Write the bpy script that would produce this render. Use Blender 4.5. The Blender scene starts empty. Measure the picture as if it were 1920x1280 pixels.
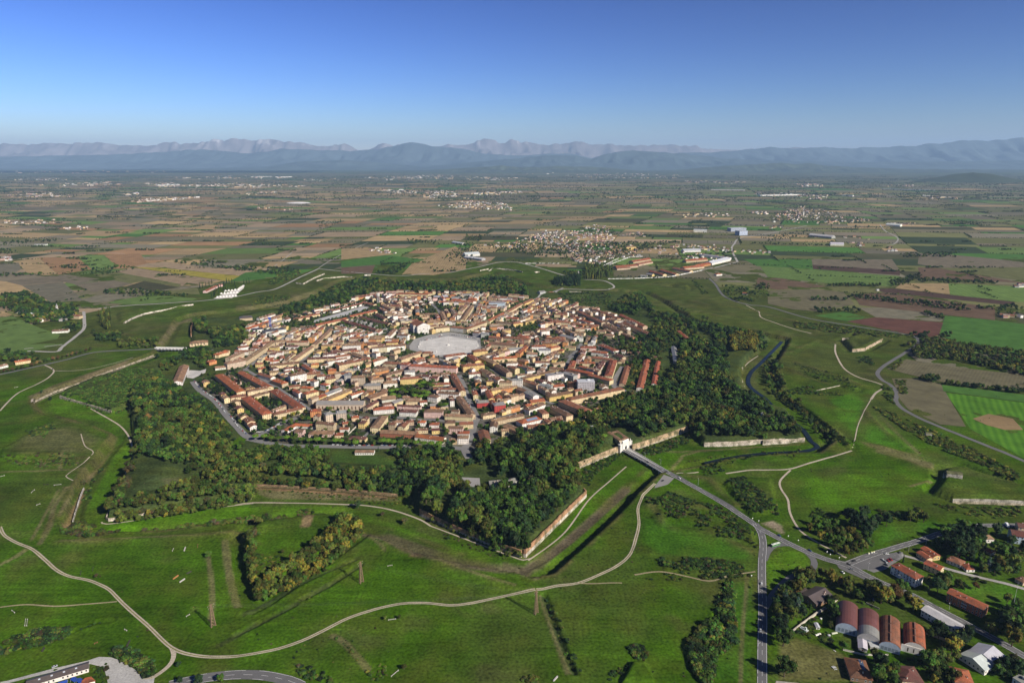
import bpy, math, random
import numpy as np

# ------------------------------------------------------------------ camera, world, sun, exposure
SC = bpy.context.scene
COL = SC.collection
HC = 430.0
PITCH = math.radians(14.88)
cam = bpy.data.cameras.new('camera')
cam.lens = 24.0
cam.sensor_width = 36.0
cam.clip_start = 1.0
cam.clip_end = 150000.0
camo = bpy.data.objects.new('camera', cam)
camo.location = (0, 0, HC)
camo.rotation_euler = (math.radians(90) - PITCH, 0, 0)
COL.objects.link(camo)
SC.camera = camo

SUN_EL = math.radians(33.0)
SUN_AZ = math.radians(130.0)      # clockwise from +Y: right and behind the camera
world = bpy.data.worlds.new('World')
SC.world = world
world.use_nodes = True
nt = world.node_tree
nt.nodes.clear()
sky = nt.nodes.new('ShaderNodeTexSky')
sky.sky_type = 'NISHITA'
sky.sun_disc = False
sky.sun_elevation = SUN_EL
sky.sun_rotation = SUN_AZ
sky.altitude = 400.0
sky.air_density = 1.0
sky.dust_density = 0.1
sky.ozone_density = 5.0
bg = nt.nodes.new('ShaderNodeBackground')
bg.inputs['Strength'].default_value = 0.05
out = nt.nodes.new('ShaderNodeOutputWorld')
gm = nt.nodes.new('ShaderNodeGamma')          # a deeper, clearer autumn blue than the plain model gives
gm.inputs[1].default_value = 2.2
tn = nt.nodes.new('ShaderNodeMix')
tn.data_type, tn.blend_type = 'RGBA', 'MULTIPLY'
tn.inputs['Factor'].default_value = 1.0
tn.inputs['B'].default_value = (0.150, 0.120, 0.142, 1)
nt.links.new(sky.outputs[0], gm.inputs[0])
nt.links.new(gm.outputs[0], tn.inputs['A'])
nt.links.new(tn.outputs['Result'], bg.inputs[0])
nt.links.new(bg.outputs[0], out.inputs[0])

sl = bpy.data.lights.new('sun', 'SUN')
sl.energy = 5.0
sl.angle = math.radians(0.5)
sl.color = (1.0, 0.93, 0.82)
so = bpy.data.objects.new('sun', sl)
# the lamp shines along its -Z: from azimuth SUN_AZ down to the ground
so.rotation_euler = (math.radians(90) - SUN_EL, 0, -SUN_AZ + math.radians(180))
COL.objects.link(so)
vs = SC.view_settings
vs.view_transform = 'Standard'
vs.look = 'None'
vs.exposure = 0.62
vs.gamma = 1.0
vs.use_curve_mapping = False
SC.cycles.max_bounces = 5
SC.cycles.diffuse_bounces = 2
SC.cycles.glossy_bounces = 2
SC.cycles.transmission_bounces = 2
SC.cycles.volume_bounces = 0
SC.cycles.transparent_max_bounces = 4
SC.cycles.use_denoising = True

HAZE_DENSITY = 2.1e-5
HAZE_COLOR = (0.46, 0.70, 1.0)

rnd = random.Random(11)
nrng = np.random.default_rng(7)

# ------------------------------------------------------------------ from the photograph's pixels to places on the ground
CP, SP = math.cos(PITCH), math.sin(PITCH)
RG = dict(A=(320, 660, 6), B=(620, 660, 6), C=(920, 660, 6), D=(440, 500, 6), E=(740, 500, 6), F=(1040, 500, 6),
          G=(1400, 940, 3.692), W=(0, 480, 4), R=(1340, 480, 3.31), H=(940, 780, 2.561), I=(440, 860, 3.048),
          J=(0, 1000, 4), K=(0, 780, 4), N=(0, 200, 3), M=(640, 200, 3), O=(1280, 200, 3), L=(1640, 820, 6.846),
          S=(1480, 1060, 6), T=(1660, 960, 7.385), U=(1720, 1100, 7.11), V=(900, 420, 6), P=(0, 0, 1))


def P(px, py, z=0.0):
    dx, dy = (px - 960) / 1280.0, (640 - py) / 1280.0
    vx, vy, vz = dx, CP + dy * SP, -SP + dy * CP
    t = (z - HC) / vz
    return (vx * t, vy * t, z)


def at_dist(px, py, Y):
    """the point that shows at a pixel on the upright plane Y metres ahead"""
    dx, dy = (px - 960) / 1280.0, (640 - py) / 1280.0
    vx, vy, vz = dx, CP + dy * SP, -SP + dy * CP
    t = Y / vy
    return (vx * t, Y, HC + vz * t)


def pts(s):
    """'A 10 20 30 40 B 5 6' -> list of photograph pixels; a letter switches the region the numbers are in"""
    o, reg, buf = [], RG['P'], []
    for tok in s.split():
        if tok in RG:
            reg = RG[tok]
            continue
        buf.append(float(tok))
        if len(buf) == 2:
            o.append((reg[0] + buf[0] / reg[2], reg[1] + buf[1] / reg[2]))
            buf = []
    return o


def gp(s, z=0.0):
    return np.array([P(x, y, z)[:2] for x, y in pts(s)])


def inside(poly, X, Y):
    r = np.zeros(X.shape, bool)
    lo, hi = poly.min(0), poly.max(0)
    m = (X >= lo[0]) & (X <= hi[0]) & (Y >= lo[1]) & (Y <= hi[1])
    if not m.any():
        return r
    x, y = X[m], Y[m]
    c = np.zeros(x.shape, bool)
    n = len(poly)
    for i in range(n):
        x1, y1 = poly[i]
        x2, y2 = poly[(i + 1) % n]
        if y1 == y2:
            continue
        c ^= ((y1 > y) != (y2 > y)) & (x < (x2 - x1) * (y - y1) / (y2 - y1) + x1)
    r[m] = c
    return r


def dist(line, X, Y, closed=False, far=1e4, reach=120.0):
    d = np.full(X.shape, far)
    n = len(line)
    for i in range(n if closed else n - 1):
        a, b = line[i], line[(i + 1) % n]
        lo, hi = np.minimum(a, b) - reach, np.maximum(a, b) + reach
        m = (X > lo[0]) & (X < hi[0]) & (Y > lo[1]) & (Y < hi[1])
        if not m.any():
            continue
        x, y = X[m] - a[0], Y[m] - a[1]
        ux, uy = b - a
        L2 = ux * ux + uy * uy + 1e-9
        t = np.clip((x * ux + y * uy) / L2, 0, 1)
        d[m] = np.minimum(d[m], np.hypot(x - t * ux, y - t * uy))
    return d


def sstep(a, b, x):
    t = np.clip((x - a) / (b - a), 0, 1)
    return t * t * (3 - 2 * t)


def smooth_line(p, step=5.0, closed=False):
    p = np.asarray(p, float)
    n = len(p)
    o = []
    for i in range(n if closed else n - 1):
        p0 = p[(i - 1) % n] if (closed or i > 0) else p[0]
        p1, p2 = p[i], p[(i + 1) % n]
        p3 = p[(i + 2) % n] if (closed or i + 2 < n) else p[-1]
        k = max(2, int(np.hypot(*(p2 - p1)) / step))
        for j in range(k):
            t = j / k
            o.append(0.5 * ((2 * p1) + (p2 - p0) * t + (2 * p0 - 5 * p1 + 4 * p2 - p3) * t * t + (3 * p1 - p0 - 3 * p2 + p3) * t ** 3))
    if not closed:
        o.append(p[-1])
    return np.array(o)


def vnoise(X, Y, s, seed=0):
    x, y = X / s, Y / s
    xi, yi = np.floor(x).astype(np.int64), np.floor(y).astype(np.int64)
    fx, fy = x - xi, y - yi
    fx, fy = fx * fx * (3 - 2 * fx), fy * fy * (3 - 2 * fy)

    def h(a, b):
        v = (a * 374761393 + b * 668265263 + seed * 1442695041) & 0x7fffffff
        v = ((v ^ (v >> 13)) * 1274126177) & 0x7fffffff
        return ((v ^ (v >> 16)) & 0xffff) / 65535.0
    return (h(xi, yi) * (1 - fx) + h(xi + 1, yi) * fx) * (1 - fy) + (h(xi, yi + 1) * (1 - fx) + h(xi + 1, yi + 1) * fx) * fy


def fbm(X, Y, s, seed=0, o=4):
    a, t, v = 1.0, 0.0, 0.0
    for k in range(o):
        v = v + a * vnoise(X, Y, s / 2 ** k, seed + k)
        t += a
        a *= 0.55
    return v / t


# ------------------------------------------------------------------ objects and meshes
def tag(o, label=None, cat=None, group=None, kind=None):
    if label: o['label'] = label
    if cat: o['category'] = cat
    if group: o['group'] = group
    if kind: o['kind'] = kind
    return o


def thing(name, label, cat, loc=(0, 0, 0), rz=0.0, group=None):
    o = bpy.data.objects.new(name, None)
    o.empty_display_size = 2
    o.location = loc
    o.rotation_euler = (0, 0, rz)
    COL.objects.link(o)
    return tag(o, label, cat, group)


class MB:
    """collects faces with a base colour each; build() links them as one mesh object"""

    def __init__(s):
        s.v, s.f, s.c = [], [], []

    def face(s, ps, c):
        i = len(s.v)
        s.v.extend(ps)
        s.f.append(tuple(range(i, i + len(ps))))
        s.c.append(c)

    def mesh(s, v, f, c):
        i = len(s.v)
        s.v.extend(v)
        for q in f:
            s.f.append(tuple(i + k for k in q))
            s.c.append(c)

    def box(s, cx, cy, z0, sx, sy, sz, c, rz=0.0, bottom=False, ctop=None):
        ca, sa = math.cos(rz), math.sin(rz)
        v = []
        for z in (z0, z0 + sz):
            for x, y in ((-sx, -sy), (sx, -sy), (sx, sy), (-sx, sy)):
                x, y = x / 2, y / 2
                v.append((cx + x * ca - y * sa, cy + x * sa + y * ca, z))
        s.mesh(v, [(0, 1, 5, 4), (1, 2, 6, 5), (2, 3, 7, 6), (3, 0, 4, 7)] + ([(3, 2, 1, 0)] if bottom else []), c)
        i = len(s.v) - 8
        s.f.append((i + 4, i + 5, i + 6, i + 7))
        s.c.append(ctop or c)

    def bar(s, a, b, r, c, n=4, r2=None):
        a, b = np.array(a, float), np.array(b, float)
        d = b - a
        d /= np.linalg.norm(d) + 1e-9
        u = np.cross(d, (0, 0, 1.0) if abs(d[2]) < 0.9 else (1.0, 0, 0))
        u /= np.linalg.norm(u)
        w = np.cross(d, u)
        v = []
        for p, rr in ((a, r), (b, r if r2 is None else r2)):
            for k in range(n):
                t = 2 * math.pi * k / n
                v.append(tuple(p + rr * (math.cos(t) * u + math.sin(t) * w)))
        s.mesh(v, [(k, (k + 1) % n, n + (k + 1) % n, n + k) for k in range(n)] + [tuple(range(n - 1, -1, -1)), tuple(range(n, 2 * n))], c)

    def prism(s, sec, x0, x1, c, axis='x', cap=None):
        """a closed section (list of (across, z)) drawn out along x"""
        n = len(sec)
        v = [(x0, a, z) for a, z in sec] + [(x1, a, z) for a, z in sec]
        if axis == 'y':
            v = [(-y, x, z) for x, y, z in v]
        s.mesh(v, [(k, n + k, n + (k + 1) % n, (k + 1) % n) for k in range(n)], c)
        s.mesh(v, [tuple(range(n)), tuple(range(2 * n - 1, n - 1, -1))], cap or c)

    def data(s, name, mat, smooth=False):
        me = bpy.data.meshes.new(name)
        me.from_pydata([tuple(map(float, p)) for p in s.v], [], s.f)
        ca = me.color_attributes.new('Col', 'FLOAT_COLOR', 'CORNER')
        n = np.array([len(f) for f in s.f])
        cc = np.ones((len(s.c), 4), np.float32)
        cc[:, :3] = np.array(s.c, np.float32)[:, :3]
        ca.data.foreach_set('color', np.repeat(cc, n, axis=0).ravel())
        if mat: me.materials.append(mat)
        if smooth: me.polygons.foreach_set('use_smooth', [True] * len(me.polygons))
        me.update()
        return me

    def build(s, name, mat, parent=None, smooth=False, kind=None):
        o = bpy.data.objects.new(name, s.data(name, mat, smooth))
        COL.objects.link(o)
        if parent: o.parent = parent
        if kind: o['kind'] = kind
        return o


def add(name, me, parent=None, loc=None, rz=None):
    o = bpy.data.objects.new(name, me)
    COL.objects.link(o)
    if parent: o.parent = parent
    if loc is not None: o.location = loc
    if rz is not None: o.rotation_euler = (0, 0, rz)
    return o


def copy_tree(o, parent=None):
    c = o.copy()
    COL.objects.link(c)
    c.parent = parent
    for ch in list(o.children):
        copy_tree(ch, c)
    return c


# ------------------------------------------------------------------ materials
def mat(name, rough=0.85, spec=0.25, big=0.0, fine=0.0, big_s=0.05, fine_s=1.2, bump=0.0, tint=None, tint_amt=0.0, tint_s=0.02, rand=0.0, metal=0.0, streak=0.0):
    """colour from the faces' Col attribute, broken up by object-space noise at two scales and an optional second tint in patches"""
    m = bpy.data.materials.new(name)
    m.use_nodes = True
    t = m.node_tree
    b = t.nodes['Principled BSDF']
    b.inputs['Roughness'].default_value = rough
    b.inputs['Specular IOR Level'].default_value = spec
    b.inputs['Metallic'].default_value = metal
    at = t.nodes.new('ShaderNodeVertexColor')
    at.layer_name = 'Col'
    cur = at.outputs[0]
    geo = t.nodes.new('ShaderNodeNewGeometry')
    pos = geo.outputs['Position']

    def noise(sc, det=3):
        n = t.nodes.new('ShaderNodeTexNoise')
        n.inputs['Scale'].default_value = sc
        n.inputs['Detail'].default_value = det
        t.links.new(pos, n.inputs['Vector'])
        return n.outputs[0]

    def scale_by(cur, fac, amt):
        mr = t.nodes.new('ShaderNodeMapRange')
        mr.inputs[1].default_value, mr.inputs[2].default_value = 0.25, 0.75
        mr.inputs[3].default_value, mr.inputs[4].default_value = 1 - amt, 1 + amt
        t.links.new(fac, mr.inputs[0])
        vm = t.nodes.new('ShaderNodeVectorMath')
        vm.operation = 'SCALE'
        t.links.new(cur, vm.inputs[0])
        t.links.new(mr.outputs[0], vm.inputs['Scale'])
        return vm.outputs[0]
    if tint:
        mr = t.nodes.new('ShaderNodeMapRange')
        mr.inputs[1].default_value, mr.inputs[2].default_value = 0.46, 0.66
        mr.inputs[3].default_value, mr.inputs[4].default_value = 0, tint_amt
        t.links.new(noise(tint_s, 6), mr.inputs[0])
        mx = t.nodes.new('ShaderNodeMix')
        mx.data_type = 'RGBA'
        t.links.new(mr.outputs[0], mx.inputs['Factor'])
        t.links.new(cur, mx.inputs['A'])
        mx.inputs['B'].default_value = (*tint, 1)
        cur = mx.outputs['Result']
    if big: cur = scale_by(cur, noise(big_s, 4), big)
    if streak:                                   # drawn-out bands, as mowing and grazing leave them
        mp = t.nodes.new('ShaderNodeMapping')
        mp.inputs['Rotation'].default_value = (0, 0, 0.5)
        mp.inputs['Scale'].default_value = (0.012, 0.16, 0.1)
        t.links.new(pos, mp.inputs[0])
        n_ = t.nodes.new('ShaderNodeTexNoise')
        n_.inputs['Scale'].default_value = 1.0
        n_.inputs['Detail'].default_value = 5
        n_.inputs['Distortion'].default_value = 0.6
        t.links.new(mp.outputs[0], n_.inputs['Vector'])
        cur = scale_by(cur, n_.outputs[0], streak)
    if fine: cur = scale_by(cur, noise(fine_s, 3), fine)
    if rand:
        oi = t.nodes.new('ShaderNodeObjectInfo')
        cur = scale_by(cur, oi.outputs['Random'], rand)
    t.links.new(cur, b.inputs['Base Color'])
    if bump:
        bp = t.nodes.new('ShaderNodeBump')
        bp.inputs['Strength'].default_value = bump
        bp.inputs['Distance'].default_value = 0.3
        t.links.new(noise(fine_s * 1.5, 4), bp.inputs['Height'])
        t.links.new(bp.outputs[0], b.inputs['Normal'])
    return m


M = {}
M['wall'] = mat('plaster', 0.9, 0.1, big=0.12, big_s=0.15, fine=0.12, fine_s=0.9)
M['roof'] = mat('clay_tiles', 0.85, 0.15, big=0.22, big_s=0.12, fine=0.3, fine_s=1.1, bump=0.4, tint=(0.085, 0.058, 0.042), tint_amt=0.65, tint_s=0.16)
M['glass'] = mat('window_glass', 0.2, 0.5)
M['paint'] = mat('paint', 0.5, 0.4, fine=0.06)
M['metal'] = mat('sheet_metal', 0.45, 0.4, big=0.15, big_s=0.2, fine=0.1)
M['car'] = mat('car_paint', 0.25, 0.5)
M['stone'] = mat('old_masonry', 0.95, 0.1, big=0.4, big_s=0.14, fine=0.5, fine_s=0.6, bump=0.8, tint=(0.07, 0.075, 0.03), tint_amt=0.85, tint_s=0.11)
M['asphalt'] = mat('asphalt', 0.9, 0.2, big=0.12, big_s=0.04, fine=0.12, fine_s=0.7)
M['gravel'] = mat('gravel_track', 0.95, 0.1, big=0.18, big_s=0.06, fine=0.25, fine_s=0.6)
M['ground'] = mat('ground_cover', 1.0, 0.0, big=0.3, big_s=0.035, fine=0.5, fine_s=0.35, tint=(0.066, 0.076, 0.012), tint_amt=0.5, tint_s=0.02, streak=0.22)
M['field'] = mat('farm_field', 0.95, 0.05, big=0.16, big_s=0.012, fine=0.14, fine_s=0.12)
M['wood'] = mat('timber', 0.85, 0.15, fine=0.2)
M['leaf'] = mat('foliage', 0.8, 0.12, rand=0.45, big=0.25, big_s=0.09)
M['bark'] = mat('bark', 0.95, 0.05, fine=0.2)
M['far'] = mat('mountain_side', 0.95, 0.02, big=0.25, big_s=0.0012)
w = bpy.data.materials.new('moat_water')
w.use_nodes = True
wb = w.node_tree.nodes['Principled BSDF']
wb.inputs['Base Color'].default_value = (0.008, 0.014, 0.016, 1)
wb.inputs['Roughness'].default_value = 0.25
wb.inputs['Specular IOR Level'].default_value = 0.12
M['water'] = w

# ------------------------------------------------------------------ the lie of the land: star fort, moat, lunettes
FORT = gp('P 350 662 330 680 300 676 W 1000 862 700 935 470 1040 450 1066 840 1182 960 1135 P 246 785 250 820 K 1000 240 1012 290 '
          '800 775 820 782 1880 622 P 477 915 484 905 640 916 742 924 776 926 I 1030 250 1060 320 P 870 1005 981 1044 H 400 392 350 248 '
          '560 165 625 160 905 70 940 108 968 142 R 0 1172 555 1156 P 1476 775 1440 764 1396 731 1388 705 1398 678 1421 660 1441 637 '
          '1380 626 1317 612 1262 597 1235 588 1216 570 1200 557 1150 556 1110 551 1060 553 1030 553 1000 548 960 536 930 524 860 538 '
          '760 538 680 529 640 540 600 560 560 578 480 590 430 600 385 602 362 612 360 632 358 650', -3)
MOAT = gp('W 1150 735 1000 790 800 860 600 940 400 1010 260 1075 245 1110 300 1190 400 1230 K 400 10 700 85 850 150 830 200 640 420 550 560 '
          '460 860 520 910 640 925 860 892 1250 872 1600 822 I 0 385 480 335 600 325 720 420 1000 550 1300 620 1600 668 1707 700 H 150 790 250 772 450 592 '
          '570 480 700 340 760 285 940 252 1100 212 1430 184 R 650 1232 740 1162 730 1090 600 982 440 882 370 690 450 562 470 520 250 470 0 430 '
          'P 1300 599 1252 567 1212 547 1150 544 1050 541 1000 536 960 522 925 510 860 524 760 526 680 517 630 528 590 548 540 566 460 580 400 586 '
          '362 590 332 598 W 1220 655', -3)
TOWN = gp('P 420 706 432 680 455 640 470 600 500 592 560 590 620 575 700 552 770 548 890 550 960 556 1030 562 1100 576 1160 592 1190 602 1225 640 '
          '1168 700 1170 742 1110 782 1075 795 1040 815 1000 826 905 834 880 850 868 846 700 838 620 838 540 834 470 824 440 800 400 752 362 716')
LUN = [  # outline, rim height, inner height, rim width, ditch width, ditch depth
    (gp('I 125 795 60 440 150 365 500 320 640 340 735 400', 0), 5.0, 2.2, 12, 15, 3.0),
    (gp('R 800 520 855 585 930 577 1040 518 900 482', 0), 4.0, 2.0, 12, 14, 4.0),
    (gp('L 905 400 880 560 770 690 1010 772 1917 800 2300 800 2200 700 1400 470 1150 380', 0), 3.5, 2.6, 14, 12, 4.5),
    (gp('W 900 500 1080 432 1250 410 1440 368 1150 385 880 425', 0), 4.0, 4.0, 20, 8, 2.0),
    (gp('D 690 190 1000 85 940 75 660 170', 0), 3.5, 3.5, 20, 6, 2.0),
    (gp('D 920 160 1110 125 1310 115 1260 95 1000 105', 0), 3.5, 3.5, 20, 6, 2.0),
    (gp('V 100 520 280 515 480 540 640 555 480 480 350 445 200 470', 0), 4.0, 4.0, 22, 8, 2.0),
    (gp('F 1090 190 1330 215 1510 260 1500 210 1300 180', 0), 4.0, 3.0, 22, 10, 3.0),
    (gp('K 300 90 560 60 830 190 700 330 560 330 0 330 0 260', 0), 4.0, 4.0, 60, 1, 0.0),
    (gp('H 620 1180 700 1180 745 1280 560 1300', 0), 4.5, 4.5, 14, 1, 0.0),
    (gp('H 1130 300 1300 300 1330 460 1200 490 1060 330', 0), 4.0, 4.0, 30, 1, 0.0),
    (gp('H 700 400 1000 440 1220 560 1225 640 1000 560 760 480', 0), 3.5, 3.5, 35, 1, 0.0),
    (gp('H 760 700 1100 690 1200 730 1000 770 780 740', 0), 2.5, 2.5, 25, 1, 0.0),
    (gp('R 400 660 640 740 900 820 880 835 560 740 400 700', 0), 3.5, 3.5, 20, 6, 2.0),
    (gp('R 600 980 780 1100 850 1180 830 1190 700 1080 590 1000', 0), 3.0, 3.0, 14, 6, 2.0),
]
BRIDGE_ROAD = gp('H 560 140 595 165 690 215 780 265 870 310')
AQUE = gp('P 250 656 290 655.5 350 656 400 656')
DITCH = [gp(q) for q in ('I 100 880 200 830 350 725 520 640 690 575', 'I 0 1010 150 935 350 830', 'I 385 803 540 720 600 680 720 605', 'H 205 860 240 960 290 1090 350 1230', 'J 540 740 720 665 850 650', 'H 1085 780 1060 900 1020 1000')]
BED = smooth_line(gp('I 690 405 850 470 1000 548 1300 618 1600 668 1707 695 H 20 722 100 722 170 700 300 610 440 490 600 345', -3), 12)
BANK = [(gp(q), h_, w_) for q, h_, w_ in (('R 490 660 640 705 760 745 900 800', 2.5, 7), ('R 430 700 600 760 720 800', 2, 6), ('R 590 975 690 1050 840 1185', 2.5, 7), ('K 130 300 400 305 560 335 640 330', 3, 8), ('I 1090 565 1300 645 1600 735 1707 755', 1.8, 6),
         ('I 860 490 930 530 1000 540', 2.5, 7), ('I 640 310 800 345 1000 420 1300 530', 1.6, 6), ('H 480 440 560 350 640 300 690 240', 1.6, 6), ('J 500 745 700 690 870 650', 1.2, 4), ('K 430 955 900 935 1300 915 1800 872', 1.5, 6), ('H 700 440 860 420 1020 460', 2.5, 8),
         ('H 820 540 1000 560 1200 650', 2, 7), ('H 660 640 760 680 900 690', 1.6, 7), ('L 0 190 330 285 700 410', 2, 6), ('R 930 960 1060 1090 1240 1230', 1.8, 6), ('R 880 1155 1060 1190 1290 1256', 2, 6), ('F 1300 400 1500 380 1700 430', 3, 14), ('F 1440 560 1600 500 1840 560', 3, 14), ('R 470 600 640 520 760 540', 2, 8),
         ('W 640 610 800 560 1000 600', 2.5, 10), ('W 240 1090 320 1170 560 1250', 2, 7), ('K 500 600 400 760 330 900', 1, 5), ('R 20 300 200 330 480 400 640 470', 2.5, 10), ('H 880 290 1000 310 1060 380 1130 430', 3, 8), ('H 660 380 760 480 770 520', 2.5, 8))]
WL = smooth_line(gp('P 1466 640 1458 649 1428 679 1407 700 1405 722 1434 746 1460 772 1503 803 1521 827 1533 837 1509 845 1428 850 1369 858 1322 868', -3), 8)


def height(X, Y):
    X, Y = np.asarray(X, float), np.asarray(Y, float)
    z = ((fbm(X, Y, 90, 3) - 0.5) * 1.6 + (fbm(X, Y, 16, 13, 2) - 0.5) * 0.55) * sstep(3600, 2600, Y)
    near = (Y < 3300) & (np.abs(X) < 2400)
    if not near.any():
        return z
    iF, iM, iT = inside(FORT, X, Y), inside(MOAT, X, Y), inside(TOWN, X, Y)
    dF, dM, dT = dist(FORT, X, Y, True), dist(MOAT, X, Y, True), dist(TOWN, X, Y, True)
    out_ = ~iM & ~iF
    z = np.where(out_, z + 2.2 * np.exp(-dM / 28.0), z)
    for poly, rim, inn, rw, dw, dd in LUN:
        a = inside(poly, X, Y)
        d = dist(poly, X, Y, True)
        bump = np.where(a, sstep(0, 4, d) * np.where(d < rw, rim, rim + (inn - rim) * sstep(rw, rw + 10, d)), 0)
        ditch = np.where(~a, -dd * sstep(0.5, 2.5, d) * (1 - sstep(dw, dw + 4, d)), 0)
        z = np.where(a | (d < dw + 6), np.where(a, bump, z + ditch), z)
    for q, h_, w_ in BANK:
        z = z + h_ * np.exp(-(dist(q, X, Y, reach=3 * w_) / w_) ** 2)
    for q in DITCH:
        k = dist(q, X, Y, reach=12)
        z = z - 2.2 * (1 - sstep(1.2, 3.6, k)) + .7 * (1 - sstep(0, 3, np.abs(k - 5)))
    moat = -3.6 * sstep(0, 3.2, dM) + (fbm(X, Y, 25, 9) - 0.5) * 0.7
    moat -= 3.2 * (1 - sstep(4, 11, np.abs(dM - 10)))          # the cunette near the outer bank
    z = np.where(iM & ~iF, moat, z)
    z = np.where(iM & ~iF, z - 1.9 * (1 - sstep(4.5, 7.5, dist(BED, X, Y, reach=15))), z)
    wd_ = dist(WL, X, Y, reach=20)
    z = np.where(iM & ~iF, np.minimum(z, -4.4 + 2.2 * sstep(4.5, 9, wd_) + 99 * sstep(9, 10, wd_)), z)
    inF = -3.0 + 10.0 * sstep(0.6, 3.5, dF)
    inF = inF + (7.5 - 7.0) * sstep(4, 15, dF) - 7.3 * sstep(48, 80, dF) + (fbm(X, Y, 30, 5) - 0.5) * 2.0 * sstep(4, 15, dF)
    inF = np.where(iT, (fbm(X, Y, 90, 3) - 0.5) * 0.4, inF * sstep(2, 26, dT) * 1.0)
    z = np.where(iF, inF, z)
    for r, wd in ((BRIDGE_ROAD, 10), (AQUE, 10)):
        k = dist(r, X, Y)
        z = np.where(iF, z * sstep(wd, wd + 10, k), z)
    return z


def zt(x, y):
    return float(height(np.array([x]), np.array([y]))[0])


def PT(px, py):
    """a pixel's place on the uneven ground"""
    z = 0.0
    for _ in range(4):
        x, y, _z = P(px, py, z)
        z = zt(x, y)
    return (x, y, z)


# ground sheet: rows spread with distance, out past the mountains' feet
ys = [340.0]
while ys[-1] < 3300: ys.append(ys[-1] * 1.0042)
while ys[-1] < 60000: ys.append(ys[-1] * 1.06)
ys = np.array(ys)
NU = 560
us = np.linspace(-1, 1, NU)
GX = us[None, :] * (0.95 * ys[:, None] + 60)
GY = np.repeat(ys[:, None], NU, 1)
GZ = height(GX, GY)
# base colour of the cover
meadow = np.array([0.038, 0.086, 0.004])
dull = np.array([0.050, 0.066, 0.015])
dry = np.array([0.115, 0.095, 0.045])
dirt = np.array([0.17, 0.115, 0.065])
n1, n2, n3 = fbm(GX, GY, 160, 21), fbm(GX, GY, 45, 31), fbm(GX, GY, 500, 41, 3)
k = np.clip(sstep(0.42, 0.66, n1) * 0.55 + sstep(1000, 1900, GY) * 0.55 + 0.35 * sstep(100, 700, GX) * sstep(950, 1300, GY), 0, 1)[..., None]
GC = meadow * (1 - k) + dull * k
k = (sstep(0.55, 0.75, n2) * 0.3)[..., None]
GC = GC * (1 - k) + dry * 0.8 * k
iF, iM, iT = inside(FORT, GX, GY), inside(MOAT, GX, GY), inside(TOWN, GX, GY)
scrub = np.array([0.040, 0.058, 0.018])
GC[iF] = scrub
GC[iT] = 0
GC[iT] += np.where((n2[iT] > 0.52)[:, None], np.array([0.045, 0.065, 0.025]), np.array([0.11, 0.10, 0.085]))


def paint(s, c, feather=6.0, amt=1.0, thr=None, z=0):
    p = gp(s, z)
    a = inside(p, GX, GY)
    d = dist(p, GX, GY, True, reach=40)
    m = np.where(a, sstep(-1, feather, d), 0) * amt
    if thr is not None:
        m = m * sstep(thr - 0.08, thr + 0.08, n2)
    GC[:] = GC * (1 - m[..., None]) + np.array(c) * m[..., None]


def paint_line(s, c, wd, feather=3.0, amt=1.0, z=0):
    d = dist(smooth_line(gp(s, z), 20), GX, GY, reach=wd + feather + 5)
    m = (1 - sstep(wd, wd + feather, d)) * amt
    GC[:] = GC * (1 - m[..., None]) + np.array(c) * m[..., None]


bright = (0.056, 0.132, 0.005)
# rough, half dry banks along the moat's two sides
dM_, dF_ = dist(MOAT, GX, GY, True, reach=40), dist(FORT, GX, GY, True, reach=40)
for d_, w_, a_ in ((dM_, 7, .75), (np.where(iF, 99, dF_), 6, .5)):
    m = ((1 - sstep(w_ * .5, w_ * 1.3, d_)) * a_ * sstep(0.35, 0.6, fbm(GX, GY, 38, 61, 3)))[..., None]
    GC[:] = GC * (1 - m) + np.array([0.085, 0.072, 0.03]) * m
# moat floors, bright green strips and brown banks
paint('K 410 10 700 90 900 150 960 200 980 280 760 730 780 800 1880 630 1900 740 860 870 640 830 620 720 850 300 940 170', bright, 4, 0.8, z=-3)
paint('W 260 1110 470 1045 700 1080 830 1180 950 1140 1000 1230 800 1250 420 1180', bright, 4, 0.7, z=-3)
paint('W 1000 860 1350 700 1300 760 1050 870', bright, 4, 0.6, z=-3)
paint('H 120 690 420 390 600 240 680 230 720 290 600 320 380 500 150 700', bright, 4, 0.6, z=-3)
paint('I 0 270 620 262 1000 400 1500 560 1640 600 1600 640 1300 560 900 400 600 320 0 330', bright, 4, 0.6, z=-3)
paint('I 730 400 900 420 1300 560 1600 600 1700 610 1700 690 1300 660 1000 560 700 430', (0.085, 0.072, 0.042), 5, 0.85, z=-3)
paint('H 0 690 110 710 250 620 480 430 640 310 620 350 380 560 200 730 80 770 0 740', (0.09, 0.08, 0.045), 4, 0.85, z=-3)
paint('K 600 520 630 500 640 540 560 700 540 800 470 850 460 830', (0.17, 0.115, 0.06), 2, 1)
paint('K 640 420 760 300 850 190 860 210 740 380 640 500', (0.15, 0.11, 0.06), 5, 0.8)
paint('K 150 130 560 70 850 170 720 320 560 330 0 310 0 270', (0.085, 0.082, 0.036), 30, 0.8)
paint('W 200 1060 400 970 900 800 1000 770 900 840 420 1000 250 1090 250 1140', (0.11, 0.085, 0.05), 5, 0.8)
paint('W 1130 690 1260 560 1330 480 1440 450 1440 480 1340 500 1220 660', (0.13, 0.11, 0.06), 4, 0.8)
paint('I 120 150 930 200 960 240 200 225 130 200', (0.115, 0.1, 0.05), 5, 0.8, z=-2)
paint('I 100 125 930 185 925 200 120 145', (0.16, 0.10, 0.055), 2, 0.9, z=4)
paint('D 300 420 600 330 1000 260 1150 220 1100 250 640 440 0 480 0 440', (0.12, 0.105, 0.05), 10, 0.7)
paint('A 610 1040 800 930 870 975 740 1090', bright, 5, 0.9)
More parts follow.
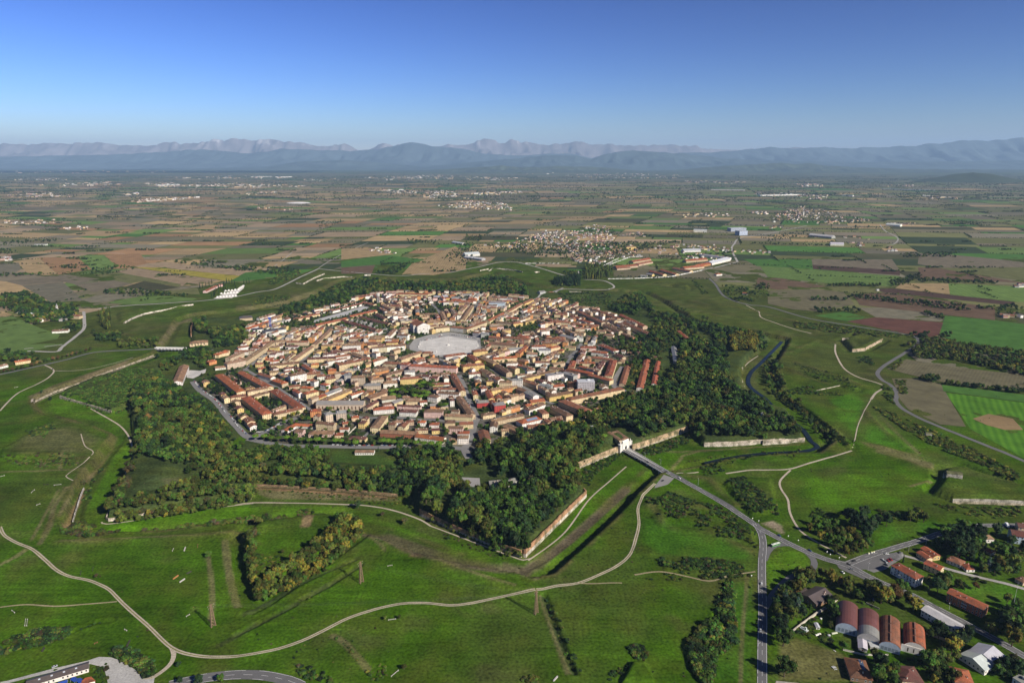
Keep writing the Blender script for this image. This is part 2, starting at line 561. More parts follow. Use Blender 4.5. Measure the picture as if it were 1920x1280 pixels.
paint('K 970 590 1050 500 1380 400 1420 500 1200 560', (0.062, 0.09, 0.03), 8, 0.9, z=5)
paint('K 1180 480 1370 420 1400 470 1240 530', (0.10, 0.088, 0.05), 8, 0.6, z=5)
paint('B 0 1090 240 1085 800 1200 700 1270 0 1250', (0.045, 0.085, 0.016), 6, 0.9, z=2)
paint('I 370 400 400 330 460 335 430 400', (0.19, 0.13, 0.075), 2, 0.9)
paint('I 990 570 1030 520 1090 545 1080 580', (0.16, 0.10, 0.055), 4, 0.9)
paint('G 90 150 180 130 250 170 270 230 240 225', (0.26, 0.21, 0.15), 4, 1)
paint('G 205 980 330 930 640 1030 700 1060 720 1255 205 1255', (0.10, 0.095, 0.035), 6, 0.95)
paint('G 130 380 250 320 430 360 445 440 330 500 200 590 130 650', bright, 4, 0.8)
paint('G 870 320 1250 230 1430 170 1300 120 950 150 880 250', (0.045, 0.12, 0.01), 10, 0.8)
paint('G 1390 500 1760 560 1920 620 1920 800 1680 760 1450 600', (0.05, 0.13, 0.01), 8, 0.9)
paint('R 690 880 860 830 960 920 880 1120 760 1040', (0.045, 0.125, 0.008), 15, 0.85)
paint('R 960 950 1240 1200 1260 1240 900 1150', (0.045, 0.125, 0.008), 15, 0.85)
paint('R 880 1150 1000 1170 1300 1250 1280 1258 960 1190', (0.125, 0.115, 0.05), 6, 0.8)
paint('R 980 930 1180 1130 1300 1230 1260 1240 1080 1060', (0.10, 0.085, 0.045), 5, 0.8)
paint('P 1480 890 1740 870 1800 900 1700 950 1520 960', bright, 25, 0.75)
paint('H 660 480 1000 520 1220 620 1200 700 760 670 660 600', (0.042, 0.115, 0.008), 10, 0.8)
paint('H 1100 790 1220 770 1220 1280 1010 1280 1000 1180 1100 1100', (0.04, 0.11, 0.008), 8, 0.8)
paint('L 0 110 160 140 760 330 780 400 700 410 330 290 0 200', (0.12, 0.105, 0.05), 4, 0.8)
paint('L 400 620 760 520 770 545 480 640', (0.16, 0.12, 0.07), 3, 0.8)
paint('R 130 800 250 700 290 860 330 960 200 880', (0.075, 0.085, 0.03), 5, 0.7)
for s_, wd in (('J 0 235 120 175 200 120', 2), ('J 1560 180 1575 270 1590 400 1590 560 1580 640', 1.6), ('J 1690 60 1710 250 1740 400 1780 540', 3),
               ('K 500 540 400 700 380 830 300 960', 2.2), ('K 440 560 330 760 240 930', 0.8), ('K 0 420 330 410 640 400', 1.2),
               ('I 560 1010 640 1060 760 1200', 2.4), ('H 190 870 260 1060 320 1230', 2.0), ('H 1180 770 1165 960 1150 1130 1150 1280', 0.9),
               ('I 700 420 800 470 860 530', 1.0), ('I 1100 560 1300 640 1600 730', 1.0), ('K 480 540 540 545 520 620 440 760', 0.9), ('K 460 950 1000 920 1500 900 1800 870', 0.8),
               ('H 640 110 800 160 1000 150', 1.2), ('H 820 240 860 200 940 160 1430 125', 1.5), ('K 470 290 450 400', 1.0)):
    paint_line(s_, (0.13, 0.11, 0.055), wd, 2.0, 0.7)
for s_ in ('H 200 870 240 960 290 1090 350 1230', 'I 60 890 350 720 690 575', 'I 0 1010 150 940 350 830', 'I 380 805 600 680 720 610', 'J 1640 840 1800 760 1920 680'):
    paint_line(s_, (0.03, 0.045, 0.015), 2.2, 2.0, 0.9)

m = ((1 - sstep(5, 8, dist(BED, GX, GY, reach=15))) * .9 * sstep(.2, .45, n2))[..., None]
GC = GC * (1 - m) + np.array([0.098, 0.08, 0.05]) * m
for q, h_, w_ in BANK:
    m = (np.exp(-(dist(q, GX, GY, reach=3 * w_) / (w_ * .8)) ** 2) * .7 * sstep(.3, .6, n2))[..., None]
    GC = GC * (1 - m) + np.array([0.085, 0.075, 0.03]) * m
GC = GC * (0.62 + 0.76 * fbm(GX, GY, 75, 71, 4))[..., None]
nr = len(ys)
idx = np.arange(nr * NU).reshape(nr, NU)
quads = np.stack([idx[:-1, :-1], idx[:-1, 1:], idx[1:, 1:], idx[1:, :-1]], -1).reshape(-1, 4)
me = bpy.data.meshes.new('ground')
me.vertices.add(nr * NU)
me.vertices.foreach_set('co', np.stack([GX, GY, GZ], -1).astype(np.float32).ravel())
me.loops.add(quads.size)
me.loops.foreach_set('vertex_index', quads.astype(np.int32).ravel())
me.polygons.add(len(quads))
me.polygons.foreach_set('loop_start', np.arange(0, quads.size, 4, dtype=np.int32))
me.polygons.foreach_set('use_smooth', np.ones(len(quads), bool))
ca = me.color_attributes.new('Col', 'FLOAT_COLOR', 'POINT')
cc = np.ones((nr * NU, 4), np.float32)
cc[:, :3] = np.clip(GC, 0, 1).reshape(-1, 3)
ca.data.foreach_set('color', cc.ravel())
me.update(calc_edges=True)
me.materials.append(M['ground'])
tag(add('ground', me), 'green meadow and earthworks around the fortress town, running out to the plain', kind='structure')


# ------------------------------------------------------------------ occupancy map of the town, 1 m cells
OX0, OX1, OY0, OY1 = -1150, 1250, 480, 3000
OCC = np.zeros((OY1 - OY0, OX1 - OX0), bool)
ocx, ocy = np.meshgrid(np.arange(OX0, OX1) + 0.5, np.arange(OY0, OY1) + 0.5)


def occ_line(line, wd):
    for a, b in zip(line[:-1], line[1:]):
        lo, hi = np.minimum(a, b) - wd, np.maximum(a, b) + wd
        i0, i1 = int(max(0, lo[0] - OX0)), int(min(OX1 - OX0, hi[0] - OX0 + 1))
        j0, j1 = int(max(0, lo[1] - OY0)), int(min(OY1 - OY0, hi[1] - OY0 + 1))
        if i1 <= i0 or j1 <= j0: continue
        sx, sy = ocx[j0:j1, i0:i1], ocy[j0:j1, i0:i1]
        OCC[j0:j1, i0:i1] |= dist(np.array([a, b]), sx, sy) < wd


def occ_box(cx, cy, L, W, a, pad=0.0, test=False):
    ca, sa = math.cos(a), math.sin(a)
    hl, hw = L / 2 + pad, W / 2 + pad
    u, v = np.meshgrid(np.arange(-hl, hl + 0.5, 0.9), np.arange(-hw, hw + 0.5, 0.9))
    i = np.floor(cx + u * ca - v * sa - OX0).astype(int)
    j = np.floor(cy + u * sa + v * ca - OY0).astype(int)
    ok = (i >= 0) & (i < OX1 - OX0) & (j >= 0) & (j < OY1 - OY0)
    if test:
        return OCC[j[ok], i[ok]].mean() if ok.any() else 1.0
    OCC[j[ok], i[ok]] = True


# ------------------------------------------------------------------ roads, tracks, paths
def strip(name, line, wd, m, c, lift=0.14, label=None, smooth=True, occ=True, flat=None, step=6.0, verge=None):
    p = smooth_line(line, step) if smooth else np.asarray(line, float)
    d = np.gradient(p, axis=0)
    d /= np.linalg.norm(d, axis=1)[:, None] + 1e-9
    nn = np.stack([-d[:, 1], d[:, 0]], 1)
    K = np.linspace(-0.5, 0.5, 6 if wd > 4 else 4)
    if verge is not None: K = np.array([-0.5, -0.16, 0.16, 0.5])
    wn = 1 + (0.16 * (vnoise(p[:, 0], p[:, 1], 17, 5) - 0.5) if m is not M['asphalt'] else 0)
    V = p[:, None, :] + nn[:, None, :] * (K[None, :, None] * wd * np.reshape(wn, (-1, 1, 1)))
    Z = height(V[..., 0], V[..., 1])
    Z = np.maximum(Z, Z[:, [len(K) // 2]] - 0.2) + lift
    if flat is not None: Z = np.maximum(Z, flat + lift)
    b = MB()
    b.v = [(x, y, z) for (x, y), z in zip(V.reshape(-1, 2), Z.ravel())]
    nk = len(K)
    for i in range(len(p) - 1):
        for j in range(nk - 1):
            q = i * nk + j
            b.f.append((q, q + nk, q + nk + 1, q + 1))
            b.c.append(verge if (verge is not None and j == 1) else c)
    o = b.build(name, m)
    tag(o, label, kind='structure')
    if occ: occ_line(p, wd / 2 + 0.5)
    return p


ASPH, GRAV, PALE = (0.115, 0.112, 0.11), (0.36, 0.31, 0.24), (0.42, 0.39, 0.34)
RUT = (0.16, 0.155, 0.06)
track = strip('gravel_track', gp('P 0 987 8 1003 30 1017 60 1030 85 1050 105 1068 130 1080 165 1087 190 1097 205 1105 220 1120 235 1135 255 1153 280 1175 305 1200 '
      '322 1214 345 1224 380 1230 430 1231 473 1226 522 1216 565 1201 604 1183 653 1158.5 702 1142 752 1132 794 1130.6 843 1135 876 1132 916 1124 '
      '965 1114 1000 1109 1041 1100 1084 1093.5 1123 1077.5 1159 1059 1182 1038 1192 1010 1198 983 1196 956 1202 940 1211 925 1228 908'), 3.6, M['gravel'], GRAV, label='pale gravel track winding across the foreground meadow', verge=RUT)
strip('gravel_track', gp('P 322 1214 326 1226 322 1240 310 1253 290 1267 270 1274'), 3.8, M['gravel'], GRAV, label='short gravel track down to the pale gravel yard')
strip('footpath', gp('P 0 1138 50 1133 100 1136 160 1132 219 1127'), 1.8, M['gravel'], (0.26, 0.22, 0.13), label='thin trodden path joining the gravel track')
strip('footpath', gp('H 370 803 430 805 520 800 580 800'), 1.6, M['gravel'], (0.26, 0.22, 0.13), label='faint trodden path branching off the gravel track')
strip('footpath', gp('H 640 760 760 745 900 770 1000 790 1100 765 1220 745'), 2.2, M['gravel'], (0.24, 0.20, 0.12), label='trodden path along the scrub towards the asphalt road')
for s_, wd, lb in (('P 0 771 15 754 37 735 70 720 92 707 101 695 90 687 82 684', 3.2, 'pale path curving up the meadow outside the western ditch'),
                   ('P 102 695 142 695 175 691 212 682 250 671', 2.2, 'thin pale path along the crest of the western ditch'),
                   ('P 61 757 65 749 100 732.5 150 715 200 695 250 677 287 664 297 660', 3.8, 'broad pale path on the edge of the western moat'),
                   ('R 195 305 270 345 290 380 380 415 500 455 600 480', 3.2, 'pale dirt path across the eastern glacis'),
                   ('R 750 545 750 600 790 680 830 720 900 755 1000 785 1040 800', 3.6, 'pale dirt path winding down to the winding road'),
                   ('R 1040 825 1000 850 970 890', 4.0, 'wide dirt path leaving the winding road'),
                   ('R 970 890 930 960 890 1050 870 1140 855 1190', 1.6, 'thin dirt path over the bright meadow'),
                   ('P 1597 845 1560 857 1520 868 1480 880 1440 882 1408 882 1361 888', 3.0, 'pale dirt path along the outer bank of the moat'),
                   ('P 1310 886 1290 889 1268 889', 2.6, 'short pale path beside the bridge road'),
                   ('P 1482 882 1463 901 1465 917 1477 936 1481 960 1492 983 1508 1001 1541 1021 1587 1045', 2.8, 'pale path winding down beside the copse'),
                   ('K 680 -60 820 20 900 70 960 140 990 230 985 280', 2.6, 'pale path along the foot of the western bastion'),
                   ('K 760 790 800 805 1000 780 1400 710 1900 650', 1.8, 'thin path along the foot of the low stone wall'),
                   ('I 0 262 100 248 380 250 640 258 760 266 900 290 1050 340 1120 380', 2.6, 'pale path on the moat floor below the curtain'),
                   ('I 1120 380 1320 455 1560 545 1650 575 1700 560 H 130 690 300 560 420 400 520 310 600 240', 2.0, 'trodden path round the foot of the near bastion'),
                   ('R 190 820 165 720 200 660 270 610', 2.2, 'pale path between the wood and the moat water'),
                   ('K 550 490 500 460 520 430 700 300 640 240 610 150', 1.4, 'thin path winding over the dry rise')):
    strip('footpath', gp(s_, -3 if lb.endswith('curtain') or 'foot of' in lb else 0), wd, M['gravel'], GRAV, label=lb)
ROADS = [
    ('P 1172 844 1209 864 1245 883.5 1280 901 1330 928 1369 952 1404 975 1427 991 1468 1013 1508 1032 1549 1048 1590 1060 1630 1081 1671 1100 1711 1116 1752 1138 1793 1159 1833 1181 1888 1211 1925 1233', 9.0, 'asphalt road from the fortress gate down to the houses'),
    ('P 1416 981 1427 999 1431 1021 1429 1048 1428.5 1075 1429 1102 1430 1157 1429 1211 1429 1290', 8.5, 'straight asphalt road running down beside the meadow'),
    ('P 1590 1056 1630 1041 1671 1029 1725 1013 1766 999 1806 989 1847 985 1930 985', 8.5, 'asphalt road rising past the dark garden trees'),
    ('P 1433 1050 1440 1033 1454 1022 1481 1021 1508 1031', 7.0, 'curved slip road beside the grass island'),
    ('P 1511 1034 1525 1048 1526 1062 1514 1073 1489 1078 1470 1092 1454 1108 1443 1124 1434 1140', 7.0, 'asphalt loop road round the grass island'),
    ('P 1690 1040 1730 1051 1779 1067 1833 1081 1887 1094 1930 1107', 5.0, 'narrow lane between the red roofed houses'),
    ('P 316 1284 350 1276 390 1269 440 1265 490 1266 540 1275 565 1286', 11.0, 'broad curved asphalt road at the lower edge'),
    ('R -60 120 0 170 60 250 200 300 330 315 600 390 900 440 1150 480 1250 505 1255 550 1180 600 1100 650 1040 690 1010 730 1040 770 1090 800 1130 850 1125 900 1170 950 1260 1000 1400 1060 1600 1140 1800 1220 1960 1290', 8.0, 'grey asphalt road winding through the eastern fields'),
    ('P -20 703 0 702 50 691 82 684 125 674 175 661 237 657 290 655.5 350 656 400 656', 8.0, 'tree lined road crossing the western moat'),
    ('P -20 656 10 656 75 659 107 659 117 650 140 632 157 616 158 600 157 582', 8.0, 'pale road bending north of the western fields'),
    ('P 45 654 117 646', 5.0, 'short pale side road beside the western fields'),
    ('P 145 581 160 581 225 574 300 569 375 564 437 557 480 548 513 543 540 531 567 517.5 597 504', 8.0, 'pale ring road north west of the town'),
    ('P 597 504 657 510 723 516 760 517 790 514 835 512 873 505 900 500 935 492 967 491.6 1007 501 1053 515 1075 518', 8.0, 'pale ring road beyond the northern lunettes'),
    ('P 1040 550 1053 542.5 1095 543 1138 543 1151 539 1147 533 1130 526 1095 524', 7.0, 'pale road outside the northern gate'),
    ('P 1000 562 1023 552 1040 546 1056 540', 7.0, 'road out of the northern gate'),
    ('P 1113 508 1135 497 1157 488 1175 483 1200 480', 12.0, 'pale avenue into the nearer village'),
    ('P 1140 523 1190 522 1257 519 1290 512 1317 506 1347 500 1383 491', 9.0, 'pale road in front of the red barracks'),
    ('P 1383 491 1372 468 1377 457 1390 446 1447 436.7 1513 423', 9.0, 'long pale road running towards the far village'),
    ('P 1650 421 1660 433 1683 446 1677 457 1663 460', 7.0, 'winding white track among the far fields'),
    ('P 597 503 620 488 655 470 690 455', 4.0, 'farm lane between the northern fields'),
    ('P 160 562 230 552 290 546 370 537 420 530 460 517 512 500 548 473', 4.0, 'farm lane across the brown fields'),
    ('P 80 465 160 470 230 476 300 487', 3.5, 'grey farm lane across the tan fields'),
]
for s_, wd, lb in ROADS:
    pale = any(q in lb for q in ('pale', 'lane', 'white', 'northern gate'))
    strip('road', gp(s_), wd, M['asphalt'] if not pale else M['gravel'], ASPH if not pale else (0.30, 0.285, 0.26), lift=0.24 if 'slip' not in lb and 'loop' not in lb else 0.2, label=lb, flat=0.0 if 'gate' in lb or 'crossing' in lb else None)
# painted edge lines on the asphalt in front
for i, (s_, wd, lb) in enumerate(ROADS[:3] + [ROADS[6]]):
    p = smooth_line(gp(s_), 6.0)
    d = np.gradient(p, axis=0)
    d /= np.linalg.norm(d, axis=1)[:, None]
    nn = np.stack([-d[:, 1], d[:, 0]], 1)
    b = MB()
    for off, ww, dash in ((wd / 2 - 0.6, 0.22, 0), (-(wd / 2 - 0.6), 0.22, 0), (0, 0.18, 1)):
        zc = np.maximum(height(p[:, 0], p[:, 1]), 0.0 if 'gate' in lb else -9) + 0.245 + 0.05
        for j in range(len(p) - 1):
            if dash and j % 2: continue
            a0, a1 = p[j] + nn[j] * (off - ww / 2), p[j] + nn[j] * (off + ww / 2)
            b0, b1 = p[j + 1] + nn[j + 1] * (off - ww / 2), p[j + 1] + nn[j + 1] * (off + ww / 2)
            b.face([(*a0, zc[j]), (*b0, zc[j + 1]), (*b1, zc[j + 1]), (*a1, zc[j])], (0.72, 0.72, 0.70))
    tag(b.build('road_marking', M['paint']), 'white painted lines on the asphalt road', kind='structure')


def slab(name, poly, m, c, lift, label, step=14.0):
    """a paved or gravelled area draped on the ground"""
    import bmesh
    bm = bmesh.new()
    vs_ = [bm.verts.new((x, y, 0)) for x, y in poly]
    bm.faces.new(vs_)
    lo, hi = poly.min(0), poly.max(0)
    st = max(step, (hi - lo).max() / 60)
    for ax in (0, 1):
        v = lo[ax] + st
        while v < hi[ax]:
            n = [0, 0, 0]; n[ax] = 1
            co = [0, 0, 0]; co[ax] = v
            bmesh.ops.bisect_plane(bm, geom=bm.verts[:] + bm.edges[:] + bm.faces[:], plane_co=co, plane_no=n)
            v += st
    X = np.array([v.co.x for v in bm.verts]); Y = np.array([v.co.y for v in bm.verts])
    for v, z in zip(bm.verts, height(X, Y)): v.co.z = z + lift
    me = bpy.data.meshes.new(name)
    bm.to_mesh(me)
    bm.free()
    ca = me.color_attributes.new('Col', 'FLOAT_COLOR', 'POINT')
    ca.data.foreach_set('color', np.tile(np.array([*c, 1], np.float32), len(me.vertices)))
    me.materials.append(m)
    if len(me.polygons) and me.polygons[0].normal.z < 0: me.flip_normals()
    o = add(name, me)
    tag(o, label, kind='structure')
    return o


slab('gravel_yard', gp('J 660 950 740 922 830 925 910 950 960 985 1020 1020 1060 1065 1100 1085 1160 1076 1140 1180 820 1180 800 1080 780 1000 680 975 500 1010 60 1120 -100 1160 -100 1130 60 1100 400 1010'), M['gravel'], (0.34, 0.33, 0.31), 0.12, 'pale gravel yard beside the dark roofed building')
slab('car_park', gp('H 780 285 830 300 800 330 735 350 740 335'), M['asphalt'], (0.2, 0.19, 0.18), 0.13, 'small asphalt parking bay beside the bridge road')
slab('car_park', gp('G 730 430 800 395 1000 360 1080 350 1090 385 1000 440 960 470 880 490'), M['asphalt'], (0.17, 0.165, 0.16), 0.18, 'parking area at the road junction beside the apartment house')
slab('junction', gp('G 600 400 720 420 860 380 1040 350 1060 385 900 470 780 470 860 530 820 540 640 460'), M['asphalt'], ASPH, 0.21, 'asphalt junction where three roads meet')
slab('car_park', gp('I 1295 110 1400 112 1405 165 1285 165'), M['asphalt'], (0.25, 0.24, 0.23), 0.5, 'small grey car park among the bastion trees')
slab('yard', gp('G 205 1240 360 1255 360 1300 180 1300'), M['gravel'], (0.3, 0.27, 0.24), 0.12, 'pale drive at the corner of the dry garden')
slab('yard', gp('A 190 200 330 210 400 190 390 230 250 300 180 290'), M['gravel'], (0.42, 0.40, 0.37), 0.2, 'pale yard beside the long tan hall')
slab('plaza_road', gp('E 165 890 220 815 390 765 620 735 965 790 968 930 850 985 500 1015 170 935'), M['asphalt'], (0.27, 0.26, 0.245), 0.26, 'grey paved street round the great square')
slab('plaza', gp('E 262 925 285 835 600 782 925 835 955 900 855 965 480 998'), M['gravel'], (0.47, 0.45, 0.415), 0.34, 'pale paved hexagonal town square')
slab('parade_ground', gp('D 880 640 900 600 1450 445 1540 460 1290 540 1000 620'), M['gravel'], (0.36, 0.355, 0.345), 0.2, 'grey parade ground between the long barracks')
slab('parade_ground', gp('D 1250 590 1420 570 1700 680 1740 720 1640 710'), M['gravel'], (0.36, 0.34, 0.31), 0.22, 'paved yard between the dark red barracks')
for s_, in (('D 1090 680 1200 640 1560 740 1540 770 1300 720',), ):
    slab('parade_ground', gp(s_), M['gravel'], (0.42, 0.40, 0.37), 0.2, 'pale yard in front of the dark red barracks')
OCC |= inside(gp('E 165 890 220 815 390 765 620 735 965 790 968 930 850 985 500 1015 170 935'), ocx, ocy)
OCC |= inside(gp('D 880 640 900 600 1450 445 1540 460 1290 540 1000 620'), ocx, ocy)
STREETS = [('A 250 330 330 430 500 550 620 700 740 830 880 960 1060 910 1250 800 1420 740', 12), ('A 830 190 940 250 1060 320 1200 400 1330 490 1440 560 1560 640 1680 670', 8),
           ('A 870 975 1280 1050 B 0 1060 400 1070 800 1070 1280 1070 1500 1090', 12), ('B 1440 260 1500 400 1560 560 1640 730 1620 800 1560 1000 1510 1090 1560 1200', 12),
           ('B 0 690 150 700 400 740 700 730 960 755 1280 770 1600 790', 8), ('B 0 280 240 180 480 100 600 60', 7), ('D 110 1170 350 960 450 850', 8),
           ('D 760 1060 880 930 920 870 1090 690', 9), ('D 780 1080 940 1180 1040 1220 1200 1210', 7), ('E 1020 630 1250 510 1430 420 1550 360', 9), ('E 780 610 900 460 960 380', 9),
           ('C 0 190 200 290 330 370 520 480 640 560 760 600 900 720 960 800', 8), ('C 800 210 900 70 960 0', 8), ('B 1690 760 1820 740 C 120 740 380 660 620 560', 7),
           ('C 1500 300 1400 380', 8), ('C 1480 160 1380 370 1560 440 1860 440', 9), ('E 540 560 470 470 420 420', 8), ('E 1040 730 1300 700 1640 560', 7), ('B 560 760 400 930 330 1000', 5),
           ('F 160 1020 260 930 300 860', 8), ('D 1520 800 1640 760 1800 700', 6), ('B 1240 170 1450 230', 6), ('E 640 1000 420 1100', 5), ('C 640 600 700 680 860 800', 6)]
for s_, wd in STREETS:
    strip('street', gp(s_), wd, M['asphalt'], (0.17, 0.165, 0.16), lift=0.3, label='grey town street between the houses', smooth=True)
STREET_LINES = [smooth_line(gp(s_), 6.0) for s_, wd in STREETS]

# water in the moat
wl = WL
b = MB()
d = np.gradient(wl, axis=0); d /= np.linalg.norm(d, axis=1)[:, None]
nn = np.stack([-d[:, 1], d[:, 0]], 1)
for i in range(len(wl) - 1):
    b.face([(*(wl[i] - nn[i] * 4), -3.1), (*(wl[i + 1] - nn[i + 1] * 4), -3.1), (*(wl[i + 1] + nn[i + 1] * 4), -3.1), (*(wl[i] + nn[i] * 4), -3.1)], (0.02, 0.03, 0.04))
tag(b.build('water', M['water']), 'dark blue water lying in the eastern moat', kind='structure')

# ------------------------------------------------------------------ fields traced near the town
FCOL = dict(tan=(0.235, 0.17, 0.085), orange=(0.20, 0.12, 0.058), mauve=(0.118, 0.10, 0.066), olive=(0.095, 0.098, 0.035), green=(0.045, 0.105, 0.018),
            brown=(0.095, 0.062, 0.038), dark=(0.045, 0.045, 0.02), red=(0.085, 0.04, 0.028), lgreen=(0.08, 0.125, 0.03), bright=(0.062, 0.15, 0.012), yellow=(0.21, 0.18, 0.03),
            grey=(0.115, 0.105, 0.07), drab=(0.10, 0.09, 0.05), deep=(0.055, 0.034, 0.024), pink=(0.20, 0.15, 0.092))
FCOL = {k: tuple(v * 1.15 for v in c) for k, c in FCOL.items()}


def field_mat(name, c, stripe=0.0, width=6.0, ang=0.0, c2=None, fine=0.14):
    """bare or growing rows: a band pattern laid on the land, plus patchy noise"""
    m = bpy.data.materials.new(name)
    m.use_nodes = True
    t = m.node_tree
    bs = t.nodes['Principled BSDF']
    bs.inputs['Roughness'].default_value = 0.95
    bs.inputs['Specular IOR Level'].default_value = 0.05
    geo = t.nodes.new('ShaderNodeNewGeometry')
    mp = t.nodes.new('ShaderNodeMapping')
    mp.inputs['Rotation'].default_value = (0, 0, ang)
    t.links.new(geo.outputs['Position'], mp.inputs[0])
    wv = t.nodes.new('ShaderNodeTexWave')
    wv.inputs['Scale'].default_value = 0.314 / width
    wv.inputs['Distortion'].default_value = 1.5
    wv.inputs['Detail'].default_value = 2
    wv.inputs['Detail Scale'].default_value = 0.4
    t.links.new(mp.outputs[0], wv.inputs[0])
    ns = t.nodes.new('ShaderNodeTexNoise')
    ns.inputs['Scale'].default_value = 0.03
    ns.inputs['Detail'].default_value = 7
    ns.inputs['Roughness'].default_value = 0.65
    t.links.new(geo.outputs['Position'], ns.inputs[0])
    mx = t.nodes.new('ShaderNodeMix')
    mx.data_type = 'RGBA'
    mx.inputs['A'].default_value = (*c, 1)
    mx.inputs['B'].default_value = (*(c2 or tuple(v * 0.7 for v in c)), 1)
    ml = t.nodes.new('ShaderNodeMath')
    ml.operation = 'MULTIPLY'
    ml.inputs[1].default_value = stripe
    t.links.new(wv.outputs['Fac'], ml.inputs[0])
    t.links.new(ml.outputs[0], mx.inputs['Factor'])
    mr = t.nodes.new('ShaderNodeMapRange')
    mr.inputs[1].default_value, mr.inputs[2].default_value = 0.3, 0.7
    mr.inputs[3].default_value, mr.inputs[4].default_value = 1 - fine * 2, 1 + fine * 2
    t.links.new(ns.outputs[0], mr.inputs[0])
    vm = t.nodes.new('ShaderNodeVectorMath')
    vm.operation = 'SCALE'
    t.links.new(mx.outputs['Result'], vm.inputs[0])
    t.links.new(mr.outputs[0], vm.inputs['Scale'])
    t.links.new(vm.outputs[0], bs.inputs['Base Color'])
    return m


TRACED = [  # outline, colour, stripe, row width, label words
    ('W 95 40 290 15 440 140 330 145 200 125 160 80', 'tan', 0, 8, 'tan'), ('W 290 12 575 8 690 100 440 140', 'orange', .2, 7, 'orange brown'),
    ('W 575 5 770 -5 890 80 705 112', 'lgreen', .8, 9, 'green and pale striped'), ('W 780 -5 1050 -20 1110 60 900 82', 'orange', .2, 8, 'rusty tan'),
    ('W -20 60 140 50 160 100 100 130 -20 160', 'grey', .3, 8, 'grey brown'), ('W 1000 80 1120 55 1250 45 1840 125 1790 150 1200 85', 'pink', .3, 7, 'pale tan'),
    ('W 1000 85 1190 88 1800 150 1720 190 1650 180', 'yellow', .3, 10, 'yellowing'), ('W 860 115 1000 88 1640 180 1500 215 1400 200 1370 225', 'pink', .5, 8, 'pinkish tan'),
    ('W 700 140 860 117 1360 212 1340 232 1080 188 940 215', 'olive', .3, 8, 'olive'), ('W 100 180 480 138 800 180 550 210 470 193 160 220 40 190', 'mauve', .4, 6, 'mauve brown'),
    ('W -20 185 40 190 160 222 380 345 330 330 120 270 -20 300', 'tan', .5, 8, 'pale tan striped'), ('W 165 222 470 195 625 330 640 335 380 347', 'grey', .7, 9, 'grey striped'),
    ('W 550 210 850 183 1000 210 700 272', 'mauve', .3, 7, 'mauve grey'), ('W 940 230 1080 188 1340 235 1160 268', 'dark', .5, 7, 'dark green'),
    ('W -40 465 0 460 100 453 300 540 450 590 430 622 200 665 -40 705', 'lgreen', .35, 12, 'yellow green'), ('W -40 412 30 415 90 440 0 458 -40 462', 'tan', .3, 8, 'sandy'),
    ('W 800 350 1120 290 1480 318 1440 335 1000 365', 'lgreen', .3, 9, 'dull green'), ('W 600 325 800 285 1100 290 750 350 680 350', 'grey', .5, 7, 'pale stubble'),
    ('W 1200 270 1480 240 1500 290 1300 280', 'olive', .3, 9, 'olive green'), ('W 1840 125 1980 110 1990 170 1780 192 1720 190', 'green', .2, 9, 'grassy green'),
    ('M 0 870 250 835 470 860 370 892 190 890 0 905', 'green', .2, 9, 'bright green'), ('M 0 905 190 893 170 940 0 940', 'brown', .3, 8, 'brown'),
    ('M 340 945 400 880 640 785 700 820 700 915 520 948', 'tan', .6, 10, 'straw coloured'), ('M 0 800 150 790 300 830 0 862', 'tan', .4, 9, 'tan striped'),
    ('R 180 20 600 20 610 80 260 62', 'green', .15, 9, 'grass green'), ('R 600 20 1100 20 1150 90 610 55', 'mauve', .3, 7, 'mauve brown'), ('R 608 55 1150 90 1150 120 610 82', 'deep', .2, 6, 'dark ploughed'),
    ('R 280 62 610 84 1150 125 1100 190 700 170 330 130', 'lgreen', .25, 12, 'light green'), ('R 270 135 400 135 700 190 390 210 250 185', 'brown', .3, 7, 'dull brown'),
    ('R 330 215 640 205 800 225 870 300 640 345 480 330 330 295', 'drab', .35, 7, 'drab olive'), ('R 700 195 1000 215 850 240 800 225', 'olive', .3, 8, 'olive'),
    ('R 1000 205 1100 200 1860 285 1870 310 1050 226', 'deep', .3, 6, 'long dark ploughed'), ('R 1160 170 1450 170 1460 238 1120 200', 'tan', .4, 8, 'tan'),
    ('R 1450 170 1980 195 1980 285 1880 285 1460 240', 'lgreen', .5, 14, 'pale green'), ('R 860 240 1050 228 1740 318 1740 400 900 305', 'brown', .5, 8, 'brown orchard'),
    ('R 890 320 1100 320 1310 350 1420 398 1400 408 1000 380', 'grey', .3, 9, 'pale fallow'), ('R 820 405 1000 380 1420 412 1390 490 1340 503 1150 476', 'red', .3, 6, 'dark red ploughed'),
    ('R 620 370 800 345 960 383 820 405', 'green', .15, 9, 'green'), ('R 1430 372 1700 395 1980 430 1980 620 1700 590 1500 545 1395 490', 'green', .2, 14, 'wide grass green'),
    ('R 1190 640 1500 690 1980 745 1980 850 1500 800 1300 758 1070 700', 'drab', .5, 6, 'stubbly grey green'), ('R 1100 760 1250 758 1400 790 1560 1060 1400 1045 1200 950 1150 890', 'drab', .45, 7, 'dark olive brown'),
    ('R 1410 800 1980 868 1980 915 1420 840', 'green', .1, 9, 'narrow green'), ('R 1430 846 1980 918 1980 1290 1800 1190 1590 1075', 'bright', .6, 11, 'bright green maize'),
    ('R 1270 -20 1500 -5 1760 20 1920 40 1920 75 1400 75 1260 50', 'mauve', .3, 8, 'mauve'), ('R 1260 70 1400 78 1900 165 1280 140', 'brown', .3, 8, 'brown'),
    ('R 1380 75 1980 70 1980 160 1800 140', 'olive', .6, 16, 'green striped'),
]
ex_polys = []
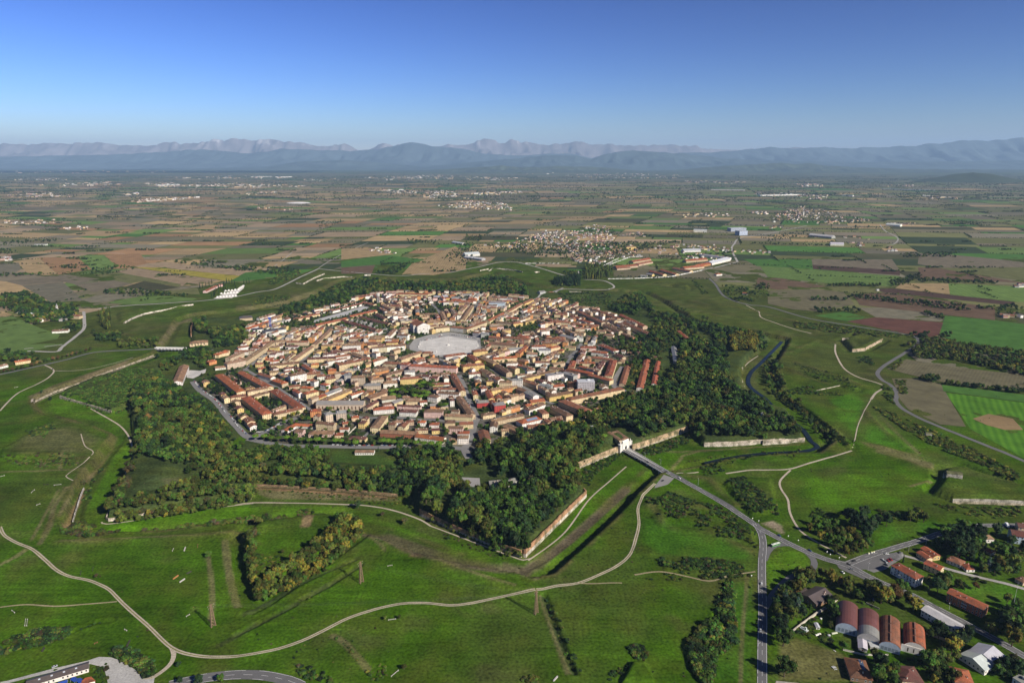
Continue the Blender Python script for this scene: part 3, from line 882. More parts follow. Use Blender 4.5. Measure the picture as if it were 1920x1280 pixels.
for i, (s_, c, stv, wdt, lb) in enumerate(TRACED):
    p = gp(s_)
    e = p[1] - p[0]
    mt = field_mat('crop_rows', FCOL[c], stv, wdt, -math.atan2(e[1], e[0]) + (math.pi / 2 if i % 3 else 0), (tuple(v * 1.35 for v in FCOL[c]) if 'pale' in lb else None) if c != 'bright' else (0.03, 0.09, 0.008))
    ex_polys.append(p)
    z = 0.34 + 0.03 * (i % 7)
    b = MB()
    b.face([(x, y, z) for x, y in (p if np.cross(p[1] - p[0], p[2] - p[1]) > 0 else p[::-1])], FCOL[c])
    o = b.build('field', mt)
    tag(o, lb + ' field on the plain outside the star fort', kind='structure')
b = MB()
p = gp('R 1600 1010 1700 980 1850 1010 1915 1080 1800 1080 1690 1050')
b.face([(x, y, 0.62) for x, y in (p if np.cross(p[1] - p[0], p[2] - p[1]) > 0 else p[::-1])], (0.2, 0.14, 0.07))
tag(b.build('bare_patch', M['field']), 'bare tan patch in the bright green maize field', kind='structure')

# ------------------------------------------------------------------ the plain beyond: parcels out to the hills
RINGZ = gp('P -400 690 0 704 107 661 157 618 160 583 300 571 440 559 520 543 597 505 740 519 873 507 967 493 1053 517 1140 525 1317 508 1360 558 1440 577 '
           '1612 615 1717 634 1645 702 1680 747 1763 802 1920 866 2300 1000 2300 1600 -400 1600')
parcels = []


def split(x0, y0, x1, y1, r):
    L, W = x1 - x0, y1 - y0
    ym = (y0 + y1) / 2
    f = 1.0 if ym < 6000 else 1.0 + (ym - 6000) / 7000
    if (L < 500 * f and W < 280 * f and r.random() < 0.6) or (L < 200 * f and W < 140 * f):
        parcels.append((x0, y0, x1, y1))
        return
    t = r.uniform(0.35, 0.65)
    if L / 1.7 > W:
        split(x0, y0, x0 + L * t, y1, r); split(x0 + L * t, y0, x1, y1, r)
    else:
        split(x0, y0, x1, y0 + W * t, r); split(x0, y0 + W * t, x1, y1, r)


pr = random.Random(5)
for bx in range(-15, 15):
    for by in range(0, 20):
        x0, y0 = bx * 1500, 700 + by * 1200
        if abs(x0 + 750) < 0.95 * (y0 + 1200) + 800:
            split(x0, y0, x0 + 1500, y0 + 1200, pr)


def warp(x, y):
    a = math.radians(-9)
    x, y = x + 900 * math.sin(y / 5200) + 160 * math.sin(y / 900 + x / 1500), y + 300 * math.sin(x / 3100) + 120 * math.sin(x / 800 + 2)
    return x * math.cos(a) - y * math.sin(a) - 500, x * math.sin(a) + y * math.cos(a)


LEFTP = ['tan', 'tan', 'orange', 'pink', 'pink', 'pink', 'tan', 'olive', 'olive', 'olive', 'green', 'grey', 'grey', 'mauve', 'drab', 'drab', 'tan', 'lgreen', 'tan']
RIGHTP = ['drab', 'grey', 'olive', 'olive', 'green', 'grey', 'mauve', 'drab', 'drab', 'lgreen', 'dark', 'olive', 'olive', 'tan']
b = MB()
edges = []
for x0, y0, x1, y1 in parcels:
    g = 2.0
    q = [warp(x, y) for x, y in ((x0 + g, y0 + g), (x1 - g, y0 + g), (x1 - g, y1 - g), (x0 + g, y1 - g))]
    cx, cy = sum(p[0] for p in q) / 4, sum(p[1] for p in q) / 4
    if cy > 23500 or cy < 600: continue
    c_ = np.array([[cx, cy]] + q)
    if inside(RINGZ, c_[:, 0], c_[:, 1]).any(): continue
    # 3x2 inner points keep long parcels bending with the land
    side = cx / cy
    pal = LEFTP if side < pr.uniform(-0.1, 0.25) else RIGHTP
    c = np.array(FCOL[pr.choice(pal)]) * pr.uniform(0.85, 1.3)
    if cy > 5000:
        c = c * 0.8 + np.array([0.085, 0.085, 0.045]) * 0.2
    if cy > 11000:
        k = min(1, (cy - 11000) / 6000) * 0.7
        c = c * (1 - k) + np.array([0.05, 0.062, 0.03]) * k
    if pr.random() < 0.05: c = np.array([0.035, 0.05, 0.02])
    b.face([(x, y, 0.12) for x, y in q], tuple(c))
    for k in range(4):
        if pr.random() < (0.2 if cy < 5500 else 0.26):
            edges.append((q[k], q[(k + 1) % 4]))
tag(b.build('farmland', M['field'], kind='structure'), 'patchwork of farm fields on the wide plain', kind='structure')


# ------------------------------------------------------------------ hills and mountains
def ridge(name, prof, Y0, depth, base, c, label, seed, snow=None, rough=1.0, x_ext=1.15, nrow=26, amp=0.16):
    px = np.array([p[0] for p in prof], float)
    py = np.array([p[1] for p in prof], float)
    W = Y0 * 0.75 * x_ext
    xs = np.linspace(-W, W, 640)
    ix = 960 + xs / Y0 * 1280 * (CP + 0.0) * 1.0
    # exact pixel column of a point at distance Y0 near the horizon
    ix = 960 + 1280 * xs / (Y0 * CP)
    h0 = np.array([max(0.0, at_dist(a, np.interp(a, px, py), Y0)[2]) for a in ix])
    v = np.linspace(-1, 1, nrow)
    X = np.repeat(xs[None, :], nrow, 0)
    Y = Y0 + v[:, None] * depth + 0 * X
    n = fbm(X, Y, depth * 0.5, seed, 6)
    rid = 1 - np.abs(2 * fbm(X, Y * 0.55, depth * 0.26, seed + 9, 6) - 1)
    a_ = np.abs(v[:, None])
    env = np.clip(1 - a_, 0, 1) ** 0.8
    jag = 1 + rough * amp * (np.abs(2 * fbm(X, Y * 0.2, 1500, seed + 3, 5) - 1) - 0.22) * 0.9
    spur = 1 - np.clip(a_ * 4, 0, 1) * (1.15 - rid) * 1.5 * rough
    Z = h0[None, :] * env * np.clip(spur, 0.05, 1.1) * jag
    Z = np.maximum(Z - 1.0 * (np.abs(v[:, None]) > 0.97) * 40, -20)
    b = MB()
    nx = len(xs)
    b.v = [(float(x), float(y), float(z)) for x, y, z in zip(X.ravel(), Y.ravel(), Z.ravel())]
    ca_ = np.array(c)
    for i in range(nrow - 1):
        for j in range(nx - 1):
            q = i * nx + j
            b.f.append((q, q + 1, q + nx + 1, q + nx))
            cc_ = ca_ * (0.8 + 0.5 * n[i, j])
            if snow is not None:
                zz = Z[i, j] / snow + 0.7 * (rid[i, j] - 0.8) + 0.4 * (n[i, j] - 0.5)
                k = min(1, max(0, (zz - 0.70) * 3.5)) * (1.0 if ix[j] < 1300 else 0.1) * (0.55 if ix[j] < 330 else 1)
                cc_ = cc_ * (1 - k) + np.array([0.55, 0.53, 0.53]) * k
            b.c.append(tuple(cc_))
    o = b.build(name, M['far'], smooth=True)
    return tag(o, label, kind='structure')


FARP = [(-400, 262), (0, 265), (43, 266), (87, 264), (133, 264), (200, 265), (253, 270), (300, 268), (317, 263), (340, 268), (360, 261), (385, 262), (407, 258), (423, 262), (447, 254), (467, 256),
        (507, 257), (533, 261), (567, 263), (600, 271), (640, 269), (647, 266), (670, 277), (707, 274), (727, 265), (743, 270), (790, 272), (827, 270), (873, 265), (920, 259), (950, 263), (993, 262), (1030, 269),
        (1060, 264), (1107, 267), (1170, 268), (1207, 270), (1240, 267), (1280, 268), (1303, 271), (1323, 277), (1380, 278), (1447, 275), (1580, 278), (1920, 285), (2300, 285)]
MIDP = [(-400, 290), (0, 292), (120, 290), (240, 289), (333, 281), (400, 279), (467, 287), (533, 276), (633, 281), (707, 279), (773, 265), (807, 270), (873, 277), (907, 288), (973, 290), (1023, 287), (1073, 287), (1107, 295), (1200, 292),
        (1280, 285), (1347, 283), (1413, 277), (1447, 273), (1500, 276), (1580, 275), (1647, 274), (1713, 270), (1740, 266), (1763, 267), (1800, 260), (1840, 261), (1880, 258), (1903, 255), (1920, 257), (2000, 252), (2300, 262)]
NEARP = [(-400, 318), (0, 316), (300, 318), (500, 312), (560, 302), (640, 298), (700, 303), (790, 312), (860, 306), (960, 296), (1023, 289), (1080, 290), (1107, 297), (1140, 285), (1187, 279), (1227, 283), (1280, 286), (1347, 294), (1430, 300), (1600, 303), (1920, 300), (2300, 304)]
FOOTP = [(-400, 326), (0, 325), (600, 322), (800, 319), (887, 313), (940, 309), (973, 313), (1040, 310), (1120, 312), (1200, 320), (1280, 318), (1330, 312), (1403, 307), (1467, 303), (1493, 307), (1513, 304), (1543, 310), (1613, 313), (1700, 316), (1920, 318), (2300, 318)]
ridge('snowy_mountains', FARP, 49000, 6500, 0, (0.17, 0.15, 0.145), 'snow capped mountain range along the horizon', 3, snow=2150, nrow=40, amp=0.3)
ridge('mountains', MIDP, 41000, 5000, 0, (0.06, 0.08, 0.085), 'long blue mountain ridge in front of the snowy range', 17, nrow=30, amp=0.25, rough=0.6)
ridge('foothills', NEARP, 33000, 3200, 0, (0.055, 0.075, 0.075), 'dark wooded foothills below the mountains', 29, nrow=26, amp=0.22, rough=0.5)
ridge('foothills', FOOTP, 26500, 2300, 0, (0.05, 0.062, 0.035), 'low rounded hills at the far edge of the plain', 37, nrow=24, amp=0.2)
hx, hy, _ = at_dist(1822, 334, 14500)
H0 = at_dist(1822, 321, 14500)[2]
b = MB()
n_ = 28
for i in range(n_):
    for j in range(n_):
        q = []
        for di, dj in ((0, 0), (1, 0), (1, 1), (0, 1)):
            u, v = (i + di) / n_ * 2 - 1, (j + dj) / n_ * 2 - 1
            r = math.hypot(u, v)
            hh = max(0, 1 - r) ** 1.1 * H0 * (0.85 + 0.3 * float(vnoise(np.array([u * 4]), np.array([v * 4]), 1, 3)[0]))
            q.append((hx + u * 1150, hy + v * 900, hh - 2))
        b.face(q, (0.04, 0.052, 0.025))
tag(b.build('hill', M['far'], smooth=True), 'lone wooded hill rising from the plain', kind='structure')

# ------------------------------------------------------------------ haze: one closed box of thin even air
b = MB()
b.box(0, 35000, -60, 130000, 90000, 2560, (1, 1, 1), bottom=True)
hm = bpy.data.materials.new('haze')
hm.use_nodes = True
ht = hm.node_tree
ht.nodes.clear()
ho = ht.nodes.new('ShaderNodeOutputMaterial')
hv = ht.nodes.new('ShaderNodeVolumePrincipled')
hv.inputs['Density'].default_value = HAZE_DENSITY
hv.inputs['Color'].default_value = (*HAZE_COLOR, 1)
hv.inputs['Anisotropy'].default_value = 0.0
ht.links.new(hv.outputs[0], ho.inputs['Volume'])
tag(b.build('haze', hm), 'thin blue haze over the plain', kind='stuff')

# ------------------------------------------------------------------ buildings
WC = dict(cream=(0.58, 0.46, 0.27), white=(0.70, 0.66, 0.58), yellow=(0.58, 0.42, 0.17), pink=(0.58, 0.40, 0.34), tan=(0.46, 0.35, 0.23), grey=(0.36, 0.345, 0.32), red=(0.38, 0.06, 0.05),
          orange=(0.50, 0.23, 0.09), brick=(0.26, 0.10, 0.06), blue=(0.38, 0.44, 0.50), beige=(0.46, 0.38, 0.27), brown=(0.2, 0.12, 0.07))
RC = dict(red=(0.26, 0.078, 0.038), orange=(0.33, 0.10, 0.04), brown=(0.155, 0.088, 0.054), tan=(0.23, 0.14, 0.082), grey=(0.21, 0.20, 0.185), dark=(0.075, 0.06, 0.055), lgrey=(0.42, 0.42, 0.42), maroon=(0.115, 0.047, 0.038),
          rust=(0.205, 0.085, 0.048))
RNAME = dict(red='red tiled', orange='bright orange', brown='brown tiled', tan='tan', grey='grey', dark='dark', lgrey='pale grey', maroon='dark red', rust='rusty red')
GLASS, SHUT = (0.03, 0.035, 0.04), [(0.05, 0.06, 0.04), (0.09, 0.05, 0.03), (0.03, 0.035, 0.04), (0.03, 0.035, 0.04)]
CHIM = (0.58, 0.50, 0.42)
SLOPE = 0.38


def roof_shape(b, L, W, he, style, c, o=0.55, t=0.26):
    rise = W / 2 * SLOPE
    if style == 'flat':
        b.box(0, 0, he - 0.02, L + 0.5, W + 0.5, 0.55, c, bottom=True)
        b.box(L * 0.18, W * 0.1, he + 0.5, min(5, L * .25), min(4, W * .4), 2.2, tuple(v * 1.3 for v in c))
        return
    hl, hw = L / 2 + o, W / 2 + o
    z0 = he - o * SLOPE
    if style == 'hip':
        r = max(hl - hw * 1.0, hl * 0.12)
        v = []
        for dz in (0, t):
            v += [(-hl, -hw, z0 + dz), (hl, -hw, z0 + dz), (hl, hw, z0 + dz), (-hl, hw, z0 + dz), (-r, 0, he + rise + dz), (r, 0, he + rise + dz)]
        f = [(6, 7, 11, 10), (8, 9, 10, 11), (7, 8, 11), (9, 6, 10), (1, 0, 4, 5), (3, 2, 5, 4), (2, 1, 5), (0, 3, 4), (0, 1, 7, 6), (1, 2, 8, 7), (2, 3, 9, 8), (3, 0, 6, 9)]
        b.mesh(v, f, c)
    elif style == 'barrel':
        n = 10
        ang = [math.pi * (0.12 + 0.76 * k / n) for k in range(n + 1)]
        s_ = math.sin(math.pi * 0.12)
        R_ = hw / math.cos(math.pi * 0.12)
        up = [(R_ * math.cos(a), he + 0.85 * (R_ * math.sin(a) - R_ * s_) + t) for a in ang]
        lo = [(y, z - t) for y, z in up[::-1]]
        sec = up + lo
        b.prism(sec, -hl, hl, c)
    else:
        sec = [(-hw, z0), (0, he + rise), (hw, z0), (hw, z0 + t), (0, he + rise + t), (-hw, z0 + t)][::-1]
        v = [(-hl, y, z) for y, z in sec] + [(hl, y, z) for y, z in sec]
        b.mesh(v, [(k, 6 + k, 6 + (k + 1) % 6, (k + 1) % 6) for k in range(6)], c)
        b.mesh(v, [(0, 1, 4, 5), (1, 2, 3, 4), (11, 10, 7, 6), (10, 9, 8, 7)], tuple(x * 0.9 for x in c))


def wall_shape(b, L, W, he, style, c):
    rise = W / 2 * SLOPE
    hl, hw = L / 2, W / 2
    if style in ('hip', 'flat'):
        b.box(0, 0, -1.0, L, W, he + 1.0, c)
    elif style == 'barrel':
        s_, R_ = math.sin(math.pi * .12), hw / math.cos(math.pi * .12)
        sec = [(hw, -1), (hw, he)] + [(R_ * math.cos(math.pi * (.12 + .76 * k / 8)), he - .05 + .85 * (R_ * math.sin(math.pi * (.12 + .76 * k / 8)) - R_ * s_)) for k in range(1, 8)] + [(-hw, he), (-hw, -1)]
        b.prism(sec, -hl, hl, c)
    else:
        b.prism([(hw, -1.0), (hw, he), (0, he + rise - 0.02), (-hw, he), (-hw, -1.0)], -hl, hl, c)


def window_list(L, W, he, r, sides='fblr'):
    """(centre x, y, z, normal angle, width, height) for every opening"""
    o = []
    fl = max(1, int(he / 3.05))
    fh = he / fl
    for side in sides:
        ln = L if side in 'fb' else W
        n = max(1, int((ln - 1.0) / 3.1))
        for q in range(fl):
            for i in range(n):
                if r.random() < 0.08: continue
                u = -ln / 2 + ln * (i + 0.5) / n
                z = q * fh + fh * 0.52
                if side == 'f': o.append((u, -W / 2, z, -math.pi / 2, 1.15, 1.6))
                if side == 'b': o.append((u, W / 2, z, math.pi / 2, 1.15, 1.6))
                if side == 'l': o.append((-L / 2, u, z, math.pi, 1.15, 1.6))
                if side == 'r': o.append((L / 2, u, z, 0, 1.15, 1.6))
    return o


def window_box(b, w_, c, proud=0.07, frame=None):
    x, y, z, a, ww, hh = w_
    ux, uy = -math.sin(a), math.cos(a)
    nx, ny = math.cos(a), math.sin(a)
    def pt(u, d, h): return (x + ux * u + nx * d, y + uy * u + ny * d, z + h)
    if frame is not None:
        for u0, u1, h0, h1 in ((-ww / 2 - .14, ww / 2 + .14, hh / 2, hh / 2 + .16), (-ww / 2 - .2, ww / 2 + .2, -hh / 2 - .16, -hh / 2), (-ww / 2 - .14, -ww / 2, -hh / 2, hh / 2), (ww / 2, ww / 2 + .14, -hh / 2, hh / 2)):
            p = proud + 0.06
            b.mesh([pt(u0, 0, h0), pt(u1, 0, h0), pt(u1, 0, h1), pt(u0, 0, h1), pt(u0, p, h0), pt(u1, p, h0), pt(u1, p, h1), pt(u0, p, h1)],
                   [(4, 5, 6, 7), (0, 1, 5, 4), (1, 2, 6, 5), (2, 3, 7, 6), (3, 0, 4, 7)], frame)
    b.mesh([pt(-ww / 2, 0, -hh / 2), pt(ww / 2, 0, -hh / 2), pt(ww / 2, 0, hh / 2), pt(-ww / 2, 0, hh / 2),
            pt(-ww / 2, proud, -hh / 2), pt(ww / 2, proud, -hh / 2), pt(ww / 2, proud, hh / 2), pt(-ww / 2, proud, hh / 2)],
           [(4, 5, 6, 7), (0, 1, 5, 4), (1, 2, 6, 5), (2, 3, 7, 6), (3, 0, 4, 7)], c)


BLD = []      # every placed building: dict(x, y, L, W, he, a, wall, roof, style, cat, label, ...)


def jit(c, r, s=0.12):
    k = 1 + r.uniform(-s, s)
    return tuple(max(0, v * k * (1 + r.uniform(-s, s) * 0.3)) for v in c)


def ridge_spec(line):
    """'A x1 y1 x2 y2 width eave wall roof kind style [label]' : the ridge as seen in the photograph"""
    head, _, lab = line.partition('|')
    t = head.split()
    reg = RG[t[0]]
    x1, y1, x2, y2, W, he = map(float, t[1:7])
    wall, roof = t[7], t[8]
    cat = {'h': 'house', 'a': 'apartment block', 'b': 'barrack', 'w': 'hall', 'p': 'palace', 's': 'shed', 'c': 'church'}[t[9]]
    style = {'g': 'gable', 'h': 'hip', 'f': 'flat', 'r': 'barrel'}[t[10]] if len(t) > 10 else 'gable'
    zr = he + (W / 2 * SLOPE if style != 'flat' else 0.4)
    base = 0.0
    a, b = P(reg[0] + x1 / reg[2], reg[1] + y1 / reg[2], zr), P(reg[0] + x2 / reg[2], reg[1] + y2 / reg[2], zr)
    L = math.hypot(b[0] - a[0], b[1] - a[1])
    ang = math.atan2(b[1] - a[1], b[0] - a[0])
    if ang > math.pi / 2: ang -= math.pi
    if ang <= -math.pi / 2: ang += math.pi
    BLD.append(dict(x=(a[0] + b[0]) / 2, y=(a[1] + b[1]) / 2, L=max(L, 5), W=W, he=he, a=ang, wall=wall, roof=roof, style=style, cat=cat, label=lab.strip() or None, px=(reg[0] + (x1 + x2) / 2 / reg[2], reg[1] + (y1 + y2) / 2 / reg[2])))


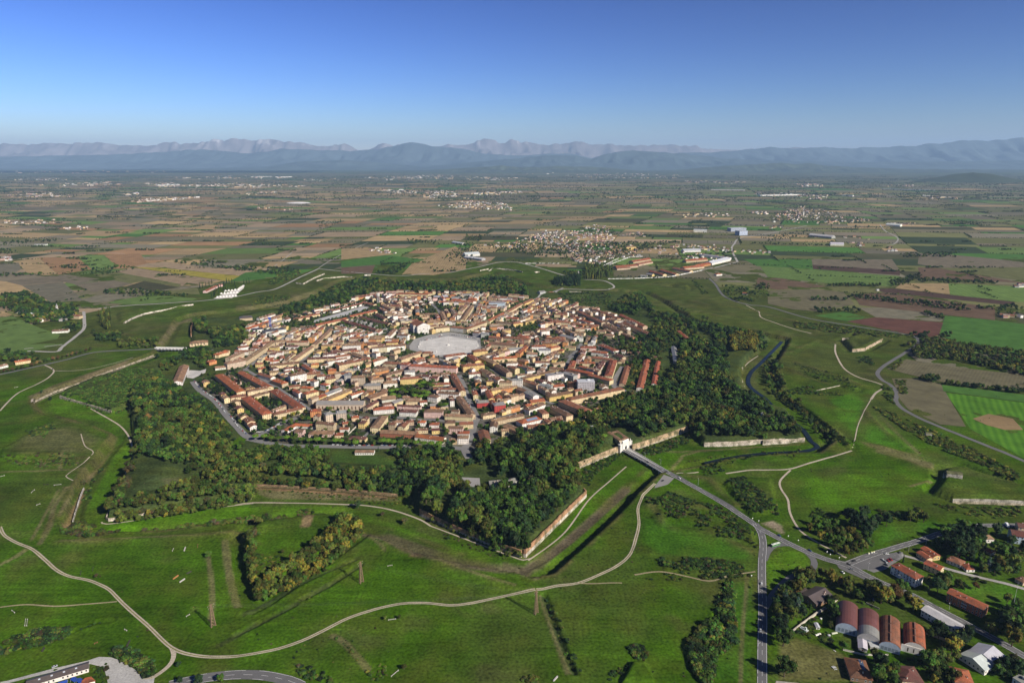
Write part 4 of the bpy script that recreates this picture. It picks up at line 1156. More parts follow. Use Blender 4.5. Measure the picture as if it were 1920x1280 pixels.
SPEC = '''A 540 235 790 425 16 10 cream orange b h|long orange roofed barrack behind the dark trees on the western street
A 670 492 845 468 12 8 cream rust b h
A 842 482 1085 675 17 10 cream red b h|long red roofed barrack ending above two dark cedars
A 790 212 1115 385 14 9 cream red b g|long barrack with stepped red roof behind a row of dark trees
A 855 425 1110 378 12 9 cream brown b h
A 1150 405 1465 610 16 10 cream red b h|long red barrack along the inner street beside a garden court
A 920 482 1115 428 12 8 cream brown b h
A 1150 680 1470 612 13 9 cream rust b h|cream barrack closing the garden court behind yellowing trees
A 150 140 72 325 18 7 white tan w g|long tan roofed hall beside the western wood
A 485 20 640 -12 12 7 cream orange h h
A 415 100 500 80 12 7 orange orange h h
A 615 112 830 68 16 12 beige tan a h|tan apartment block with stacked balconies near the western gate
A 640 55 800 -12 13 11 tan tan h g
A 500 160 620 148 14 4 white tan s g|low pale canopy roof beside the western apartment block
D 95 1050 420 835 13 10 cream tan h g|very long cream row along the sunlit western street
A 985 175 1060 162 10 6 cream red h g
A 1070 68 1160 58 10 6 white red h g
A 1120 92 1215 85 10 6 white red h g
A 1105 132 1440 102 11 7 white brown h g
A 980 182 1060 170 10 6 cream red h h
A 1110 212 1215 200 12 7 cream tan h g
A 1000 230 1150 275 11 7 white rust h g
A 1160 290 1285 335 14 8 tan orange h h
A 1280 175 1365 165 11 7 white rust h h
A 1330 248 1510 213 15 15 white brown a h|white four storey apartment block with brown roof and drying balconies
A 1520 225 1680 212 17 11 cream rust h h
A 1530 308 1612 298 9 5 white red h g
A 1735 285 1850 272 13 11 cream rust h h
A 1470 375 1590 388 12 8 cream orange h h
A 1500 452 1645 415 14 11 cream red a h|cream block with red hip roof by the car yard west of the grey hall
A 1330 378 1455 362 10 5 tan rust h g
A 1640 562 1790 492 13 8 orange brown h g
B -60 515 210 408 13 8 yellow tan h g
B -150 545 375 545 20 11 beige grey w g|long grey roofed hall with tall arched windows
B 60 660 172 650 14 15 beige grey a h|beige apartment block with grey roof and balconies beside the grey hall
B -70 680 10 665 13 14 beige grey a h
A 1570 642 1690 632 13 10 orange red h h
A 1400 800 1630 812 11 4 white orange s g
A 1395 803 1275 870 11 4 white orange s g
A 1560 885 1830 880 16 5 pink tan h h|low pink house with wide tan roof behind the umbrella pines
B 45 908 140 902 12 6 cream red h h
B 235 718 315 712 10 6 cream orange h h
B 130 790 195 780 9 5 tan red h g
B 110 845 205 845 10 5 white rust h g
B 215 940 400 952 11 5 cream maroon h h|low cream house with dark red roof behind the pines
B 480 622 710 605 15 8 white red w h|white hall with bright red roof behind the tan schoolhouse
B 785 640 970 650 14 8 white maroon h h
B 1055 638 1262 640 15 11 pink brown a h|pinkish three storey block with brown roof above the small villas
B 1290 692 1600 702 12 8 cream tan h g
B 1445 490 1590 690 12 9 tan tan h g
B 1375 235 1485 430 12 9 cream rust h g
B 890 130 1420 158 15 12 pink red p h|long pink palace with red roof and rows of dark windows
B 795 108 885 118 15 11 pink red h h
B 1480 140 1720 118 15 12 yellow rust p h|yellow palace with brown red roof at the edge of the square
B 1565 22 1660 90 14 11 yellow red h g
B 75 128 430 55 15 13 cream rust a g|long cream four storey block behind tall dark conifers
B 230 262 382 258 15 15 beige tan a h|tall beige block with grey glazed side
B 155 250 235 245 13 13 grey grey a f
B 375 350 560 345 15 9 beige grey h h
B 445 295 590 278 12 11 beige tan h h
B 590 325 745 315 17 9 white tan h h
B 780 285 990 270 13 11 yellow rust a h|yellow and white block beside the umbrella pine square
B 830 205 945 198 13 9 white grey h g
B 600 240 820 185 15 8 tan brown h h
B 480 212 640 178 12 7 orange tan h g
B 215 470 360 425 11 6 white orange h g
B 410 500 600 430 17 8 tan brown h g
B 570 500 725 485 20 9 white tan w g|broad tan roofed hall in front of the umbrella pine square
B 585 572 690 555 11 8 pink brown h g
B 690 560 790 520 11 9 cream grey h g
B 845 530 990 525 13 8 cream tan h h
B 1000 548 1080 540 10 7 white red h g
B 1110 470 1215 485 14 10 white brown a h
B 1220 437 1450 450 13 11 white brown a g|white block with rows of balconies left of the deep street
B 1160 398 1420 402 11 6 white rust h g
B 700 770 812 758 12 7 white tan h h
B 860 765 930 758 10 6 tan rust h h
B 985 765 1068 768 11 6 white orange h h
B 1115 790 1218 792 11 6 white red h h
B 1285 765 1400 762 14 9 cream brown h h
B 1450 785 1600 778 13 8 cream rust h g
B 595 695 495 832 15 10 cream tan w h|cream schoolhouse with tan hip roof beside a grass court
B 570 872 975 892 14 7 brick tan w g|long brick building with tan roof behind the umbrella pines
B 965 918 1280 960 14 6 white orange h g|low row with vivid orange roof behind the umbrella pines
B 280 1105 490 1105 10 4 white tan s g|small white hut with tan roof at the edge of the sports pitch
B 1430 888 1560 888 12 9 white red h h
B 1430 935 1550 935 13 10 white tan h h|white house with tan hip roof at the end of the deep street
B 1340 968 1420 972 10 6 cream tan h g
B 1712 868 1745 962 16 7 tan rust w g|lone gabled hall with rusty roof standing in the street end
C 30 572 155 558 15 13 red grey a h|bright red building with a grey roof
B 1640 545 1775 535 14 9 red grey h h|red walled house with grey roof on the deep street
B 1700 690 1840 668 12 7 cream brown h h
C 0 758 160 725 13 7 tan tan h g
C 165 725 360 690 12 6 tan brown h g
C 320 765 545 712 19 8 white red w h|white hall with solar panels on its red roof
C 170 808 340 868 13 6 tan tan h g
C 510 925 830 828 9 5 cream maroon h g|long narrow low row with dark red roof near the gate wood
C 430 935 520 915 11 5 white red h h
C 845 785 935 795 12 7 cream rust h h
C 660 738 805 712 11 5 tan brown h g
C 680 590 890 698 14 9 cream brown h h|cream house with long brown roof below the L shaped barrack
C 800 520 1105 645 17 10 tan rust b h|broad end wing of the L shaped barrack by the gate wood
C 875 510 1480 388 15 10 cream rust b h|long cream barrack with rust red roof left of the twin red sheds
C 1150 625 1315 628 13 6 cream rust h h|red roofed villa among the trees behind the gate
C 975 320 1165 318 17 20 grey lgrey a f|grey white tower block standing above the red roofs
C 625 255 805 230 14 12 white grey a f|white flat roofed block with balconies right of the deep street
C 815 225 955 262 14 11 grey grey a f|grey flat roofed block joined to the white balcony block
C 345 282 720 195 12 9 yellow brown h g|very long yellow row with brown roof along a street
C 640 478 900 432 15 9 yellow brown h h|yellow house row with brown roof in front of the tower block
C 700 372 820 360 12 6 white red h g
C 440 540 595 518 15 8 yellow red h g|yellow house with red roof beside a strip of lawn
C 388 590 450 575 11 6 cream orange h g
C 310 392 410 430 12 8 tan brown h g
C 410 430 510 480 13 9 white grey h g
C 370 300 540 355 12 9 tan rust h g
C 545 360 690 380 12 9 grey grey a f
C 245 305 360 310 11 13 white grey a f
C 100 330 235 335 14 12 cream tan a f
C 870 170 1140 225 13 8 cream red b h|front left wing of the red roofed quadrangle
C 1110 235 1360 300 14 9 cream red b h|front right wing of the red roofed quadrangle
C 1385 75 1325 250 15 9 cream red b h|tall right wing of the red roofed quadrangle
C 1140 42 1370 70 13 8 cream rust b h|rear wing of the red roofed quadrangle
C 930 85 905 155 13 8 cream red b h
C 1000 108 1175 110 11 8 cream red b h
C 1762 75 1680 390 13 6 white red b g|left one of the two parallel red sheds in the park
C 1885 95 1840 350 10 5 white red b g|right one of the two parallel red sheds in the park
C 1545 145 1480 350 12 4 tan rust s g|broken red roof beside the street by the yellow trees
F 275 495 550 620 12 9 tan rust b g|long rusty roofed row nearest the northern barracks garden
F 560 640 745 720 12 9 tan brown b g
F 770 735 895 790 12 9 orange brown b h
F 445 465 725 575 13 9 tan rust b h|middle rusty roofed barrack on the north eastern edge
F 770 610 1065 740 15 9 tan rust b h|long brown roofed barrack nearest the eastern wood
F 745 530 1020 660 14 8 tan red b g|outermost red barrack under the eastern rampart
F 1395 715 1525 822 9 8 orange orange b g|narrow orange roof sticking out of the dark wood
F 515 860 695 930 16 6 white red h h
F 700 970 785 1010 12 5 tan maroon h g
F 1070 1005 1185 1010 10 4 tan maroon s g
F 1340 890 1370 1050 12 5 grey grey s g
F 290 890 465 892 15 8 pink red h h
F 420 940 595 958 13 8 white red h h
F 190 618 335 642 15 7 orange rust h h
F 290 580 420 620 14 6 white red h h
F 360 640 495 650 13 8 cream rust h h
F 475 705 575 712 13 8 cream tan h h
F 560 750 665 760 13 8 cream tan h h
F 20 600 175 612 15 9 cream rust h h
F 0 520 145 525 14 9 cream rust h h
F 85 755 235 795 17 7 white grey w g|grey roofed white hall near the northern houses
F 0 780 115 790 14 8 cream rust h h
F 110 885 235 892 13 6 cream tan h h
F 300 455 400 445 12 7 white tan h h
F 190 545 290 575 12 6 white red h g
F 220 720 340 735 12 7 cream tan h h
E 450 678 620 658 15 11 cream tan a h|cream arcaded house on the square right of the white church
E 385 688 440 700 13 10 yellow tan h g
E 640 662 785 680 14 11 white rust a h|white house with arcades at the back of the square
E 790 690 1010 612 13 11 cream rust h g|long cream row running back from the square
E 890 722 960 730 13 11 grey tan h h
E 975 738 1060 740 14 11 grey grey a h|grey shaded house at the right edge of the square
E 360 600 510 590 15 11 yellow tan h h|yellow house behind the white church
E 1070 775 1215 792 14 8 tan rust h g
E 1070 840 1380 862 19 9 tan brown w g|broad brown roofed hall right of the square
E 1230 775 1520 800 17 9 tan rust h h
E 1395 760 1510 785 13 8 tan red h h
E 875 935 1035 920 17 10 yellow rust h h
E 560 992 795 960 15 11 white rust p h|white row facing the square from the front
E 315 952 430 950 15 9 cream rust h h
E 370 1030 485 1018 13 8 tan tan h h
E 215 1030 325 1010 14 9 pink red h h
E 50 1030 290 945 13 9 cream tan h g|long cream row running up to the front of the square
E 980 1000 1140 1072 15 9 yellow tan h h
E 1100 1020 1370 1000 14 8 cream orange h g
E 1385 965 1475 880 11 9 orange red h g
E 1280 915 1440 900 17 8 white grey w g|grey roofed hall right of the square
E 1540 882 1700 880 12 10 white red h h
E 1740 900 1845 880 13 9 cream orange h h
E 1485 960 1605 962 15 10 white tan h h
E 1620 930 1755 930 15 11 white grey a f
E 1150 1090 1290 1180 13 9 tan brown h g
E 1255 1065 1385 1060 13 8 white tan h h
E 1580 1062 1740 1060 12 8 white rust h g
E 1770 1085 1900 1060 12 8 tan tan h g
E 500 388 915 372 15 8 white red w g|long white hall with red roof and blue shed doors at the back of town
E 40 292 380 300 15 11 cream red a h|red roofed block on the northern rampart side
E 20 340 120 342 13 8 white rust h g
E 440 332 600 330 22 6 grey lgrey s f
E 640 342 760 340 20 6 grey grey s f
E 770 305 890 305 16 5 grey grey s f
E 620 308 690 308 13 8 orange red h h
E 640 358 745 362 16 8 orange red h h
E 840 345 915 352 15 9 orange orange h h
E 530 500 570 590 12 8 tan tan h g
E 760 590 865 430 13 9 cream tan h g|long tan roofed row beside the long white hall
E 1045 600 1220 512 13 9 cream red h g|red roofed row along the northern gate street
E 1260 498 1420 408 13 9 cream rust h g
E 1440 405 1545 358 13 9 yellow rust h g
E 1060 388 1240 388 17 13 blue grey a h|grey blue block among the red roofs near the northern gate
E 1250 378 1290 376 12 9 yellow red h h
E 1120 320 1455 350 9 5 tan brown s g|long brown walled shed below the northern rampart
E 1260 560 1390 570 15 9 tan red h h
E 1320 625 1425 610 15 10 yellow rust h h
E 1150 612 1320 625 13 9 tan brown h g
E 1455 612 1620 570 12 8 yellow tan h g
E 1500 515 1640 520 13 8 tan brown h h
E 1650 540 1720 530 13 11 tan rust h h
E 1500 435 1605 440 13 9 yellow rust h h
E 1300 395 1360 385 12 8 cream rust h g
E 1720 570 1840 620 14 9 cream rust h h
E 1830 605 1960 612 14 9 cream rust h h
E 1620 690 1700 690 12 7 white red h h
E 1700 790 1920 810 14 8 cream rust h h
D 1080 488 1450 398 14 6 white rust b g|long barrack on the far side of the parade ground
D 905 648 1255 570 16 7 cream red b g|long red barrack on the near side of the parade ground
D 1290 550 1585 482 15 7 cream red b g
D 1420 552 1745 632 15 6 tan maroon b g|rear one of the two dark red sheds by the barracks yard
D 1210 590 1610 700 15 6 tan maroon b g|front one of the two dark red sheds by the barracks yard
D 1600 520 1700 580 13 6 tan maroon b g
D 1440 388 1580 418 15 7 cream rust b g
D 1370 328 1590 298 13 8 white rust b g
D 1130 440 1350 395 11 5 white tan b g
D 1285 400 1350 390 10 5 cream rust h g
D 135 685 385 600 15 7 white orange b h|orange roofed barrack at the north west corner of town
D 660 580 860 550 12 6 cream rust h g
D 750 558 945 520 12 6 cream red h g
D 995 440 1065 432 12 9 cream tan h h
D 200 705 320 690 22 6 white dark w f
D 330 725 560 690 24 8 white dark w f|wide dark flat roofed hall near the blue lattice tower
D 1215 868 1415 860 15 13 white tan a h|bright white block with rows of windows in the western quarter
D 980 868 1090 868 13 10 yellow tan h h
D 1090 858 1200 855 13 9 tan tan h h
D 580 880 715 880 13 8 white maroon h h
D 400 890 495 890 13 9 yellow tan h h
D 590 832 830 830 12 9 tan rust h g
D 460 830 580 822 13 8 tan tan h g
D 300 855 435 828 13 9 pink rust h g
D 195 895 280 900 13 9 white rust h h
D 30 900 150 880 13 8 white rust h g
D 820 1020 1125 1008 14 8 cream maroon h g|cream row with dark red roof in front of the garden court
D 1130 1000 1290 978 13 9 white rust h g
D 1000 965 1150 960 12 8 white maroon h g
D 1330 962 1500 1015 14 9 tan tan h g
D 900 948 960 930 12 9 yellow tan h g
D 640 1040 860 888 13 9 cream tan h g|long cream row along the sunlit western radial street
D 890 868 1080 688 12 9 cream tan h g
D 1520 778 1690 770 15 10 yellow tan h h
D 1700 838 1835 830 15 10 yellow rust h h
D 1290 790 1480 785 14 10 tan rust h h
D 1110 700 1230 690 14 9 blue tan h h
D 1290 740 1430 735 14 8 white rust h h
D 1720 770 1800 690 13 9 white tan h g
D 1640 700 1590 730 13 6 white rust h g
D 1740 425 1880 430 16 9 cream rust h h
D 1720 345 1800 340 13 8 white rust h h
D 1810 305 1920 295 14 9 cream red h h
D 1810 345 1920 345 12 7 white maroon h h
D 1700 510 1800 515 13 9 cream tan h h
D 1050 1150 1140 1145 12 7 orange orange h h
D 970 1095 1050 1090 11 7 white tan h h
D 860 1085 945 1080 12 7 yellow orange h h
D 390 1095 720 1070 12 7 cream brown h g
D 350 1035 430 1030 11 6 cream red h g
D 415 1050 500 1040 11 6 cream red h g
D 235 1080 320 1075 11 7 yellow rust h g
D 550 1130 660 1120 12 7 white maroon h h
D 10 1040 110 1020 14 11 beige tan a g
D 1600 1010 1680 1005 12 7 white red h h
D 1680 1060 1850 1070 16 8 tan rust h h
D 1560 1150 1720 1130 13 8 orange tan h g
D 1850 1090 1960 1070 13 8 white red h g
W 1195 688 1200 688 3 1 white tan s g
W 1425 662 1560 650 22 6 cream tan w h|tan flat gatehouse at the end of the white arched bridge
W 1795 458 1890 450 24 6 tan dark w h|dark roofed shed on the western bastion
W 1620 735 1705 700 13 7 cream orange h h
W 110 785 225 768 12 6 cream orange h g|cream farmhouse with orange roof beside the avenue of trees
W -15 820 45 805 12 5 white tan h g
W 395 552 515 545 16 5 white brown h g|low white house with broad brown roof in the western gardens
W 540 438 605 440 15 8 cream rust h h|cream villa with rust roof at the bend of the pale road
W 445 465 505 462 13 5 grey grey h g
W 255 468 310 465 13 5 white tan h g
W 120 405 185 402 14 5 white tan h g
W 230 395 275 393 12 5 white tan h g
W 1535 258 1620 218 13 6 pink red h g|long red roofed cemetery building among black cypresses
W 1640 212 1670 210 10 6 pink red h g
J 200 1105 660 968 9 4 white dark s g|low white building with long dark roof at the lower left corner
J 640 1080 670 1110 8 3 white orange s g|small lean to with orange roof beside the dark roofed building
I 1455 128 1545 120 12 4 white grey h g|grey roofed house hidden among the bastion trees
I 1550 128 1605 108 12 4 white grey h g
V 540 1 541 1 3 1 white tan s g
V 760 748 830 745 15 7 cream rust h h|rusty roofed gatehouse at the northern gate
V 660 780 720 770 14 6 grey grey h g
R 1770 355 1860 362 14 5 cream rust h g|farmhouse with rusty roof at the right edge of the plain
R 1880 180 1930 178 14 5 white grey h g
R 5 108 40 105 14 6 white red h h|small white house alone on the eastern glacis
R 175 225 205 228 10 5 white red h g|tiny white chapel like house among dark trees
R 1005 205 1018 205 8 4 white white_ s g'''
for ln in SPEC.replace('white_', 'lgrey').splitlines():
    if 'h g' not in ln or ' 3 1 ' not in ln:
        if ' 3 1 ' in ln: continue
    ridge_spec(ln)
for q in BLD:
    occ_box(q['x'], q['y'], q['L'], q['W'], q['a'], 0.5)
n_traced = len(BLD)

# the church on the square takes its place before the filling
ch0 = P(*[RG['E'][0] + 262 / 6, RG['E'][1] + 622 / 6], 24)
ch1 = P(*[RG['E'][0] + 312 / 6, RG['E'][1] + 648 / 6], 24)
occ_box((ch0[0] + ch1[0]) / 2 - 2, (ch0[1] + ch1[1]) / 2 + 2, 52, 32, math.atan2(ch1[1] - ch0[1], ch1[0] - ch0[0]), 2)

# rows of ordinary houses in the blocks that are left, set along the nearest street
r = random.Random(23)
SLP = np.concatenate([l for l in STREET_LINES])
SLD = np.concatenate([np.gradient(l, axis=0) for l in STREET_LINES])
CEN = np.array(P(840, 645)[:2])
GREEN = [gp(s) for s in ('A 870 1010 940 930 1300 935 1900 970 1900 1060 1280 1050', 'B 0 975 560 980 1290 1005 1290 1060 0 1050', 'A 330 380 480 480 640 640 900 840 960 900 860 930 700 760 560 590', 'A 940 730 1120 700 1500 640 1560 720 1240 820 1000 900', 'D 880 710 880 600 1060 470 1460 370 1620 420 1740 600 1780 740 1540 790 1200 690', 'E 190 560 250 560 400 700 400 770 200 810 120 700', 'B 640 410 760 390 880 420 900 400 960 330 1160 330 1150 460 1080 520 880 520 780 530 640 450', 'A 560 190 760 230 900 400 850 470 780 400 620 200', 'A 920 500 1130 480 1330 620 1110 690 980 600',
                         'A 330 250 560 250 640 480 560 500 360 350', 'E 320 470 480 420 560 440 720 430 730 480 500 500 470 540 330 550', 'E 1110 640 1280 600 1640 650 1680 700 1400 760 1150 750',
                         'F 280 700 700 780 1060 750 1400 840 1400 1040 1180 1000 760 960 480 860', 'C 1500 120 1920 60 1920 440 1500 420', 'C 1000 430 1500 480 1700 560 1700 700 1000 720', 'D 520 560 920 560 920 690 520 700',
                         'B 190 740 340 700 420 740 220 940', 'B 620 740 1290 780 1290 900 980 880 620 850', 'C 170 600 370 580 370 640 180 690', 'B 1380 570 1700 640 1620 700', 'A 1000 780 1560 700 1640 880 1000 1000')]
EXTRA = [gp('F 0 880 860 1150 860 1300 0 1300')]
TWN = TOWN
fill = []
cand = []
lo, hi = TOWN.min(0), TOWN.max(0)
cx = np.array([r.uniform(lo[0], hi[0]) for _ in range(7500)])
cy = np.array([r.uniform(lo[1], hi[1]) for _ in range(7500)])
ok = inside(TOWN, cx, cy) & (dist(TOWN, cx, cy, True) > 9)
for g in GREEN: ok &= ~inside(g, cx, cy)
CWALL = ['white', 'cream', 'white', 'yellow', 'tan', 'pink', 'cream', 'cream', 'white', 'beige', 'white', 'orange']
CROOF = ['rust', 'brown', 'tan', 'red', 'rust', 'brown', 'tan', 'maroon', 'brown', 'rust', 'tan', 'grey', 'brown']
for x, y in zip(cx[ok], cy[ok]):
    d2 = (SLP[:, 0] - x) ** 2 + (SLP[:, 1] - y) ** 2
    k = int(d2.argmin())
    if d2[k] < 45 ** 2: a = math.atan2(SLD[k][1], SLD[k][0])
    else:
        th = math.atan2(y - CEN[1], x - CEN[0])
        a = round(th / math.radians(20)) * math.radians(20) + (math.pi / 2 if math.sin(x * 0.011 + 3 * math.sin(y * 0.013)) > 0 else 0)
    if r.random() < 0.22: a += math.pi / 2
    a = (a + math.pi / 2) % math.pi - math.pi / 2
    L, W = r.uniform(12, 26), r.uniform(9.5, 13.5)
    if occ_box(x, y, L, W, a, 2.8, test=True) > 0.0:
        L, W = L * 0.65, W * 0.8
        if occ_box(x, y, L, W, a, 2.2, test=True) > 0.0: continue
    he = r.choice([6, 6.2, 8.5, 9, 9.3, 9.5, 11.5, 3.2])
    occ_box(x, y, L, W, a, 0.3)
    ca_, sa_ = math.cos(a), math.sin(a)
    wall, roof = r.choice(CWALL), r.choice(CROOF)
    BLD.append(dict(x=x, y=y, L=L, W=W, he=he, a=a, wall=wall, roof=roof, style=r.choice(['gable', 'gable', 'hip']), cat='house', label=None))
    for sgn in (1, -1):
        px_ = x
        off = L / 2
        for _ in range(r.choice([0, 0, 1, 2, 3])):
            L2, W2 = r.uniform(10, 20), W * r.uniform(0.9, 1.08)
            off2 = off + L2 / 2 + 0.12
            xx, yy = x + sgn * off2 * ca_, y + sgn * off2 * sa_
            if not inside(TOWN, np.array([xx]), np.array([yy]))[0]: break
            if occ_box(x + sgn * (off2 + 1.2) * ca_, y + sgn * (off2 + 1.2) * sa_, L2 - 3, W2, a, 0.3, test=True) > 0.0: break
            occ_box(xx, yy, L2, W2, a, 0.2)
            BLD.append(dict(x=xx, y=yy, L=L2, W=W2, he=max(3, he + r.choice([-2.6, -0.5, 0, 0.4, 0.8, 2.4])), a=a, wall=r.choice(CWALL), roof=roof if r.random() < .6 else r.choice(CROOF), style='gable', cat='house', label=None))
            off = off2 + L2 / 2
print('buildings', n_traced, len(BLD))


# what each building shows of itself decides which become things of their own
def to_px(x, y, z):
    vy, vz = y, z - HC
    dep = vy * CP - vz * SP
    up = vy * SP + vz * CP
    return 960 + 1280 * x / dep, 640 - 1280 * up / dep, dep


for q in BLD:
    q['px'] = to_px(q['x'], q['y'], q['he'])[:2]
    q['size'] = (q['L'] * 0.6 + q['W'] * 0.5) * (q['he'] + 4) / (to_px(q['x'], q['y'], 0)[2] ** 2)
    q['z'] = zt(q['x'], q['y']) if q['y'] < 3300 else 0.0
houses = [q for q in BLD if q['cat'] == 'house']
houses.sort(key=lambda q: -q['size'] * (50 if q['label'] else 1))
solo = set(id(q) for q in houses[:285])
print('houses', len(houses))

LM = [('the white church', 783, 618), ('the pink palace', 808, 690), ('the yellow palace', 884, 688), ('the long cream block', 662, 680), ('the grey roofed hall', 640, 757), ('the umbrella pine square', 775, 728),
      ('the bright red building', 935, 755), ('the solar panel hall', 992, 785), ('the tower block', 1098, 720), ('the red quadrangle', 1110, 690), ('the twin red sheds', 1205, 700), ('the cream schoolhouse', 710, 788),
      ('the brick building', 750, 808), ('the white apartment block', 556, 705), ('the western barracks', 500, 740), ('the tan apartment block', 440, 680), ('the bright white block', 658, 645), ('the parade ground', 640, 585),
      ('the water tower', 709, 560), ('the blue lattice tower', 506, 605), ('the long white hall', 858, 565), ('the northern gate', 1020, 550), ('the grey blue block', 932, 570), ('the square', 840, 645),
      ('the eastern barracks', 1170, 610), ('the L shaped barrack', 1085, 760), ('the red walled house', 905, 755), ('the brown roofed hall', 945, 642), ('the flagpole side of the square', 905, 665), ('the yellow row', 1010, 700),
      ('the cemetery', 410, 545), ('the arched bridge', 320, 655), ('the bend of the pale road', 150, 600), ('the lower left yard', 150, 1255), ('the barrel roofed sheds', 1640, 1180), ('the road junction', 1590, 1060)]
ORD = ['first', 'second', 'third', 'fourth', 'fifth', 'sixth', 'seventh', 'eighth', 'ninth', 'tenth', 'eleventh', 'twelfth'] + ['%dth' % i for i in range(13, 60)]
lab_n = {}
for q in sorted([q for q in BLD if not q['label'] and (q['cat'] != 'house' or id(q) in solo)], key=lambda q: min(math.hypot(q['px'][0] - l[1], (q['px'][1] - l[2]) * 1.6) for l in LM)):
    px, py = q['px']
    l = min(LM, key=lambda l: math.hypot(px - l[1], (py - l[2]) * 1.6))
    dx, dy = px - l[1], (py - l[2]) * 1.6
    side = ('right of' if dx > 0 else 'left of') if abs(dx) > abs(dy) else ('in front of' if dy > 0 else 'behind')
    fl = {1: 'low', 2: 'two storey', 3: 'three storey', 4: 'four storey'}.get(min(4, max(1, int(q['he'] / 2.95))), 'low')
    key = (q['wall'], fl, q['cat'], side, l[0])
    n = lab_n.get(key, 0)
    lab_n[key] = n + 1
    form = q['cat'] if q['cat'] != 'shed' else 'shed'
    q['label'] = '%s %s %s with %s roof, %s %s %s' % (fl, q['wall'], form, RNAME[q['roof']].replace(' tiled', ''), ('nearest' if n == 0 else ORD[n] + ' nearest'), side, l[0])
    if len(q['label'].split()) > 16: q['label'] = q['label'].replace(' with %s roof' % RNAME[q['roof']].replace(' tiled', ''), '')
GRP = {'house': 'houses of the fortress town', 'apartment block': 'apartment blocks of the fortress town', 'barrack': 'barracks and long sheds', 'hall': 'halls and workshops', 'palace': 'palaces of the town', 'shed': 'low sheds'}


def building(q, parts=True, near=False):
    r = random.Random(int(q['x'] * 7 + q['y'] * 13))
    wc, rc = jit(WC[q['wall']], r), jit(RC[q['roof']], r, 0.16)
    L, W, he, st = q['L'], q['W'], q['he'], q['style']
    root = thing(q['cat'].replace(' ', '_'), q['label'], q['cat'], (q['x'], q['y'], q['z']), q['a'], q.get('group') or GRP[q['cat']])
    b = MB(); wall_shape(b, L, W, he, st, wc); b.build('wall', M['wall'], root)
    b = MB(); roof_shape(b, L, W, he, st, rc)
    rf = b.build('roof', q.get('rmat', M['roof'] if q['roof'] not in ('grey', 'lgrey', 'dark') else M['metal']), root)
    if st in ('gable', 'hip') and q['cat'] not in ('hall', 'shed'):
        for k in range(max(1, min(6, int(L / 9)))):
            u = -L * 0.4 + L * 0.8 * r.random()
            v = r.choice([-1, 1]) * W * r.uniform(0.08, 0.3)
            zz = he + (W / 2 - abs(v)) * SLOPE
            b = MB(); b.box(u, v, zz - 0.5, 0.9, 0.7, 2.0, CHIM, ctop=(0.62, 0.55, 0.47)); b.box(u, v, zz + 1.5, 1.15, 0.95, 0.18, RC['rust'])
            b.build('chimney', M['wall'], rf)
    wl_ = window_list(L, W, he, r)
    if q['cat'] == 'hall' and 'arched' in (q['label'] or ''):
        wl_ = [(u, -W / 2, 4.6, -math.pi / 2, 2.0, 6.0) for u in np.arange(-L / 2 + 5, L / 2 - 3, 6.5)]
    if near:
        for w_ in wl_:
            b = MB(); window_box(b, w_, SHUT[2], 0.05, frame=(0.5, 0.48, 0.45)); b.build('window', M['glass'], root)
    elif wl_:
        b = MB()
        sc = r.choice(SHUT)
        for w_ in wl_: window_box(b, w_, sc)
        b.build('window_rows', M['glass'], root, kind='stuff')
    q['root'] = root
    return root


for q in BLD:
    if q['cat'] != 'house' or id(q) in solo:
        building(q)
# the rest of the roofs: many more houses than can be told one by one
bw, br, bg_ = MB(), MB(), MB()


def into(dst, src, q):
    ca_, sa_ = math.cos(q['a']), math.sin(q['a'])
    i = len(dst.v)
    dst.v.extend([(q['x'] + x * ca_ - y * sa_, q['y'] + x * sa_ + y * ca_, q['z'] + z) for x, y, z in src.v])
    dst.f.extend([tuple(k + i for k in f) for f in src.f])
    dst.c.extend(src.c)


def stuff_house(q, r):
    b = MB(); wall_shape(b, q['L'], q['W'], q['he'], q['style'], jit(WC[q['wall']], r)); into(bw, b, q)
    b = MB(); roof_shape(b, q['L'], q['W'], q['he'], q['style'], jit(RC[q['roof']], r, 0.18)); into(br, b, q)
    b = MB()
    for k in range(2):
        u, v = r.uniform(-.4, .4) * q['L'], r.choice([-1, 1]) * q['W'] * 0.2
        b.box(u, v, q['he'] + q['W'] * 0.3 * SLOPE - 0.4, 0.9, 0.8, 1.9, CHIM)
    into(bw, b, q)
    b = MB()
    for w_ in window_list(q['L'], q['W'], q['he'], r, 'fr' if r.random() < .5 else 'fl'): window_box(b, w_, GLASS)
    into(bg_, b, q)


for q in houses[285:]:
    stuff_house(q, r)
hs = bw.build('town_houses', M['wall'], kind='stuff')
tag(hs, 'close packed smaller houses filling the far blocks of the town')
br.build('roofs', M['roof'], hs, kind='stuff')
bg_.build('window_rows', M['glass'], hs, kind='stuff')

